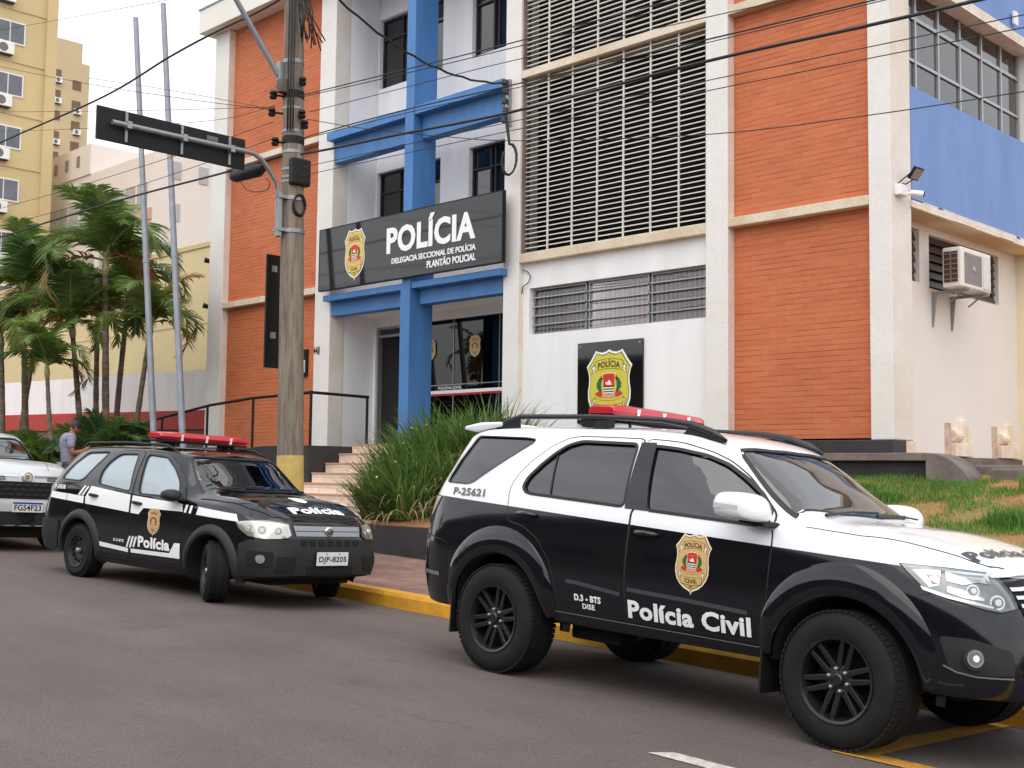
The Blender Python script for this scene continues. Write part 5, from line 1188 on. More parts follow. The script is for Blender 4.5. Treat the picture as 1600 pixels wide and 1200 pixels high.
suv.put2d('bonnet_lettering', ([(2.015-.10*y-.0*x, x) for x, y in vs], fs), 'T', mat('dark_letter', C(60, 60, 64), .5), .006)
# ------------------------------------------------------------------ black estate patrol car
FP_O = (-11.694, 7.030, -1.278); FP_A = ((.99700828, .06990479, -.03298205), (-.07120131, .99666263, -.0399246), (.03008105, .04215352, .99865821))
TP = dict(
 top=[(-2.17, .60), (-2.15, .78), (-2.10, .95), (-2.03, 1.10), (-1.9, 1.30), (-1.76, 1.42), (-1.5, 1.475), (-1, 1.495), (-.3, 1.50), (.2, 1.475), (.36, 1.44), (.7, 1.25), (1.0, 1.078), (1.06, 1.062), (1.4, 1.04), (1.7, .98), (1.9, .895), (1.98, .83), (2.02, .74), (2.05, .62), (2.07, .50)],
 gut=[(-2.17, .58, .58), (-2.15, .60, .75), (-2.1, .60, .92), (-2.03, .595, 1.06), (-1.9, .585, 1.24), (-1.76, .585, 1.345), (-1.5, .59, 1.42), (-1, .60, 1.44), (-.3, .605, 1.445), (.1, .60, 1.425), (.33, .585, 1.385), (.45, .60, 1.31), (.84, .68, 1.03), (1.0, .70, 1.012), (1.4, .68, .985), (1.7, .62, .915), (1.9, .54, .835), (1.98, .48, .78), (2.02, .42, .70), (2.05, .36, .60), (2.07, .3, .49)],
 belt=[(-2.17, .60, .57), (-2.15, .64, .72), (-2.1, .69, .86), (-2.0, .74, .98), (-1.8, .765, 1.03), (-1, .785, 1.015), (0, .79, .965), (.84, .785, .935), (1.2, .78, .925), (1.5, .76, .88), (1.75, .72, .82), (1.9, .64, .765), (1.98, .56, .71), (2.03, .46, .64), (2.06, .38, .54), (2.07, .32, .48)],
 mid=[(-2.17, .62, .52), (-2.15, .69, .62), (-2.1, .74, .70), (-1.9, .79, .72), (-1, .805, .72), (1, .805, .72), (1.5, .79, .70), (1.75, .755, .66), (1.9, .69, .61), (1.98, .61, .57), (2.04, .5, .52), (2.06, .42, .47), (2.07, .34, .45)],
 low=[(-2.17, .62, .42), (-2.15, .69, .44), (-2.1, .745, .45), (-1.9, .79, .47), (-1, .80, .47), (1, .80, .47), (1.5, .79, .46), (1.75, .765, .44), (1.9, .71, .42), (1.98, .645, .41), (2.04, .54, .40), (2.06, .45, .39), (2.07, .36, .39)],
 sill=[(-2.17, .58, .34), (-2.1, .70, .29), (-1.9, .75, .27), (-1, .77, .28), (1, .77, .28), (1.5, .76, .26), (1.9, .68, .31), (1.98, .62, .32), (2.04, .52, .33), (2.07, .35, .34)],
 bot=[(-2.17, .32), (-1.9, .24), (0, .22), (1.5, .24), (1.9, .28), (2.07, .32)])
xsP = [-2.17, -2.165, -2.155, -2.14, -2.12, -2.09, -2.05, -2.0, -1.95, -1.9, -1.85, -1.8]+[-1.75+.05*i for i in range(70)]+[1.78, 1.82, 1.86, 1.90, 1.93, 1.96, 1.985, 2.005, 2.022, 2.037, 2.048, 2.058, 2.065, 2.07]
def fast_car(c, paint, wheels, wind, wins, seams, glassside, glassfront, wr, kind, steer, R0, flare=None, yout=.81):
    c.body(paint, wheels, R0, wind=wind, sides=[offset_poly(w_, .004) for w_ in wins], ycut=.5)
    for w_ in wins:
        winset(c, w_, glassside, trim=.014)
    out = []
    for pl, hole in seams:
        c.line('door_gap', pl, 'R', M['rubber'], w=.011, off=.0015, closed=True)
        out.append(c.patch('door', offset_poly(pl, -.004), 'R', paint, off=.004, holes=[offset_poly(hole, .012)], step=.06))
    windscreen(c, wind, glassfront, None)
    for i, x in enumerate(wheels):
        for sd in (-1, 1): wheel(c.root, x, sd, c.wz, wr, .20, wr*.60, kind, steer=steer if i else 0, yout=yout)
    return out
pal = Car('patrol_estate', 'black police estate car with white stripe and red roof bar, its front wheels turned', FP_O, FP_A, TP, xsP, fz=.45, cabin=(-1.85, .86)); pal.wz = .295
WSP = [(.84, -.655), (.66, -.61), (.44, -.545), (.40, -.50), (.45, -.25), (.46, 0), (.45, .25), (.40, .50), (.44, .545), (.66, .61), (.84, .655), (.95, .4), (.99, 0), (.95, -.4)]
PQ = [(-1.47, 1.375), (-1.03, 1.395), (-1.07, 1.33), (-1.28, 1.09), (-1.36, 1.065), (-1.74, 1.07), (-1.755, 1.11), (-1.66, 1.24)]
PR = [(-.94, 1.05), (-.96, 1.18), (-.89, 1.30), (-.77, 1.38), (-.42, 1.39), (-.30, 1.0)]
PF = [(-.24, 1.392), (.10, 1.375), (.33, 1.25), (.50, 1.12), (.585, .985), (-.12, .985)]
PQ = round_poly(PQ, .05, 3); PR = round_poly(PR, .05, 3); PF = round_poly(PF, .05, 3)
rdP = [(-.31, 1.432), (-.76, 1.425), (-.92, 1.34), (-1.03, 1.18), (-1.05, 1.03), (-1.17, .89), (-1.06, .70), (-.90, .50), (-.83, .31), (-.19, .31), (-.20, .46), (-.24, .77), (-.235, .955)]
fdP = [(-.295, 1.432), (.13, 1.418), (.37, 1.30), (.56, 1.15), (.69, 1.0), (.73, .90), (.75, .39), (.72, .31), (-.175, .31), (-.185, .46), (-.225, .77), (-.22, .955)]
rdP = round_poly(rdP, .05, 2); fdP = round_poly(fdP, .05, 2)
pd = fast_car(pal, M['cpaint'], (-1.2185, 1.2185), WSP, [PQ, PR, PF], [(rdP, PR), (fdP, PF)], 'skyfilm', 'wind', .295, 'steel', R(-27), .355)
for f_ in (-1.2185, 1.2185): pal.flare('wheel_arch_flare', f_, .358, .455, -14, 194, M['plas'], .04)
handle(pal, -.97, .915, pd[0], M['plas'], l=.17); handle(pal, -.10, .88, pd[1], M['plas'], l=.17)
WH = M['wht']
for pl in ([(-1.93, .915), (-1.56, .905), (-1.56, .83), (-1.93, .845)], [(-1.55, .905), (-1.18, .893), (-1.18, .815), (-1.55, .83)], [(-1.32, .905), (-1.27, .903), (-1.165, 1.01), (-1.205, 1.01)], [(-1.24, .90), (-1.20, .898), (-1.10, 1.005), (-1.14, 1.005)],
           [(-1.15, .89), (-1.06, 1.012), (-.255, .958), (-.25, .775), (-1.14, .815)], [(-.215, .955), (.70, .915), (.72, .84), (.02, .835), (-.06, .765), (-.215, .772)],
           [(.97, .905), (1.55, .868), (1.60, .80), (.95, .825)], [(.76, .913), (.80, .912), (.78, .833), (.74, .835)], [(.84, .910), (.88, .909), (.86, .830), (.82, .832)],
           [(-.82, .43), (-.22, .40), (-.22, .358), (-.82, .382)], [(-.17, .40), (.54, .41), (.63, .52), (.725, .522), (.72, .37), (-.17, .36)], [(-.26, .41), (-.23, .41), (-.17, .53), (-.20, .53)], [(-.20, .41), (-.165, .41), (-.11, .53), (-.145, .53)], [(-.135, .42), (-.10, .42), (-.05, .53), (-.085, .53)]):
    pal.patch('stripe', pl, 'R', WH, off=.0075, step=.06)
side_text(pal, 'Polícia', -.03, .55, .43, .545, WH, .045, parent=pd[1][0], off=.010)
side_text(pal, 'P-24508', -1.87, -1.62, .95, 1.0, WH, .03, name='rear_number', off=.008)
side_text(pal, 'D.3-BTS', -.50, -.30, .455, .485, WH, .03, parent=pd[0][0], off=.009)
b = MB(); badge(b, lambda u, v, h: pal.hit((.235+u*.36, .705+v*.29), 'R', .008+h*.7), step=.0011, dense=.09); b.build('door_emblem', BM2, pd[1][0], world=False, fix=False)
# plastic bumpers and side skirts
bp_ = pal.patch('front_bumper', [(.06, .30), (.06, .60), (.16, .645), (.40, .655), (.62, .665), (.905, .67), (.905, .345), (.5, .33)], 'D', M['plas'], off=.022, step=.05, th=.03)
rb_ = pal.patch('rear_bumper', [(-2.165, .34), (-2.165, .60), (-1.69, .60), (-1.66, .50), (-1.69, .30), (-1.8, .27), (-2.05, .27)], 'R', M['plas'], off=.02, step=.05, th=.03)
pal.patch('side_skirt', [(-.87, .30), (.86, .30), (.86, .205), (-.87, .215)], 'R', M['plas'], off=.03, step=.06, th=.03)
b = MB(); b.box(-2.0, 1.8, -.5, .5, .21, .27); b.tube([(-1.2185, -.64, .295), (-1.2185, .64, .295)], .05); b.tube([(1.2185, -.64, .295), (1.2185, .64, .295)], .04); b.build('chassis', M['under'], pal.root, world=False)
HLP = [(.01, .80), (.05, .735), (.15, .675), (.30, .66), (.50, .672), (.535, .70), (.50, .80), (.30, .815), (.12, .815)]
headlamp(pal, HLP, M['lensy'], M['refl'], [(.14, .755, .035), (.27, .74, .05), (.42, .735, .045)])
pg = pal.patch('grille_panel', [(-.40, .695), (.40, .695), (.42, .79), (-.42, .79)], 'F', M['satin'], off=.012, both=False, step=.05, th=.02)[0]
pal.line('grille_gap', [(-.41, .80), (.41, .80)], 'F', M['rubber'], w=.016, off=.008, both=False, parent=pg)
pal.line('grille_slat', [(-.40, .742), (.40, .742)], 'F', M['rubber'], w=.005, off=.016, both=False, parent=pg)
q = pal.hit((0, .745), 'F', .03); b = MB(); b.lathe([(0, q.x), (.03, q.x), (.036, q.x-.01)], 20, 'x', (0, 0, .745)); b.mi(1).lathe([(.034, q.x+.003), (.046, q.x+.003), (.048, q.x-.02)], 24, 'x', (0, 0, .745)); b.build('emblem', [M['lampin'], M['chrome']], pg, world=False, smooth=True)
for i in range(7):
    y = -.33+.11*i; pal.patch('bumper_slot', round_poly([(y-.035, .60), (y+.035, .60), (y+.035, .655), (y-.035, .655)], .01), 'F', M['under'], off=.027, both=False, step=.03)
for pl in ([(-.28, .33), (.28, .33), (.30, .41), (-.30, .41)],): pal.patch('lower_intake', pl, 'F', M['under'], off=.027, both=False)
for pl in ([(.16, .40), (.40, .40), (.40, .54), (.15, .54)], [(.42, .36), (.58, .36), (.60, .50), (.42, .50)]): pal.patch('side_intake', round_poly(pl, .03), 'D', M['under'], off=.027)
b0 = pal.hit((.28, .47), 'D', .03)
for sg in (-1, 1):
    nn = Vector((.72, -.68, .1)).normalized(); a = nn.cross(Vector((0, 0, 1))).normalized(); u_ = a.cross(nn); b = MB()
    P_ = [b0+(a*math.cos(t*math.pi/10)+u_*math.sin(t*math.pi/10))*.042 for t in range(20)]; b.prism([Vector((p.x, -sg*p.y if sg > 0 else p.y, p.z)) for p in P_], Vector((.012, 0, 0))); b.build('fog_lamp', M['lampin'], bp_[0], world=False)
plate(pal.root, (2.118, 0, .485), 'DJP-8205')
pal.line('bonnet_seam', [(.92, -.74), (1.3, -.715), (1.6, -.665), (1.85, -.56), (1.93, -.45)], 'T', M['under'], w=.008)
pal.line('bonnet_crease', [(1.0, -.46), (1.4, -.43), (1.8, -.33)], 'T', mat('bonnet_highlight_paint', (.03, .032, .04, 1), .15, coat=1), w=.02)  # highlight along the bonnet fold, put into a strip of lighter paint
pal.line('bonnet_edge', [(1.93, -.45), (1.97, -.2), (1.98, 0), (1.97, .2), (1.93, .45)], 'T', M['rubber'], w=.010, both=False)
vs, fs = fit2d(text2d('Polícia', 1, .045), -.33, .33, 0, 1); pal.put2d('bonnet_lettering', ([(1.88-.12*y, x) for x, y in vs], fs), 'T', WH, .006)
pal.patch('bonnet_shield', [(1.53-.22*y, x*.26) for x, y in [(px_, py_) for px_, py_ in SHIELD]], 'T', WH, off=.006, both=False, step=.05)
pal.line('tail_seam', [(-2.09, .97), (-2.06, .84), (-2.10, .63)], 'R', M['tail'], w=.05, off=.008)
for sg in (-1, 1):
    b = MB(); P_ = [(.50, .955), (.485, 1.0), (.52, 1.045), (.60, 1.06), (.70, 1.045), (.73, 1.0), (.72, .955), (.62, .935)]; P_ = round_poly(P_, .03, 2)
    def rg(k, y, dx=0): return [(.61+dx+(x-.61)*k, sg*y, 1.0+(z-1.0)*k) for x, z in P_]
    R_ = [rg(.8, .82), rg(1, .85), rg(.97, .91), rg(.7, .955), rg(.2, .965)]; n = len(P_)
    b.add([p for r_ in R_ for p in r_], [(i*n+k, i*n+(k+1) % n, (i+1)*n+(k+1) % n, (i+1)*n+k) for i in range(4) for k in range(n)]+[tuple(range(n)), tuple(4*n+k for k in range(n))])
    mr = b.build('door_mirror', M['plas'], pal.root, smooth=True, world=False, sharp=60)
    b = MB(); b.prism([(.56, sg*.78, .945), (.76, sg*.79, .945), (.70, sg*.90, .96), (.58, sg*.88, .97)], (0, 0, .035)); b.prism([(.60, sg*.785, .96), (.74, sg*.785, .95), (.60, sg*.70, 1.10)], (0, sg*.02, 0)); b.build('mirror_foot', M['plas'], mr, world=False, bevel=.008)
    b = MB(); b.tube([(x, sg*.575, z) for x, z in ((-1.72, 1.425), (-1.55, 1.49), (-.8, 1.515), (0, 1.505), (.22, 1.45))], [.008, .016, .016, .016, .008], 8); b.build('roof_rail', M['plas'], pal.root, smooth=True, world=False)
lightbar(pal.root, -.26, 1.605, 1.16, base=.05)
b = MB(); b.box(.35, .92, -.62, .62, .78, .98); b.build('dashboard', M['dash'], pal.root, world=False, bevel=.05)
seats(pal, .02, -.85, .48, w=.48, hr=.70)
b = MB(); b.tube([(.36+.05*math.cos(a), .34+.18*math.sin(a), .98+.16*math.cos(a)) for a in [i*math.pi/10 for i in range(21)]], .015, 8); b.build('steering_wheel', M['blk'], pal.root, world=False, smooth=True)
b = MB(); b.obox((.45, 0, 1.33), (1, 0, .2), (0, 1, 0), (-.2, 0, 1), .012, .11, .03); b.build('rear_view_mirror', M['blk'], pal.root, world=False, bevel=.008)
wiper(pal, (.96, -.55), (.93, .05), pal.root); wiper(pal, (.98, -.02), (.93, .55), pal.root)
pal.patch('rear_glass', [(-.50, 1.05), (.50, 1.05), (.47, 1.34), (-.47, 1.34)], 'B', M['skyfilm'], off=.004, both=False)

# ------------------------------------------------------------------ silver hatchback at the left edge
def lift(v, f, g=1.06):
    return [tuple([a[0]*.965]+([a[1]*g] if len(a) == 3 else [])+[a[-1]+f(a[0])]) for a in v]
hf = lambda x: (.02 if x < .8 else .02+.10*min(1, (x-.8)/.7)) if x < 2.0 else .10
TS = {k: lift(v, hf if k in ('top', 'gut', 'belt', 'mid') else (lambda x: 0)) for k, v in TP.items()}
TS['top'] = [(a, b_) for a, b_ in TS['top']]
ang = R(2.0)
sv = Car('silver_hatchback', 'silver hatchback with black grille and plate FGS4F23 parked behind the black estate car', (-18.02, 6.80, -1.05), ((1.05*math.cos(ang), 1.05*math.sin(ang), -.035), (-1.05*math.sin(ang), 1.05*math.cos(ang), -.042), (.035, .042, 1.05)), TS, [x*.965 for x in xsP], fz=.5, cabin=(-1.75, .83)); sv.wz = .31
sc_ = lambda pl: [(x*.965, z+.02) for x, z in pl]
WSS = [(x*.965, y*1.04) for x, y in WSP]
fast_car(sv, M['spaint'], (-1.25, 1.23), WSS, [sc_(PQ), sc_(PR), sc_(PF)], [(sc_(rdP), sc_(PR)), (sc_(fdP), sc_(PF))], 'tint', 'windd', .31, 'alloy', 0, .37, yout=.855)
sg_ = sv.patch('grille', round_poly([(-.62, .875), (.62, .875), (.66, .78), (.60, .66), (-.60, .66), (-.66, .78)], .03), 'F', M['under'], off=.008, both=False, step=.05)[0]
for r_ in range(3):
    for i in range(11):
        y = -.55+.11*i+(.055 if r_ % 2 else 0); sv.patch('grille_scale', [(y-.045, .70+.06*r_), (y+.03, .70+.06*r_), (y+.045, .725+.06*r_), (y-.03, .725+.06*r_)], 'F', M['plas'], off=.018, both=False, parent=sg_, step=.05)
sv.line('chrome_bar', [(-.70, .945), (-.10, .94)], 'F', M['chrome'], w=.016, off=.012, parent=sg_, both=True)
q = sv.hit((0, .94), 'F', .02); b = MB(); b.tube([(q.x+.01, .065*math.cos(t*math.pi/12), .935+.055*math.sin(t*math.pi/12)) for t in range(25)], .010, 6); b.obox((q.x+.008, 0, .935), (1, 0, 0), (0, 1, 0), (0, 0, 1), .006, .03, .03); b.build('emblem', M['chrome'], sg_, world=False, smooth=True, sharp=40)
sv.patch('lower_bumper', [(.06, .27), (.06, .48), (.5, .50), (.93, .50), (.93, .27), (.5, .25)], 'D', M['plas'], off=.014, step=.06, th=.02)
HLS = [(.02, .93), (.10, .90), (.45, .885), (.60, .90), (.58, .935), (.30, .95), (.08, .965)]
headlamp(sv, HLS, M['lens'], M['lampin'], [(.22, .925, .028), (.42, .915, .028)])
plate(sv.root, (2.03, 0, .56), 'FGS4F23', hdr=True)
sv.line('bonnet_crease', [(.95, -.50), (1.4, -.47), (1.8, -.34)], 'T', M['satin'], w=.012)
b = MB(); b.box(-1.9, 1.8, -.5, .5, .16, .26); b.tube([(1.23, -.68, .31), (1.23, .68, .31)], .05); b.build('chassis', M['under'], sv.root, world=False)
b = MB(); b.box(.3, .85, -.62, .62, .82, 1.0); b.build('dashboard', M['dash'], sv.root, world=False, bevel=.05)
seats(sv, 0, -.85, .5, w=.48, hr=.72)
for sg in (-1, 1):
    b = MB(); P_ = [(.50, .975), (.485, 1.03), (.52, 1.075), (.60, 1.09), (.70, 1.075), (.73, 1.03), (.72, .975), (.62, .96)]; P_ = round_poly(P_, .03, 2)
    def rg(k, y, dx=0): return [(.60+dx+(x-.61)*k, sg*y, 1.03+(z-1.03)*k) for x, z in P_]
    R_ = [rg(.8, .87), rg(1, .90), rg(.97, .97), rg(.7, 1.01), rg(.2, 1.02)]; n = len(P_)
    b.add([p for r_ in R_ for p in r_], [(i*n+k, i*n+(k+1) % n, (i+1)*n+(k+1) % n, (i+1)*n+k) for i in range(4) for k in range(n)]+[tuple(range(n)), tuple(4*n+k for k in range(n))])
    b.build('door_mirror', M['plas'], sv.root, smooth=True, world=False, sharp=60)
wiper(sv, (.94, -.55), (.90, .05), sv.root); wiper(sv, (.96, -.02), (.90, .55), sv.root)
# ------------------------------------------------------------------ utility pole with its fittings
PX, PYY = -12.55, 8.75
def pr(z): return .165-.0069*(z-.2)
def pc(z): return Vector((PX-.029*(z-.2), PYY, z))
t = thing('utility_pole', 'round weathered concrete utility pole with yellow painted foot', 'pole', (PX, PYY, -1.2))
b = MB(); zs = [-1.2, .18]; b.tube([pc(z) for z in zs], [pr(z)+.002 for z in zs], 28); b.build('painted_foot', M['poley'], t, smooth=True, sharp=40)
b = MB(); zs = [.18+.6*i for i in range(17)]; b.tube([pc(z) for z in zs], [pr(z) for z in zs], 28); b.build('shaft', M['pole'], t, smooth=True, sharp=40)
def band(z, h, m, parent, k=.006):
    b = MB(); c = pc(z); r_ = pr(z); b.lathe([(r_, z-h/2), (r_+k, z-h/2), (r_+k, z+h/2), (r_, z+h/2)], 28, 'z', (c.x, c.y, 0)); return b.build('band', m, parent, smooth=True, sharp=40)
for z, h in ((5.24, .05), (4.83, .03), (4.80, .10), (4.62, .03), (4.32, .03), (4.20, .10), (4.05, .04), (3.82, .03), (3.72, .03), (3.66, .03)): band(z, h, M['galv'] if h < .08 else M['blk'], t)
b = MB(); c = pc(5.0); b.box(c.x-.05, c.x+.07, c.y-.23, c.y-.12, 4.80, 4.98); b.build('grey_box', M['concrete'], t, bevel=.01)
b = MB(); c = pc(3.8); b.box(c.x+.08, c.x+.20, c.y-.13, c.y+.15, 3.60, 3.95); b.build('black_box', M['blk'], t, bevel=.03)
for (dx, dy, z) in ((.20, 0, 4.95), (-.1, -.24, 4.78), (.19, .0, 4.52), (-.1, -.26, 4.55), (.18, .05, 4.40), (-.08, -.22, 4.17)):
    c = pc(z); b = MB(); b.tube([c, c+Vector((dx, dy, 0))], .014, 6); p = c+Vector((dx, dy, 0)); b.lathe([(0, -.06), (.04, -.05), (.05, -.02), (.03, 0), (.05, .02), (.04, .05), (0, .06)], 12, 'z', p); b.build('insulator', M['blk'], t, smooth=True, sharp=50)
b = MB(); c = pc(3.35)
for k in range(3): b.tube([c+Vector((.14+.01*k, .0+.09*math.cos(a), -.02+.13*math.sin(a)+.012*k)) for a in [i*math.pi/10 for i in range(21)]], .013, 6)
b.build('cable_coil', M['cable'], t, smooth=True)
rs = random.Random(4)
for k in range(14):
    c = pc(6); a0 = rs.uniform(-.5, 1.2); b = MB(); pts = [c+Vector((.14+.35*u*rs.uniform(.5, 1.1), -.1+.3*u*rs.uniform(0, 1)*a0, .3-.9*u*u+rs.uniform(-.05, .05))) for u in (0, .25, .5, .75, 1)]; b.tube(pts, .009, 5); b.build('tap_wire', M['cable'], t, smooth=True)
b = MB(); 
for k in range(3): b.tube([pc(z)+Vector((.09+.03*k, -pr(z)-.012+.02*k, 0)) for z in (6.5, 5.6, 4.8, 4.3)], .011, 6)
b.build('riser_wires', M['cable'], t, smooth=True)
# gantry with the back of a long board
t = thing('overhead_board', 'back of a long black board on a curved galvanised arm reaching out over the road', 'sign', (-12.6, 8.52, 2.9))
b = MB(); pts = [(-12.62, 8.52, 2.93), (-12.62, 8.52, 3.50), (-12.62, 8.48, 3.62), (-12.62, 8.38, 3.74), (-12.62, 8.26, 3.86), (-12.62, 8.14, 3.915), (-12.62, 8.0, 3.92), (-12.62, 7.1, 3.91), (-12.62, 6.27, 3.905)]
b.tube(pts, .030, 14); b.build('arm', M['galv'], t, smooth=True, sharp=40)
b = MB(); b.box(-12.72, -12.69, 6.12, 8.06, 3.70, 4.085); bd = b.build('board', M['blk'], t, bevel=.004)
b = MB(); b.box(-12.688, -12.684, 7.52, 7.67, 3.97, 4.03); b.build('maker_label', mat('worn_label', C(120, 120, 120), .6, noise=.5, nscale=40), bd)
for y in (6.47, 7.18, 7.83):
    b = MB(); b.box(-12.69, -12.665, y-.016, y+.016, 3.72, 4.07); b.box(-12.67, -12.585, y-.03, y+.03, 3.865, 3.95); b.build('bracket', M['galv'], t, bevel=.004)
b = MB(); b.box(-12.66, -12.585, 8.50, 8.56, 2.93, 3.5); b.build('upright', M['galv'], t, bevel=.006)
for z in (3.44, 3.02):
    band(z, .05, M['galv'], t, .012); b = MB(); b.box(-12.70, -12.56, 8.50, 8.64, z-.022, z+.022); b.build('clamp', M['galv'], t, bevel=.004)
t = thing('traffic_signal', 'tall narrow black traffic signal seen from behind beside the utility pole', 'traffic light', (-12.9, 8.75, 1.3))
b = MB(); b.box(-12.98, -12.95, 8.60, 9.02, 1.30, 2.76); b.build('backplate', M['blk'], t, bevel=.004)
b = MB(); b.box(-13.16, -12.98, 8.71, 8.97, 1.4, 2.66); b.build('housing', M['blk'], t, bevel=.02)
for k, (z, mm) in enumerate(((2.45, M['red']), (2.03, M['amber']), (1.61, BM[6]))):
    b = MB(); b.lathe([(0, -13.175), (.10, -13.165), (.105, -13.16)], 20, 'x', (0, 8.84, z)); b.build('lamp', mm, t, smooth=True)
for z in (2.58, 1.72):
    b = MB(); b.box(-12.948, -12.944, 8.67, 8.75, z-.04, z+.04); b.build('maker_label', M['satin'], t)
t = thing('street_lamp', 'thin grey steel street lamp arm slanting up over the road from the utility pole', 'street lamp', (-12.75, 8.6, 5.05))
b = MB(); b.tube([(-12.74, 8.62, 4.95), (-12.74, 7.90, 5.84), (-12.74, 6.6, 7.4), (-12.74, 5.6, 8.2)], .034, 12); b.build('arm', M['galv2'], t, smooth=True, sharp=40)
b = MB(); b.box(-12.78, -12.70, 8.54, 8.66, 4.92, 5.22); b.build('clamp', M['galv'], t, bevel=.01)
b = MB(); b.obox((-12.74, 5.3, 8.25), (1, 0, 0), (0, 1, -.2), (0, .2, 1), .14, .34, .06); b.build('lamp_head', M['galv2'], t, bevel=.04)
# wires
def cr_(pts, n=10):
    o = []; P = [pts[0]]+list(pts)+[pts[-1]]
    for i in range(1, len(P)-2):
        for j in range(n):
            u = j/n; a, b_, c, d = P[i-1], P[i], P[i+1], P[i+2]; o.append(.5*((2*b_)+(c-a)*u+(2*a-5*b_+4*c-d)*u*u+(3*b_-a-3*c+d)*u**3))
    o.append(pts[-1]); return o
WIRES = [
 ('thick black cable running right from the pole across the front of the station', .020, 8.6, [(470, 241), (520, 232), (620, 211), (800, 175), (1100, 97), (1357, 40), (1530, 0), (1700, -42)]),
 ('thick black cable running left from the pole behind the palm tops', .020, 8.6, [(-160, 425), (0, 371), (187, 313), (350, 270), (440, 243)]),
 ('twisted black cable climbing from the left edge to the top of the pole', .020, 8.6, [(-160, 300), (0, 223), (160, 152), (263, 90), (333, 52), (400, 20), (446, -6)]),
 ('upper of two paired thin wires leaving the pole rightwards below its grey box', .009, 8.55, [(468, 150), (620, 112), (800, 67), (1000, 14), (1120, -18)]),
 ('lower of two paired thin wires leaving the pole rightwards below its grey box', .007, 8.6, [(470, 152), (620, 118), (800, 75), (1000, 24), (1150, -14)]),
 ('thin wire crossing the white fascia above the upper blue beam', .006, 8.6, [(483, 175), (640, 135), (800, 95), (1100, 28), (1235, -2)]),
 ('doubled thin wire crossing the louvre screen above the thick cable', .010, 8.6, [(468, 217), (620, 175), (800, 133), (1100, 63), (1358, 2), (1420, -14)]),
 ('thin wire just below the doubled one on the louvre screen', .006, 8.65, [(468, 219), (620, 180), (800, 139), (1100, 68), (1358, 6), (1440, -14)]),
 ('upper of two thin wires under the thick cable on the right orange tower', .006, 8.6, [(470, 262), (800, 190), (1100, 127), (1600, 23), (1720, -4)]),
 ('lower of two thin wires under the thick cable on the right orange tower', .006, 8.6, [(470, 275), (800, 204), (1100, 143), (1600, 43), (1720, 18)]),
 ('lowest thin wire sagging across the right orange tower and the blue wall', .006, 8.6, [(478, 186), (570, 201), (700, 214), (820, 220), (1106, 210), (1358, 180), (1600, 143), (1720, 124)]),
 ('topmost thin wire crossing the open sky at the top left', .005, 8.5, [(-160, 76), (80, 33), (262, 0), (330, -12)]),
 ('thin wire from the tan tower to the pole, upper of two over the flagpoles', .006, 8.5, [(-160, 70), (0, 104), (138, 131), (300, 156), (428, 172)]),
 ('thin wire from the far tan block to the pole, lower of two over the flagpoles', .005, 8.5, [(138, 122), (260, 140), (400, 166), (430, 176)]),
 ('level thin wire crossing the flagpoles above the overhead board', .005, 8.5, [(-160, 176), (0, 175), (200, 173), (400, 168), (430, 166)]),
 ('thin wire crossing just at the top edge of the overhead board', .005, 8.5, [(-160, 207), (0, 205), (150, 200), (333, 188), (430, 165)]),
 ('thin wire rising from the left edge behind the overhead board, upper one', .006, 8.5, [(-160, 372), (0, 326), (110, 295), (300, 235), (428, 190)]),
 ('thin wire rising from the left edge behind the overhead board, lower one', .006, 8.5, [(-160, 398), (0, 354), (130, 318), (300, 262), (428, 216)])]
for lb, r_, Y, pts in WIRES:
    b = MB(); b.tube(cr_([aY(x, y, Y) for x, y in pts], 8), r_*.78, 5); tag(b.build('overhead_wire', M['cable'], None, smooth=True), lb, 'wire', 'overhead wires')
A_, B_ = pc(6.7), aY(792, 130, 13.86); b = MB(); b.tube([A_.lerp(B_, i/24)-Vector((0, 0, .45*4*(i/24)*(1-i/24)))+Vector((0, 0, .012*math.sin(i*2.2))) for i in range(25)], .017, 6)
tag(b.build('service_cable', M['cable'], None, smooth=True), 'dark twisted cable dropping from the pole top to the wall rack by the sign', 'cable', 'overhead wires')
b = MB(); b.tube([aY(363, 277, 8.55), aY(369, 275, 8.55), aY(404, 266, 8.55), aY(411, 263, 8.55)], [.05, .085, .085, .05], 14); t = b.build('cable_closure', M['blk'], None, smooth=True, sharp=50); tag(t, 'fat black splice closure hanging on the cable beside the pole', 'closure')
b = MB(); b.tube(cr_([aY(x, y, 8.5) for x, y in ((376, 284), (385, 296), (402, 300), (418, 296), (421, 284), (414, 278))], 6), .006, 5); tag(b.build('loose_cable', M['cable'], None, smooth=True), 'thin loop of loose wire under the splice closure', 'cable')
# flagpoles
for x0, y0, x1, y1, lb in ((240, 675, 212, 28, 'left one of two tall grey flagpoles leaning slightly left'), (285, 675, 255, 6, 'right one of two tall grey flagpoles, the taller, leaning slightly left')):
    P0, P1 = aY(x0, y0, 11.5), aY(x1, y1, 11.5); d = (P1-P0); P0 = P0-d*.16; b = MB(); b.tube([P0, P0.lerp(P1, .48), P1], [.064, .058, .052], 14); ft = thing('flagpole', lb, 'flagpole', tuple(P0), 'bare flagpoles'); b.build('shaft', M['galv2'], ft, smooth=True, sharp=40)
    b = MB(); q = P0.lerp(P1, .48); b.tube([q-d.normalized()*.04, q+d.normalized()*.04], .066, 14); b.build('collar', M['galv2'], ft, smooth=True, sharp=40)

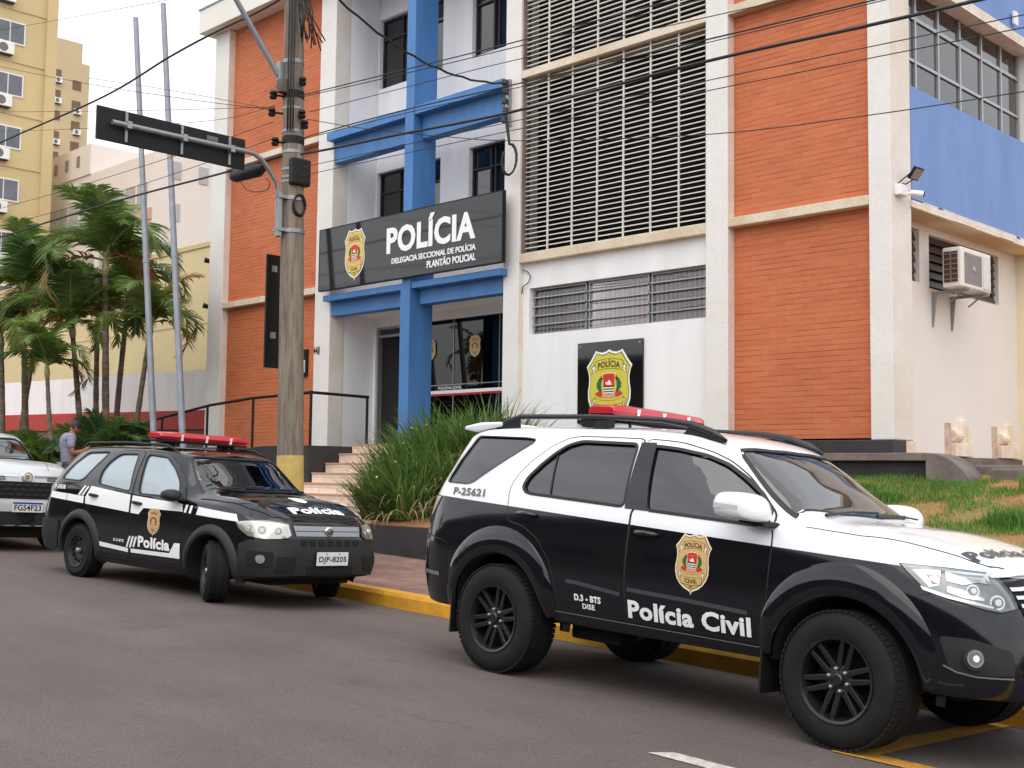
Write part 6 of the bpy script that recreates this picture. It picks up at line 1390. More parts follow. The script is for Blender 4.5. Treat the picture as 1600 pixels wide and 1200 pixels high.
# ------------------------------------------------------------------ neighbours to the left
M['ycream'] = mat('cream_yellow_wall', C(210, 192, 150), .85, noise=.08, nscale=.6, bump=.1)
t = thing('boundary_wall', 'long white boundary wall with a red lower band behind the palms', 'wall', (-32, 15.5, 0))
b = MB(); b.add([(-25.2, 15.5, 1.40), (-60, 15.5, 1.90), (-60, 15.5, 2.95), (-33.3, 15.5, 2.54), (-25.2, 15.5, 2.42), (-25.2, 15.7, 1.40), (-60, 15.7, 1.9), (-60, 15.7, 2.95), (-33.3, 15.7, 2.54), (-25.2, 15.7, 2.42)], [(0, 1, 2, 3, 4), (9, 8, 7, 6, 5), (4, 3, 8, 9), (3, 2, 7, 8), (0, 4, 9, 5), (0, 5, 6, 1)])
b.build('white_face', M['white'], t)
b = MB(); b.add([(-24.2, 15.48, .95), (-60, 15.48, 1.35), (-60, 15.48, 1.92), (-24.2, 15.48, 1.41), (-24.2, 15.7, .95), (-60, 15.7, 1.35), (-60, 15.7, 1.92), (-24.2, 15.7, 1.41)], [(0, 1, 2, 3), (7, 6, 5, 4), (3, 2, 6, 7), (0, 4, 5, 1), (0, 3, 7, 4)]); b.build('red_band', mat('red_wall', C(178, 66, 58), .8, noise=.15), t)
b = MB(); b.box(-60, -24.2, 15.55, 15.7, -1, 1.4); b.build('dark_base', M['concrete'], t)
b = MB(); b.box(-25.2, -24.2, 15.5, 15.7, 1.4, 2.42); b.build('white_face', M['white'], t)
t = thing('yellow_building', 'plain cream yellow building wall rising behind the white boundary wall', 'building', (-36, 18, 0))
b = MB(); b.box(-52, -24.5, 17, 26, -1, 6.0); b.build('wall', M['ycream'], t); b = MB(); b.box(-52.1, -24.5, 16.96, 26, 6.0, 6.12); b.box(-52, -24.5, 16.985, 17, 3.90, 3.935); b.build('trim', mat('trim_beige', C(200, 176, 130), .8), t)
t = thing('pale_apartment_block', 'pale pinkish apartment block with a row of windows behind the palm tops', 'building', (-60, 36, 0))
b = MB(); b.box(-68, -55.7, 30, 52, -2, 16.2); b.box(-67.5, -62.6, 29.9, 40, 16.2, 17.9); b.build('wall', mat('pale_wall', C(226, 214, 206), .85, noise=.06, nscale=.3), t)
for i in range(9):
    b = MB(); x = -67.6+1.3*i; b.box(x, x+.95, 29.93, 30.02, 13.4, 14.7); b.build('window', mat('pale_window', C(172, 168, 166), .4) if i == 0 else bpy.data.materials['pale_window'], t)
for i in range(7):
    b = MB(); x = -67.2+1.5*i; b.box(x, x+.8, 29.93, 30.02, 10.6, 11.6); b.build('window', bpy.data.materials['pale_window'], t)
b = MB(); b.box(-68, -55.7, 29.9, 30, 12.7, 13.3); b.build('ledge', mat('ledge_brown', C(190, 160, 140), .85), t)
for i in range(3):
    b = MB(); x = -67+1.4*i; b.box(x, x+.35, 29.85, 29.92, 16.8, 17.4); b.build('window', mat('small_window', C(150, 120, 110), .5) if i == 0 else bpy.data.materials['small_window'], t)
for (y, z) in ((31.0, 15.0), (31.0, 12.8), (31.0, 10.5), (32.6, 15.0), (31.1, 8.4), (33.2, 9.0)):
    b = MB(); b.box(-55.72, -55.65, y, y+.55, z, z+.9); b.build('window', bpy.data.materials['pale_window'], t)
# tan tower: window column with air conditioners
M['tan'] = mat('tan_wall', C(206, 184, 138), .85, noise=.07, nscale=.3, bump=.1)
M['tan2'] = mat('tan_wall_far', C(204, 182, 146), .9, noise=.06, nscale=.3)
t = thing('tan_tower', 'tall tan apartment tower with white window frames at the left edge', 'building', (-70, 27, 0))
b = MB(); b.box(-85, -65, 12, 28.15, -2, 40); b.build('wall', M['tan'], t)
b = MB(); b.box(-66, -64.8, 28.15, 28.75, -2, 40); b.build('pilaster', M['tan'], t)
FP_ = 2.92
acm = mat('ac_unit_white', C(232, 230, 226), .5)
ACP = None
z0 = aX(30, 235, -65).z      # a window foot level
for k in range(-3, 8):
    zf = z0+FP_*k
    for (ya, yb) in ((25.3, 27.0), (21.0, 22.7)):
        b = MB(); b.box(-65.0, -64.93, ya, yb, zf, zf+1.25); w_ = b.build('window', mat('white_frame', C(226, 226, 224), .5) if 'white_frame' not in bpy.data.materials else bpy.data.materials['white_frame'], t)
        b = MB(); b.box(-64.93, -64.92, ya+.08, (ya+yb)/2-.03, zf+.08, zf+1.17); b.box(-64.93, -64.92, (ya+yb)/2+.03, yb-.08, zf+.08, zf+1.17); b.build('pane', M['winglass'] if 'grey_pane' in bpy.data.materials and False else (bpy.data.materials.get('grey_pane') or mat('grey_pane', C(96, 100, 108), .15, noise=.4, nscale=1.5, coat=.6)), w_)
    b = MB(); b.box(-65.0, -64.94, 12, 28.15, zf-1.02, zf-.94); b.build('ledge', M['tan2'], t)
    for ya in (25.1, 20.6):
        lb = 'white air conditioner under the %s window, %s column of the tan tower' % (['lowest', 'second', 'third', 'fourth', 'fifth', 'sixth', 'seventh', 'eighth', 'ninth', 'tenth', 'eleventh'][k+3], 'near' if ya > 24 else 'far left')
        if ACP is None:
            at_ = bpy.data.objects.new('air_conditioner', None); COL.objects.link(at_); ORG[at_.name] = None; ACP = at_
            b = MB(); b.box(0, .38, 0, .95, 0, .62); cs = b.build('casing', acm, at_, world=False, bevel=.02)
            b = MB(); b.lathe([(0, .385), (.24, .385), (.25, .38)], 20, 'x', (0, .36, .31)); b.build('fan', mat('ac_fan', C(110, 106, 102), .5), cs, world=False); b = MB(); b.box(0, .34, .05, .9, -.05, -.0); b.build('bracket', M['frame'], at_, world=False); a_ = at_
        else: a_ = copy_tree(ACP)
        a_.location = (-65, ya+(.25 if ya > 24 else 0), zf-.72); tag(a_, lb, 'air conditioner', 'air conditioners on the tan tower')
t = thing('far_tan_block', 'farther tan apartment block with brown window bays beyond the tan tower', 'building', (-170, 74, 0))
b = MB(); b.box(-190, -165, 60, 78.2, -2, 58.6); b.box(-190, -165.0, 60, 77.0, 58.6, 61.5); b.build('wall', M['tan2'], t)
zb = 55.0; bay = mat('bay_brown', C(118, 90, 70), .7)
for k in range(13):
    for j, y in enumerate((73.2, 76.2)):
        z = zb-3.0*k-(1.0 if j else 0)+.5
        b = MB(); b.box(-165.02, -164.9, y-.5, y+.75, z, z+1.35); b.build('window_bay', bay, t)
        if (k*2+j) % 3 != 1:
            a_ = copy_tree(ACP); a_.location = (-165, y-.25, z-.65); a_.scale = (1.3, 1.1, 1.3)
            tag(a_, 'small air conditioner at the %s bay down, %s column of the far tan block' % (['top', '2nd', '3rd', '4th', '5th', '6th', '7th', '8th', '9th', '10th', '11th', '12th', '13th'][k], ('left', 'right')[j]), 'air conditioner', 'air conditioners on the far tan block')
# ------------------------------------------------------------------ planting
def leafmat(name, c1, c2, rough=.5, nscale=3):
    m = mat(name, c1, rough, noise=.3, nscale=nscale, col2=c2); b = m.node_tree.nodes['Principled BSDF']; b.inputs['Subsurface Weight'].default_value = 0
    t = m.node_tree; tr = N(t, 'ShaderNodeBsdfTranslucent'); tr.inputs[0].default_value = tuple(c*1.5 for c in c1[:3])+(1,); ms = N(t, 'ShaderNodeMixShader'); ms.inputs[0].default_value = .28
    o = t.nodes['Material Output']; t.links.new(b.outputs[0], ms.inputs[1]); t.links.new(tr.outputs[0], ms.inputs[2]); t.links.new(ms.outputs[0], o.inputs[0]); return m
LG = leafmat('palm_green', (.13, .20, .045, 1), (.06, .12, .03, 1)); LD = leafmat('palm_dark', (.06, .12, .036, 1), (.03, .07, .022, 1))
LY = leafmat('palm_ochre', (.36, .22, .06, 1), (.16, .13, .035, 1)); LR = leafmat('palm_rust', (.25, .075, .035, 1), (.13, .07, .035, 1)); LL = leafmat('palm_light', (.20, .27, .06, 1), (.11, .17, .04, 1)); LB = leafmat('shrub_bright', (.15, .27, .04, 1), (.07, .15, .03, 1))
M['trunk'] = mat('palm_trunk', C(128, 116, 100), .95, nscale=2, bump=.7, bscale=14, col2=C(84, 72, 60), stretch=(2, 2, 7)); M['shaft'] = mat('crown_shaft', C(186, 170, 128), .6, noise=.25, nscale=5, col2=C(120, 120, 74)); M['rachis'] = mat('rachis', C(140, 150, 80), .6)
def frond_mesh(L=1.9, droop=1.3, seed=0, leaf=.55, n=44, up=1.0, w=.030, ragged=0):
    """one pinnate frond along +x from the origin, curving over; returns MB with materials 0 leaf, 1 rachis"""
    rg_ = random.Random(seed); b = MB(); P = []; a = up; p = Vector((0, 0, 0)); k = 20
    for i in range(k+1):
        P.append(p.copy()); a -= droop*(.35+1.3*(i/k))/k; p += Vector((math.cos(a), 0, math.sin(a)))*(L/k)
    b.mi(1).tube(P, [.022*(1-.85*i/k)+.003 for i in range(k+1)], 5)
    b.mi(0)
    for i in range(n):
        u = .10+.90*i/(n-1); j = min(k-1, int(u*k)); f = u*k-j; q = P[j].lerp(P[j+1], f); d = (P[j+1]-P[j]).normalized(); upv = Vector((0, 1, 0)).cross(d)*-1
        if upv.z < 0: upv = -upv
        ll = leaf*(math.sin(math.pi*(.12+.80*u))**.7)*rg_.uniform(.85, 1.1)
        for sg in (-1, 1):
            if ragged and rg_.random() < ragged: continue
            sw = .55+.5*u; o_ = Vector((0, sg, 0)); dr = (o_*math.cos(sw*.8)+d*math.sin(sw*.8)+upv*rg_.uniform(.15, .5)).normalized(); dn = Vector((0, 0, -1))
            pts = [q]; e = dr.copy()
            for s_ in range(3): e = (e+dn*(.10+.10*s_+rg_.uniform(0, .12))).normalized(); pts.append(pts[-1]+e*ll/3)
            wd = d*w; ws_ = (.6, 1.0, .8, .05)
            vs = []
            for pp, ww in zip(pts, ws_): vs += [pp-wd*ww, pp+wd*ww]
            b.add(vs, [(0, 1, 3, 2), (2, 3, 5, 4), (4, 5, 7, 6)])
    return b
FRM = {}
def frond_data(key, m):
    """shared frond mesh"""
    kk = (key, m.name)
    if kk not in FRM:
        sd, L, dr, lf, up, rgd = key; b = frond_mesh(L, dr, sd, lf, 48, up, ragged=rgd); o = b.build('frond', [m, M['rachis']], None, world=False, fix=False, smooth=True); FRM[kk] = o.data; bpy.data.objects.remove(o)
    return FRM[kk]
KEYS = [(1, 2.0, 1.9, .66, 1.15, 0), (2, 2.1, 2.5, .68, .95, 0), (3, 1.9, 2.8, .62, .7, .05), (4, 1.8, 1.3, .6, 1.35, 0), (5, 1.9, 3.1, .6, .35, .12)]
def palm(foot, crown, sc, seed, label, nf=10, old=2, kind='palm_tree', group='palms in the garden left of the station'):
    rg_ = random.Random(seed); foot = Vector(foot); crown = Vector(crown)
    t = thing(kind, label, 'palm', tuple(foot), group)
    mid = foot.lerp(crown, .5)+Vector((rg_.uniform(-.08, .08), rg_.uniform(-.05, .05), 0)); pts = cr_([foot, mid, crown], 8); n = len(pts)
    b = MB(); b.tube(pts, [.066*sc*(1.25-.45*i/n)+(.006 if i % 2 else 0) for i in range(n)], 14); b.build('trunk', M['trunk'], t, smooth=True)
    ax = (pts[-1]-pts[-3]).normalized(); top = crown+ax*.45*sc
    b = MB(); b.tube([crown-ax*.02, crown+ax*.12, crown+ax*.3*sc, top], [.06*sc, .085*sc, .065*sc, .04*sc], 14); b.build('crown_shaft', M['shaft'], t, smooth=True)
    a = rg_.uniform(0, 6.28)
    for i in range(nf):
        a += 2.4+rg_.uniform(-.25, .25); isold = i >= nf-old
        key = KEYS[4] if isold else KEYS[(i*7+seed) % 4]; m_ = rg_.choice((LY, LR)) if isold else rg_.choice((LG, LG, LL, LD, LL))
        if rg_.random() < .04: m_ = LY
        f = bpy.data.objects.new('frond', frond_data(key, m_)); COL.objects.link(f); f.parent = t; f.location = top-foot-ax*rg_.uniform(0, .12); f.scale = (sc*rg_.uniform(.85, 1.1),)*3
        f.rotation_euler = (rg_.uniform(-.15, .15), rg_.uniform(-.15, .1), a)
    return t
def garden(px, Y):
    d = ray(px, 600); x = d.x*Y/d.y; return Vector((x, Y, gardenz(x, Y)-.05))
PALMS = [(172, 12.2, 165, 432, 1.04, 21, 14, 3, 'tallest palm, its rust coloured old fronds hanging, left of the flagpoles'),
 (135, 11.7, 114, 528, .88, 5, 13, 1, 'middle palm with dark green crown, in front of the tallest palm'),
 (48, 11.9, 38, 478, 1.0, 9, 14, 1, 'palm with broad crown whose top reaches the thick cable near the left edge'),
 (206, 12.4, 233, 528, .80, 14, 12, 1, 'slim palm leaning right with its crown behind the left flagpole'),
 (8, 11.3, 2, 545, .9, 17, 12, 1, 'palm cut by the left edge of the photo'),
 (104, 11.0, 74, 590, .7, 31, 10, 1, 'short palm leaning left with low drooping fronds over the boundary wall'),
 (158, 13.0, 152, 520, .9, 41, 12, 1, 'thin palm standing directly behind the middle palm'),
 (180, 13.4, 200, 470, .9, 47, 12, 1, 'palm behind the tallest palm, crown between it and the left flagpole'),
 (30, 13.4, 62, 500, .9, 51, 12, 1, 'palm at the back near the boundary wall, second from the left edge')]
for fx, Y, cx, cy, sc, sd, nf, old, lb in PALMS: palm(garden(fx, Y), aY(cx, cy, Y), sc, sd, lb, nf, old)
def frond_bush(c, h, seed, label, mats, n=18, kind='areca_shrub', sp=.3):
    rg_ = random.Random(seed); t = thing(kind, label, 'shrub', tuple(c), 'feathery shrubs under the palms')
    for i in range(n):
        key = KEYS[rg_.choice((0, 3, 1, 3))]; f = bpy.data.objects.new('frond', frond_data(key, rg_.choice(mats))); COL.objects.link(f); f.parent = t; s_ = h/1.9*rg_.uniform(.7, 1.1)
        f.location = (rg_.uniform(-sp, sp), rg_.uniform(-sp, sp), 0); f.scale = (s_, s_, s_); f.rotation_euler = (rg_.uniform(-.2, .2), rg_.uniform(-.75, -.05), rg_.uniform(0, 6.28))
SH = [(25, 10.9, 1.45, (LB, LG), 'bright green feathery shrub by the silver hatchback windscreen'), (62, 11.0, 1.45, (LB, LG), 'bright green feathery shrub right of the first, below the leaning short palm'), (98, 11.2, 1.4, (LG, LD), 'green feathery shrub directly behind the man'),
      (-15, 10.9, 1.3, (LB, LG), 'bright green feathery shrub at the left edge of the photo'), (160, 11.4, 1.9, (LD, LG, LD), 'dark green palm shrub right of the man below the tallest palm'), (195, 11.6, 1.6, (LD, LG), 'dark green shrub at the foot of the leaning slim palm'), (130, 11.8, 1.6, (LD, LG), 'dark green shrub behind the man\'s head'),
      (222, 11.3, 1.15, (LD, LG), 'low dark shrub left of the flagpole foot'), (165, 10.9, .75, (LY, LD, LG), 'small shrub with an orange tinted frond beside the man'), (262, 11.9, .95, (LD, LG), 'low shrub between the flagpole feet'), (-60, 11.2, 1.4, (LB, LG), 'feathery shrub outside the left edge of the photo')]
for i, (px_, Y, h, ms_, lb) in enumerate(SH): frond_bush(garden(px_, Y), h, 100+i, lb, ms_)
# strap-leaved clumps beside the steps
ST1 = leafmat('strap_green', (.115, .20, .045, 1), (.055, .115, .028, 1), .45, 6); ST2 = leafmat('strap_dry', (.42, .36, .20, 1), (.26, .22, .11, 1), .7, 6); ST3 = leafmat('strap_light', (.22, .31, .09, 1), (.12, .2, .05, 1), .4, 6)
def clump(c, h, seed, label, n=330, rad=.35):
    rg_ = random.Random(seed); t = thing('strap_leaf_clump', label, 'plant', tuple(c), 'long leaved clumps beside the steps'); B_ = [MB(), MB(), MB()]
    for i in range(n):
        a = rg_.uniform(0, 6.28); r0 = rad*math.sqrt(rg_.random()); base = Vector((c[0]+r0*math.cos(a)*.8, c[1]+r0*math.sin(a)*.8, c[2]-.03)); a2 = a+rg_.uniform(-.8, .8)
        L = h*rg_.uniform(.6, 1.2); el = rg_.uniform(.85, 1.5); dr = rg_.uniform(.5, 2.1); w = rg_.uniform(.012, .022); k = 6; p = base; e = el; side = Vector((-math.sin(a2), math.cos(a2), 0)); vs = []
        dry = rg_.random() < .10
        if dry: el = e = rg_.uniform(.3, .9); dr = rg_.uniform(2, 3)
        for j in range(k+1):
            ww = w*(1-(j/k)**2.2)+.0006; vs += [p-side*ww, p+side*ww]; p = p+Vector((math.cos(a2)*math.cos(e), math.sin(a2)*math.cos(e), math.sin(e)))*(L/k); e -= dr*(.2+1.6*j/k)/k
        B_[1 if dry else (2 if rg_.random() < .28 else 0)].add(vs, [(2*j, 2*j+1, 2*j+3, 2*j+2) for j in range(k)])
    for b, m_, nm in zip(B_, (ST1, ST2, ST3), ('leaves', 'dry_leaves', 'young_leaves')):
        if b.v: b.build(nm, m_, t, fix=False, smooth=True)
    for i in range(1):
        a = rg_.uniform(0, 6.28); q = Vector(c)+Vector((math.cos(a)*h*.55, math.sin(a)*h*.55, h*rg_.uniform(.55, .8))); b = MB(); b.lathe([(0, -.02), (.014, -.008), (.016, .006), (0, .014)], 8, 'z', q); b.build('flower', M['wht'], t, smooth=True)
def onlawn(px, Y): d = ray(px, 700); x = d.x*Y/d.y; return (x, Y, lawnz(x, Y))
CL = [(603, 11.1, .85, 'front left clump of long arching leaves spilling over the black wall by the steps'), (640, 11.1, .95, 'front clump of long arching leaves right of the corner one'), (668, 11.7, 1.05, 'clump of long leaves right behind the rear of the big police SUV'),
      (625, 11.7, 1.0, 'second row clump of long leaves next to the steps'), (655, 12.4, 1.2, 'tall clump of long leaves near the foot of the blue fin'), (700, 12.4, 1.25, 'tall clump of long leaves under the striped glass front'), (740, 12.7, 1.4, 'tall clump of long leaves in front of the column by the white wall'), (775, 12.9, 1.4, 'right hand tall clump of long leaves against the white wall'), (690, 13.2, 1.25, 'rear clump of long leaves close to the entrance glass'), (715, 11.8, 1.0, 'clump of long leaves hidden low behind the patrol vehicle rear window')]
for i, (px_, Y, h, lb) in enumerate(CL): clump(onlawn(px_, Y), h, 200+i, lb, 480 if h < 1.1 else 560, .40 if h < 1.1 else .48)
# lawn blades
GR1 = leafmat('grass_green', (.13, .27, .04, 1), (.07, .16, .03, 1), .6, 5); GR2 = leafmat('grass_dry', (.40, .34, .14, 1), (.26, .22, .08, 1), .8, 5)
rg_ = random.Random(9); from mathutils import noise as NZ
B1, B2 = MB(), MB(); cnt = 0
V1, F1, V2, F2 = [], [], [], []
def blade(x, y, z, h, w, V, F_, lean=.5):
    a = rg_.uniform(0, 6.28); s_ = (math.cos(a)*w, math.sin(a)*w); l = rg_.uniform(.1, lean)*h; dx, dy = -math.sin(a)*l, math.cos(a)*l; n = len(V)
    V += [(x-s_[0], y-s_[1], z-.01), (x+s_[0], y+s_[1], z-.01), (x+s_[0]*.7+dx*.4, y+s_[1]*.7+dy*.4, z+h*.6), (x-s_[0]*.7+dx*.4, y-s_[1]*.7+dy*.4, z+h*.6), (x+dx, y+dy, z+h*.95)]; F_ += [(n, n+1, n+2, n+3), (n+3, n+2, n+4)]
for i in range(60000):
    x = rg_.uniform(-13.2, -1.5) if i % 3 else rg_.uniform(-8.5, -3.2); y = rg_.uniform(10.66, 13.7); z = lawnz(x, y)
    k = NZ.noise(Vector((x*.9, y*1.3, 3)))+.5*NZ.noise(Vector((x*3.1, y*3.1, 7)))+(y-12.3)*.25
    if k > .08+rg_.uniform(-.15, .15): blade(x, y, z, rg_.uniform(.025, .065)*(1+max(0, k)*.6), rg_.uniform(.003, .006), V1, F1)
    elif rg_.random() < .30: blade(x, y, z, rg_.uniform(.02, .05), .003, V2, F2, 1.3)
for (tx, ty, th) in ((-4.9, 12.0, .22), (-6.2, 11.6, .2), (-5.0, 13.2, .26), (-4.2, 12.9, .3), (-7.0, 12.9, .18), (-6.6, 12.7, .15), (-4.0, 12.2, .2), (-5.6, 11.2, .15), (-4.3, 13.4, .32), (-4.7, 13.5, .28), (-3.9, 13.1, .3)):
    for i in range(420):
        a = rg_.uniform(0, 6.28); r_ = .28*rg_.random(); x, y = tx+r_*math.cos(a), ty+r_*math.sin(a)*.6; blade(x, y, lawnz(x, y), th*rg_.uniform(.4, 1), .006, V1, F1, .9)
b = MB(); b.add(V1, F1); tag(b.build('lawn_grass', GR1, None, fix=False), 'patchy green grass on the sloping bed', 'grass', kind='stuff')
b = MB(); b.add(V2, F2); tag(b.build('dry_grass', GR2, None, fix=False), 'dry straw coloured grass between the green patches', 'grass', kind='stuff')
V1, F1 = [], []
for i in range(9000):
    x = rg_.uniform(-27, -19); y = rg_.uniform(11.0, 12.8); blade(x, y, gardenz(x, y), rg_.uniform(.1, .5) if rg_.random() < .25 else rg_.uniform(.05, .2), .007, V1, F1, .8)
b = MB(); b.add(V1, F1); tag(b.build('garden_grass', LG, None, fix=False), 'uneven grass in the palm garden below the ramp', 'grass', kind='stuff')

# ------------------------------------------------------------------ the man
def skin(name, verts, edges, rad, m, parent, sub=2, root=0):
    me = bpy.data.meshes.new(name); me.from_pydata(verts, edges, []); b = bmesh.new(); b.from_mesh(me); ly = b.verts.layers.skin.verify(); b.verts.ensure_lookup_table()
    for i, v in enumerate(b.verts): r_ = rad[i]; v[ly].radius = r_ if isinstance(r_, tuple) else (r_, r_); v[ly].use_root = (i == root)
    b.to_mesh(me); b.free(); o = bpy.data.objects.new('tmp', me); COL.objects.link(o); md = o.modifiers.new('s', 'SKIN'); md.use_smooth_shade = True; s2 = o.modifiers.new('u', 'SUBSURF'); s2.levels = sub; s2.render_levels = sub
    nm = bpy.data.meshes.new_from_object(o.evaluated_get(bpy.context.evaluated_depsgraph_get())); bpy.data.objects.remove(o); nm.name = name; nm.materials.clear(); nm.materials.append(m)
    nm.polygons.foreach_set('use_smooth', [True]*len(nm.polygons)); q = bpy.data.objects.new(name, nm); COL.objects.link(q); q.parent = parent; ORG[q.name] = None; return q
man = bpy.data.objects.new('person', None); COL.objects.link(man); ORG[man.name] = None
tag(man, 'man in grey marled T-shirt with bowed head, standing behind the black estate car', 'person')
gx, gy = -21.15, 9.9; man.location = (gx, gy, gz(gx, 9)+.17); man.rotation_euler = (0, 0, R(-8))
SK = mat('skin', C(176, 116, 92), .6, noise=.12, nscale=8); HR = mat('hair', (.012, .010, .010, 1), .6, bump=.5, bscale=90); TS_ = mat('grey_shirt', C(150, 152, 168), .9, col2=C(106, 108, 128), nscale=7, bump=.4, bscale=12, stretch=(1, 1, 6)); JN = mat('grey_trousers', C(120, 122, 134), .9, noise=.25, nscale=6, bump=.4, bscale=14); SHO = mat('shoe', C(50, 48, 50), .7)
# body: legs, trunk, arms, neck, head in one skin
bv = [(0, 0, .95), (0, -.01, 1.10), (0, -.03, 1.26), (0, 0, 1.38), (0, .045, 1.45), (0, .075, 1.50),           # 0-5 spine, neck
      (.09, 0, .90), (.10, .02, .50), (.10, -.01, .10), (.10, .10, .04),                                          # 6-9 right leg
      (-.09, 0, .90), (-.10, .02, .50), (-.10, -.01, .10), (-.10, .10, .04),                                      # 10-13
      (.17, 0, 1.38), (.225, -.03, 1.26), (.25, .0, 1.10), (.20, .16, 1.12), (.13, .27, 1.17),                    # 14-18 right arm
      (-.17, 0, 1.38), (-.225, -.04, 1.26), (-.25, -.02, 1.10), (-.18, .15, 1.11), (-.08, .26, 1.16)]
be = [(0, 1), (1, 2), (2, 3), (3, 4), (4, 5), (0, 6), (6, 7), (7, 8), (8, 9), (0, 10), (10, 11), (11, 12), (12, 13), (3, 14), (14, 15), (15, 16), (16, 17), (17, 18), (3, 19), (19, 20), (20, 21), (21, 22), (22, 23)]
br = [(.14, .10), (.13, .095), (.15, .105), (.13, .09), .055, .052, .08, .055, .04, .04, .08, .055, .04, .04, .06, .05, .042, .036, .024, .06, .05, .042, .036, .024]
body = skin('body', bv, be, br, SK, man)
# head: a shaped ovoid bowed forward, with nose, ears, brow, chin
hb = MB(); HM = Matrix.Translation((0, .105, 1.575))@Matrix.Rotation(R(-38), 4, 'X')
n1, n2 = 24, 18; vs = []
for i in range(n2+1):
    ph = math.pi*i/n2
    for j in range(n1):
        th = 2*math.pi*j/n1; x = .074*math.sin(ph)*math.sin(th); y = .095*math.sin(ph)*math.cos(th); z = .115*math.cos(ph)
        if z < -.02: k = 1-.38*min(1, (-z-.02)/.09); x *= k; y = y*(.80 if y < 0 else .93)
        if y > .04 and abs(x) < .022 and -.045 < z < .02: y += .020*(1-abs(x)/.022)*(1-(z+.0)/.04 if z > 0 else 1)
        if y > .05 and .012 < z < .035: y += .004
        if y > .05 and abs(z-.004) < .012 and .018 < abs(x) < .045: y -= .008
        vs.append(HM@Vector((x, y, z)))
hb.add(vs, [(i*n1+j, i*n1+(j+1) % n1, (i+1)*n1+(j+1) % n1, (i+1)*n1+j) for i in range(n2) for j in range(n1)]); hb.build('head', SK, man, smooth=True, world=False)
for sg in (-1, 1):
    b = MB(); b.v = []; b.lathe([(0, -.006), (.014, -.007), (.018, 0), (.012, .006), (0, .004)], 12, 'x', (0, 0, 0)); b.v = [HM@(Vector((v.x*1.0, v.y*.8, v.z*1.45))+Vector((sg*.076, -.005, .0))) for v in b.v]; b.build('ear', SK, man, smooth=True, world=False)
    b = MB(); b.lathe([(0, 0), (.008, .002), (.010, .006)], 10, 'y'); b.v = [HM@(Vector((v.x, -v.y, v.z*.6))+Vector((sg*.030, .088, .006))) for v in b.v]; b.build('eye', M['wht'], man, smooth=True, world=False)
b = MB(); b.add([HM@Vector(p) for p in ((-.022, .088, -.062), (.022, .088, -.062), (.018, .089, -.070), (-.018, .089, -.070))], [(0, 1, 2, 3)]); b.build('mouth', mat('lips', C(140, 76, 68), .6), man, world=False)
b = MB(); vs = []
for i in range(11):
    ph = math.pi*.66*i/10
    for j in range(n1):
        th = 2*math.pi*j/n1; fr = math.cos(th); lim = ph*(.62 if fr > .55 else (.80 if fr > 0 else 1.0)); rr_ = 1.09+.012*math.sin(j*3.1+i*2.3)
        x = .076*math.sin(lim)*math.sin(th)*rr_; y = .098*math.sin(lim)*math.cos(th)*rr_; z = .117*math.cos(lim)*rr_; vs.append(HM@Vector((x, y-.003, z+.004)))
b.add(vs, [(i*n1+j, i*n1+(j+1) % n1, (i+1)*n1+(j+1) % n1, (i+1)*n1+j) for i in range(10) for j in range(n1)]); b.build('hair', HR, man, smooth=True, world=False)
# shirt and trousers
sv_ = [(0, 0, .88), (0, -.005, 1.0), (0, -.02, 1.14), (0, -.035, 1.28), (0, -.005, 1.385), (0, .035, 1.435), (.165, -.005, 1.375), (.225, -.03, 1.26), (.243, -.02, 1.17), (-.165, -.005, 1.375), (-.225, -.04, 1.26), (-.243, -.03, 1.17)]
se = [(0, 1), (1, 2), (2, 3), (3, 4), (4, 5), (4, 6), (6, 7), (7, 8), (4, 9), (9, 10), (10, 11)]
skin('t_shirt', sv_, se, [(.165, .125), (.165, .125), (.165, .125), (.18, .13), (.15, .115), .075, .085, .075, .070, .085, .075, .070], TS_, man)
tv = [(0, 0, .93), (.09, 0, .86), (.10, .015, .5), (.10, -.01, .09), (-.09, 0, .86), (-.10, .015, .5), (-.10, -.01, .09)]
skin('trousers', tv, [(0, 1), (1, 2), (2, 3), (0, 4), (4, 5), (5, 6)], [(.15, .115), .10, .08, .07, .10, .08, .07], JN, man)
for sg in (-1, 1):
    b = MB(); b.box(sg*.10-.045, sg*.10+.045, -.10, .17, 0, .07); b.build('shoe', SHO, man, world=False, bevel=.025, smooth=True)
    # hands: palm and five curled fingers closing on the phone
    pm = Vector((sg*.06, .315, 1.19)); w0 = Vector((sg*.115 if sg > 0 else -.085, .27, 1.165)); hv = [tuple(w0), tuple(pm)]; he = [(0, 1)]; hr_ = [.024, (.032, .018)]
    for f_ in range(4):
        b0 = pm+Vector((-sg*.002, .018+.008*f_, -.012+.012*f_)); k = len(hv); hv += [tuple(b0+Vector((-sg*.012, .012, .006))), tuple(b0+Vector((-sg*.032, .016, .020))), tuple(b0+Vector((-sg*.042, .002, .034)))]; he += [(1, k), (k, k+1), (k+1, k+2)]; hr_ += [.010, .0085, .007]
    k = len(hv); hv += [tuple(pm+Vector((-sg*.018, -.018, .016))), tuple(pm+Vector((-sg*.034, -.010, .034)))]; he += [(1, k), (k, k+1)]; hr_ += [.011, .009]
    skin('hand', hv, he, hr_, SK, man, 1)
b = MB(); b.obox((0, .325, 1.215), (1, 0, 0), (0, .75, .6), (0, -.6, .75), .037, .075, .005); b.build('phone', M['blk'], None, world=False, bevel=.003); ph_ = bpy.data.objects['phone']; ph_.matrix_world = Matrix.Translation(man.location)@Matrix.Rotation(R(-8), 4, 'Z'); tag(ph_, 'small black phone in the hands of the man in the grey T-shirt', 'phone')
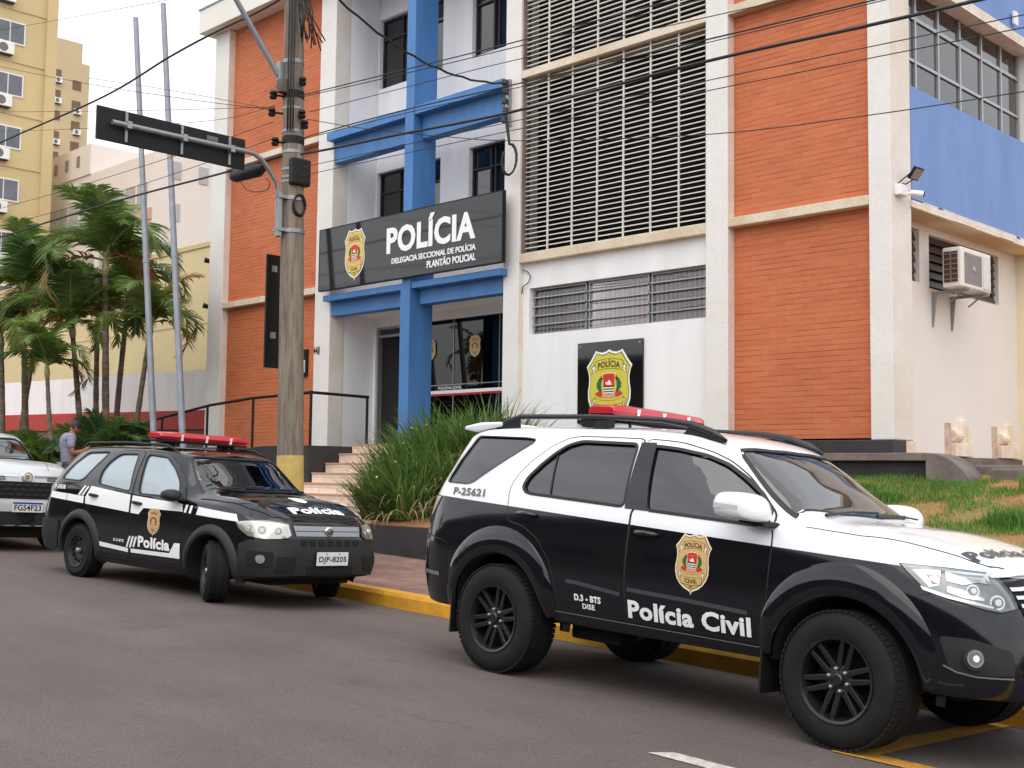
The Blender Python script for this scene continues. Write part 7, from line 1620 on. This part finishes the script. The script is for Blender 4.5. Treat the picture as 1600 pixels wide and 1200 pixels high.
# ------------------------------------------------------------------ the other side of the street (seen in glass and paint)
rs = random.Random(11)
cols = [C(112, 104, 94), C(96, 82, 74), C(120, 112, 88), C(84, 90, 92), C(104, 82, 68)]  # unseen walls, darkened to give dark reflections in the black car paint
x = -100
for k, (w_, h, lb) in enumerate(((34, 4.6, 'long beige plastered house across the street, farthest west'), (28, 3.6, 'low brown plastered house across the street'), (30, 5.2, 'yellowish plastered house across the street'), (26, 3.9, 'grey plastered house across the street'), (28, 4.8, 'reddish plastered house across the street, farthest east'))):
    g0 = gz(x+w_/2)+.14
    t = thing('town_house', lb, 'house', (x+w_/2, -13, g0))
    b = MB(); b.box(x, x+w_-.3, -19, -9.6-.4*(k % 3), g0-.9, g0+h); b.build('wall', mat('house_wall', cols[k % 5], .85, noise=.15), t)
    b = MB(); b.box(x-.1, x+w_-.2, -19.2, -9.0, g0+h, g0+h+.25); b.build('roof', M['concrete'], t)
    for j in range(int(w_//3.2)):
        b = MB(); b.box(x+1+3.2*j, x+2.5+3.2*j, -9.62-.4*(k % 3), -9.55-.4*(k % 3), g0+.9, g0+2.4); b.build('window', M['frame'], t)
    x += w_
for fx, fy, cx_, h_, sd in ((-41, -8.6, -40.6, 5.2, 61), (-46, -8.4, -46.4, 4.4, 63), (-52, -8.8, -51.6, 5.6, 67)):
    palm((fx, fy, gz(fx)+.1), (cx_, fy, gz(fx)+h_), 1.15, sd, ['palm on the pavement across the street, nearest', 'shorter palm across the street, middle', 'tall palm across the street, farthest'][(sd-61)//2 if sd < 67 else 2], 10, 2, group='palms across the street')
for k, (Y, z) in enumerate(((-6.9, 5.6), (-6.9, 6.3), (-6.8, 7.0), (-6.7, 7.6))):
    b = MB(); b.tube([(x, Y, z-.0345*x+.0009*((x+15) % 30-15)**2) for x in range(-60, 31, 3)], .022, 5); tag(b.build('overhead_wire', M['cable'], None, smooth=True), ['lowest', 'second lowest', 'second highest', 'highest'][k]+' black cable over the pavement across the street', 'wire', 'cables across the street')
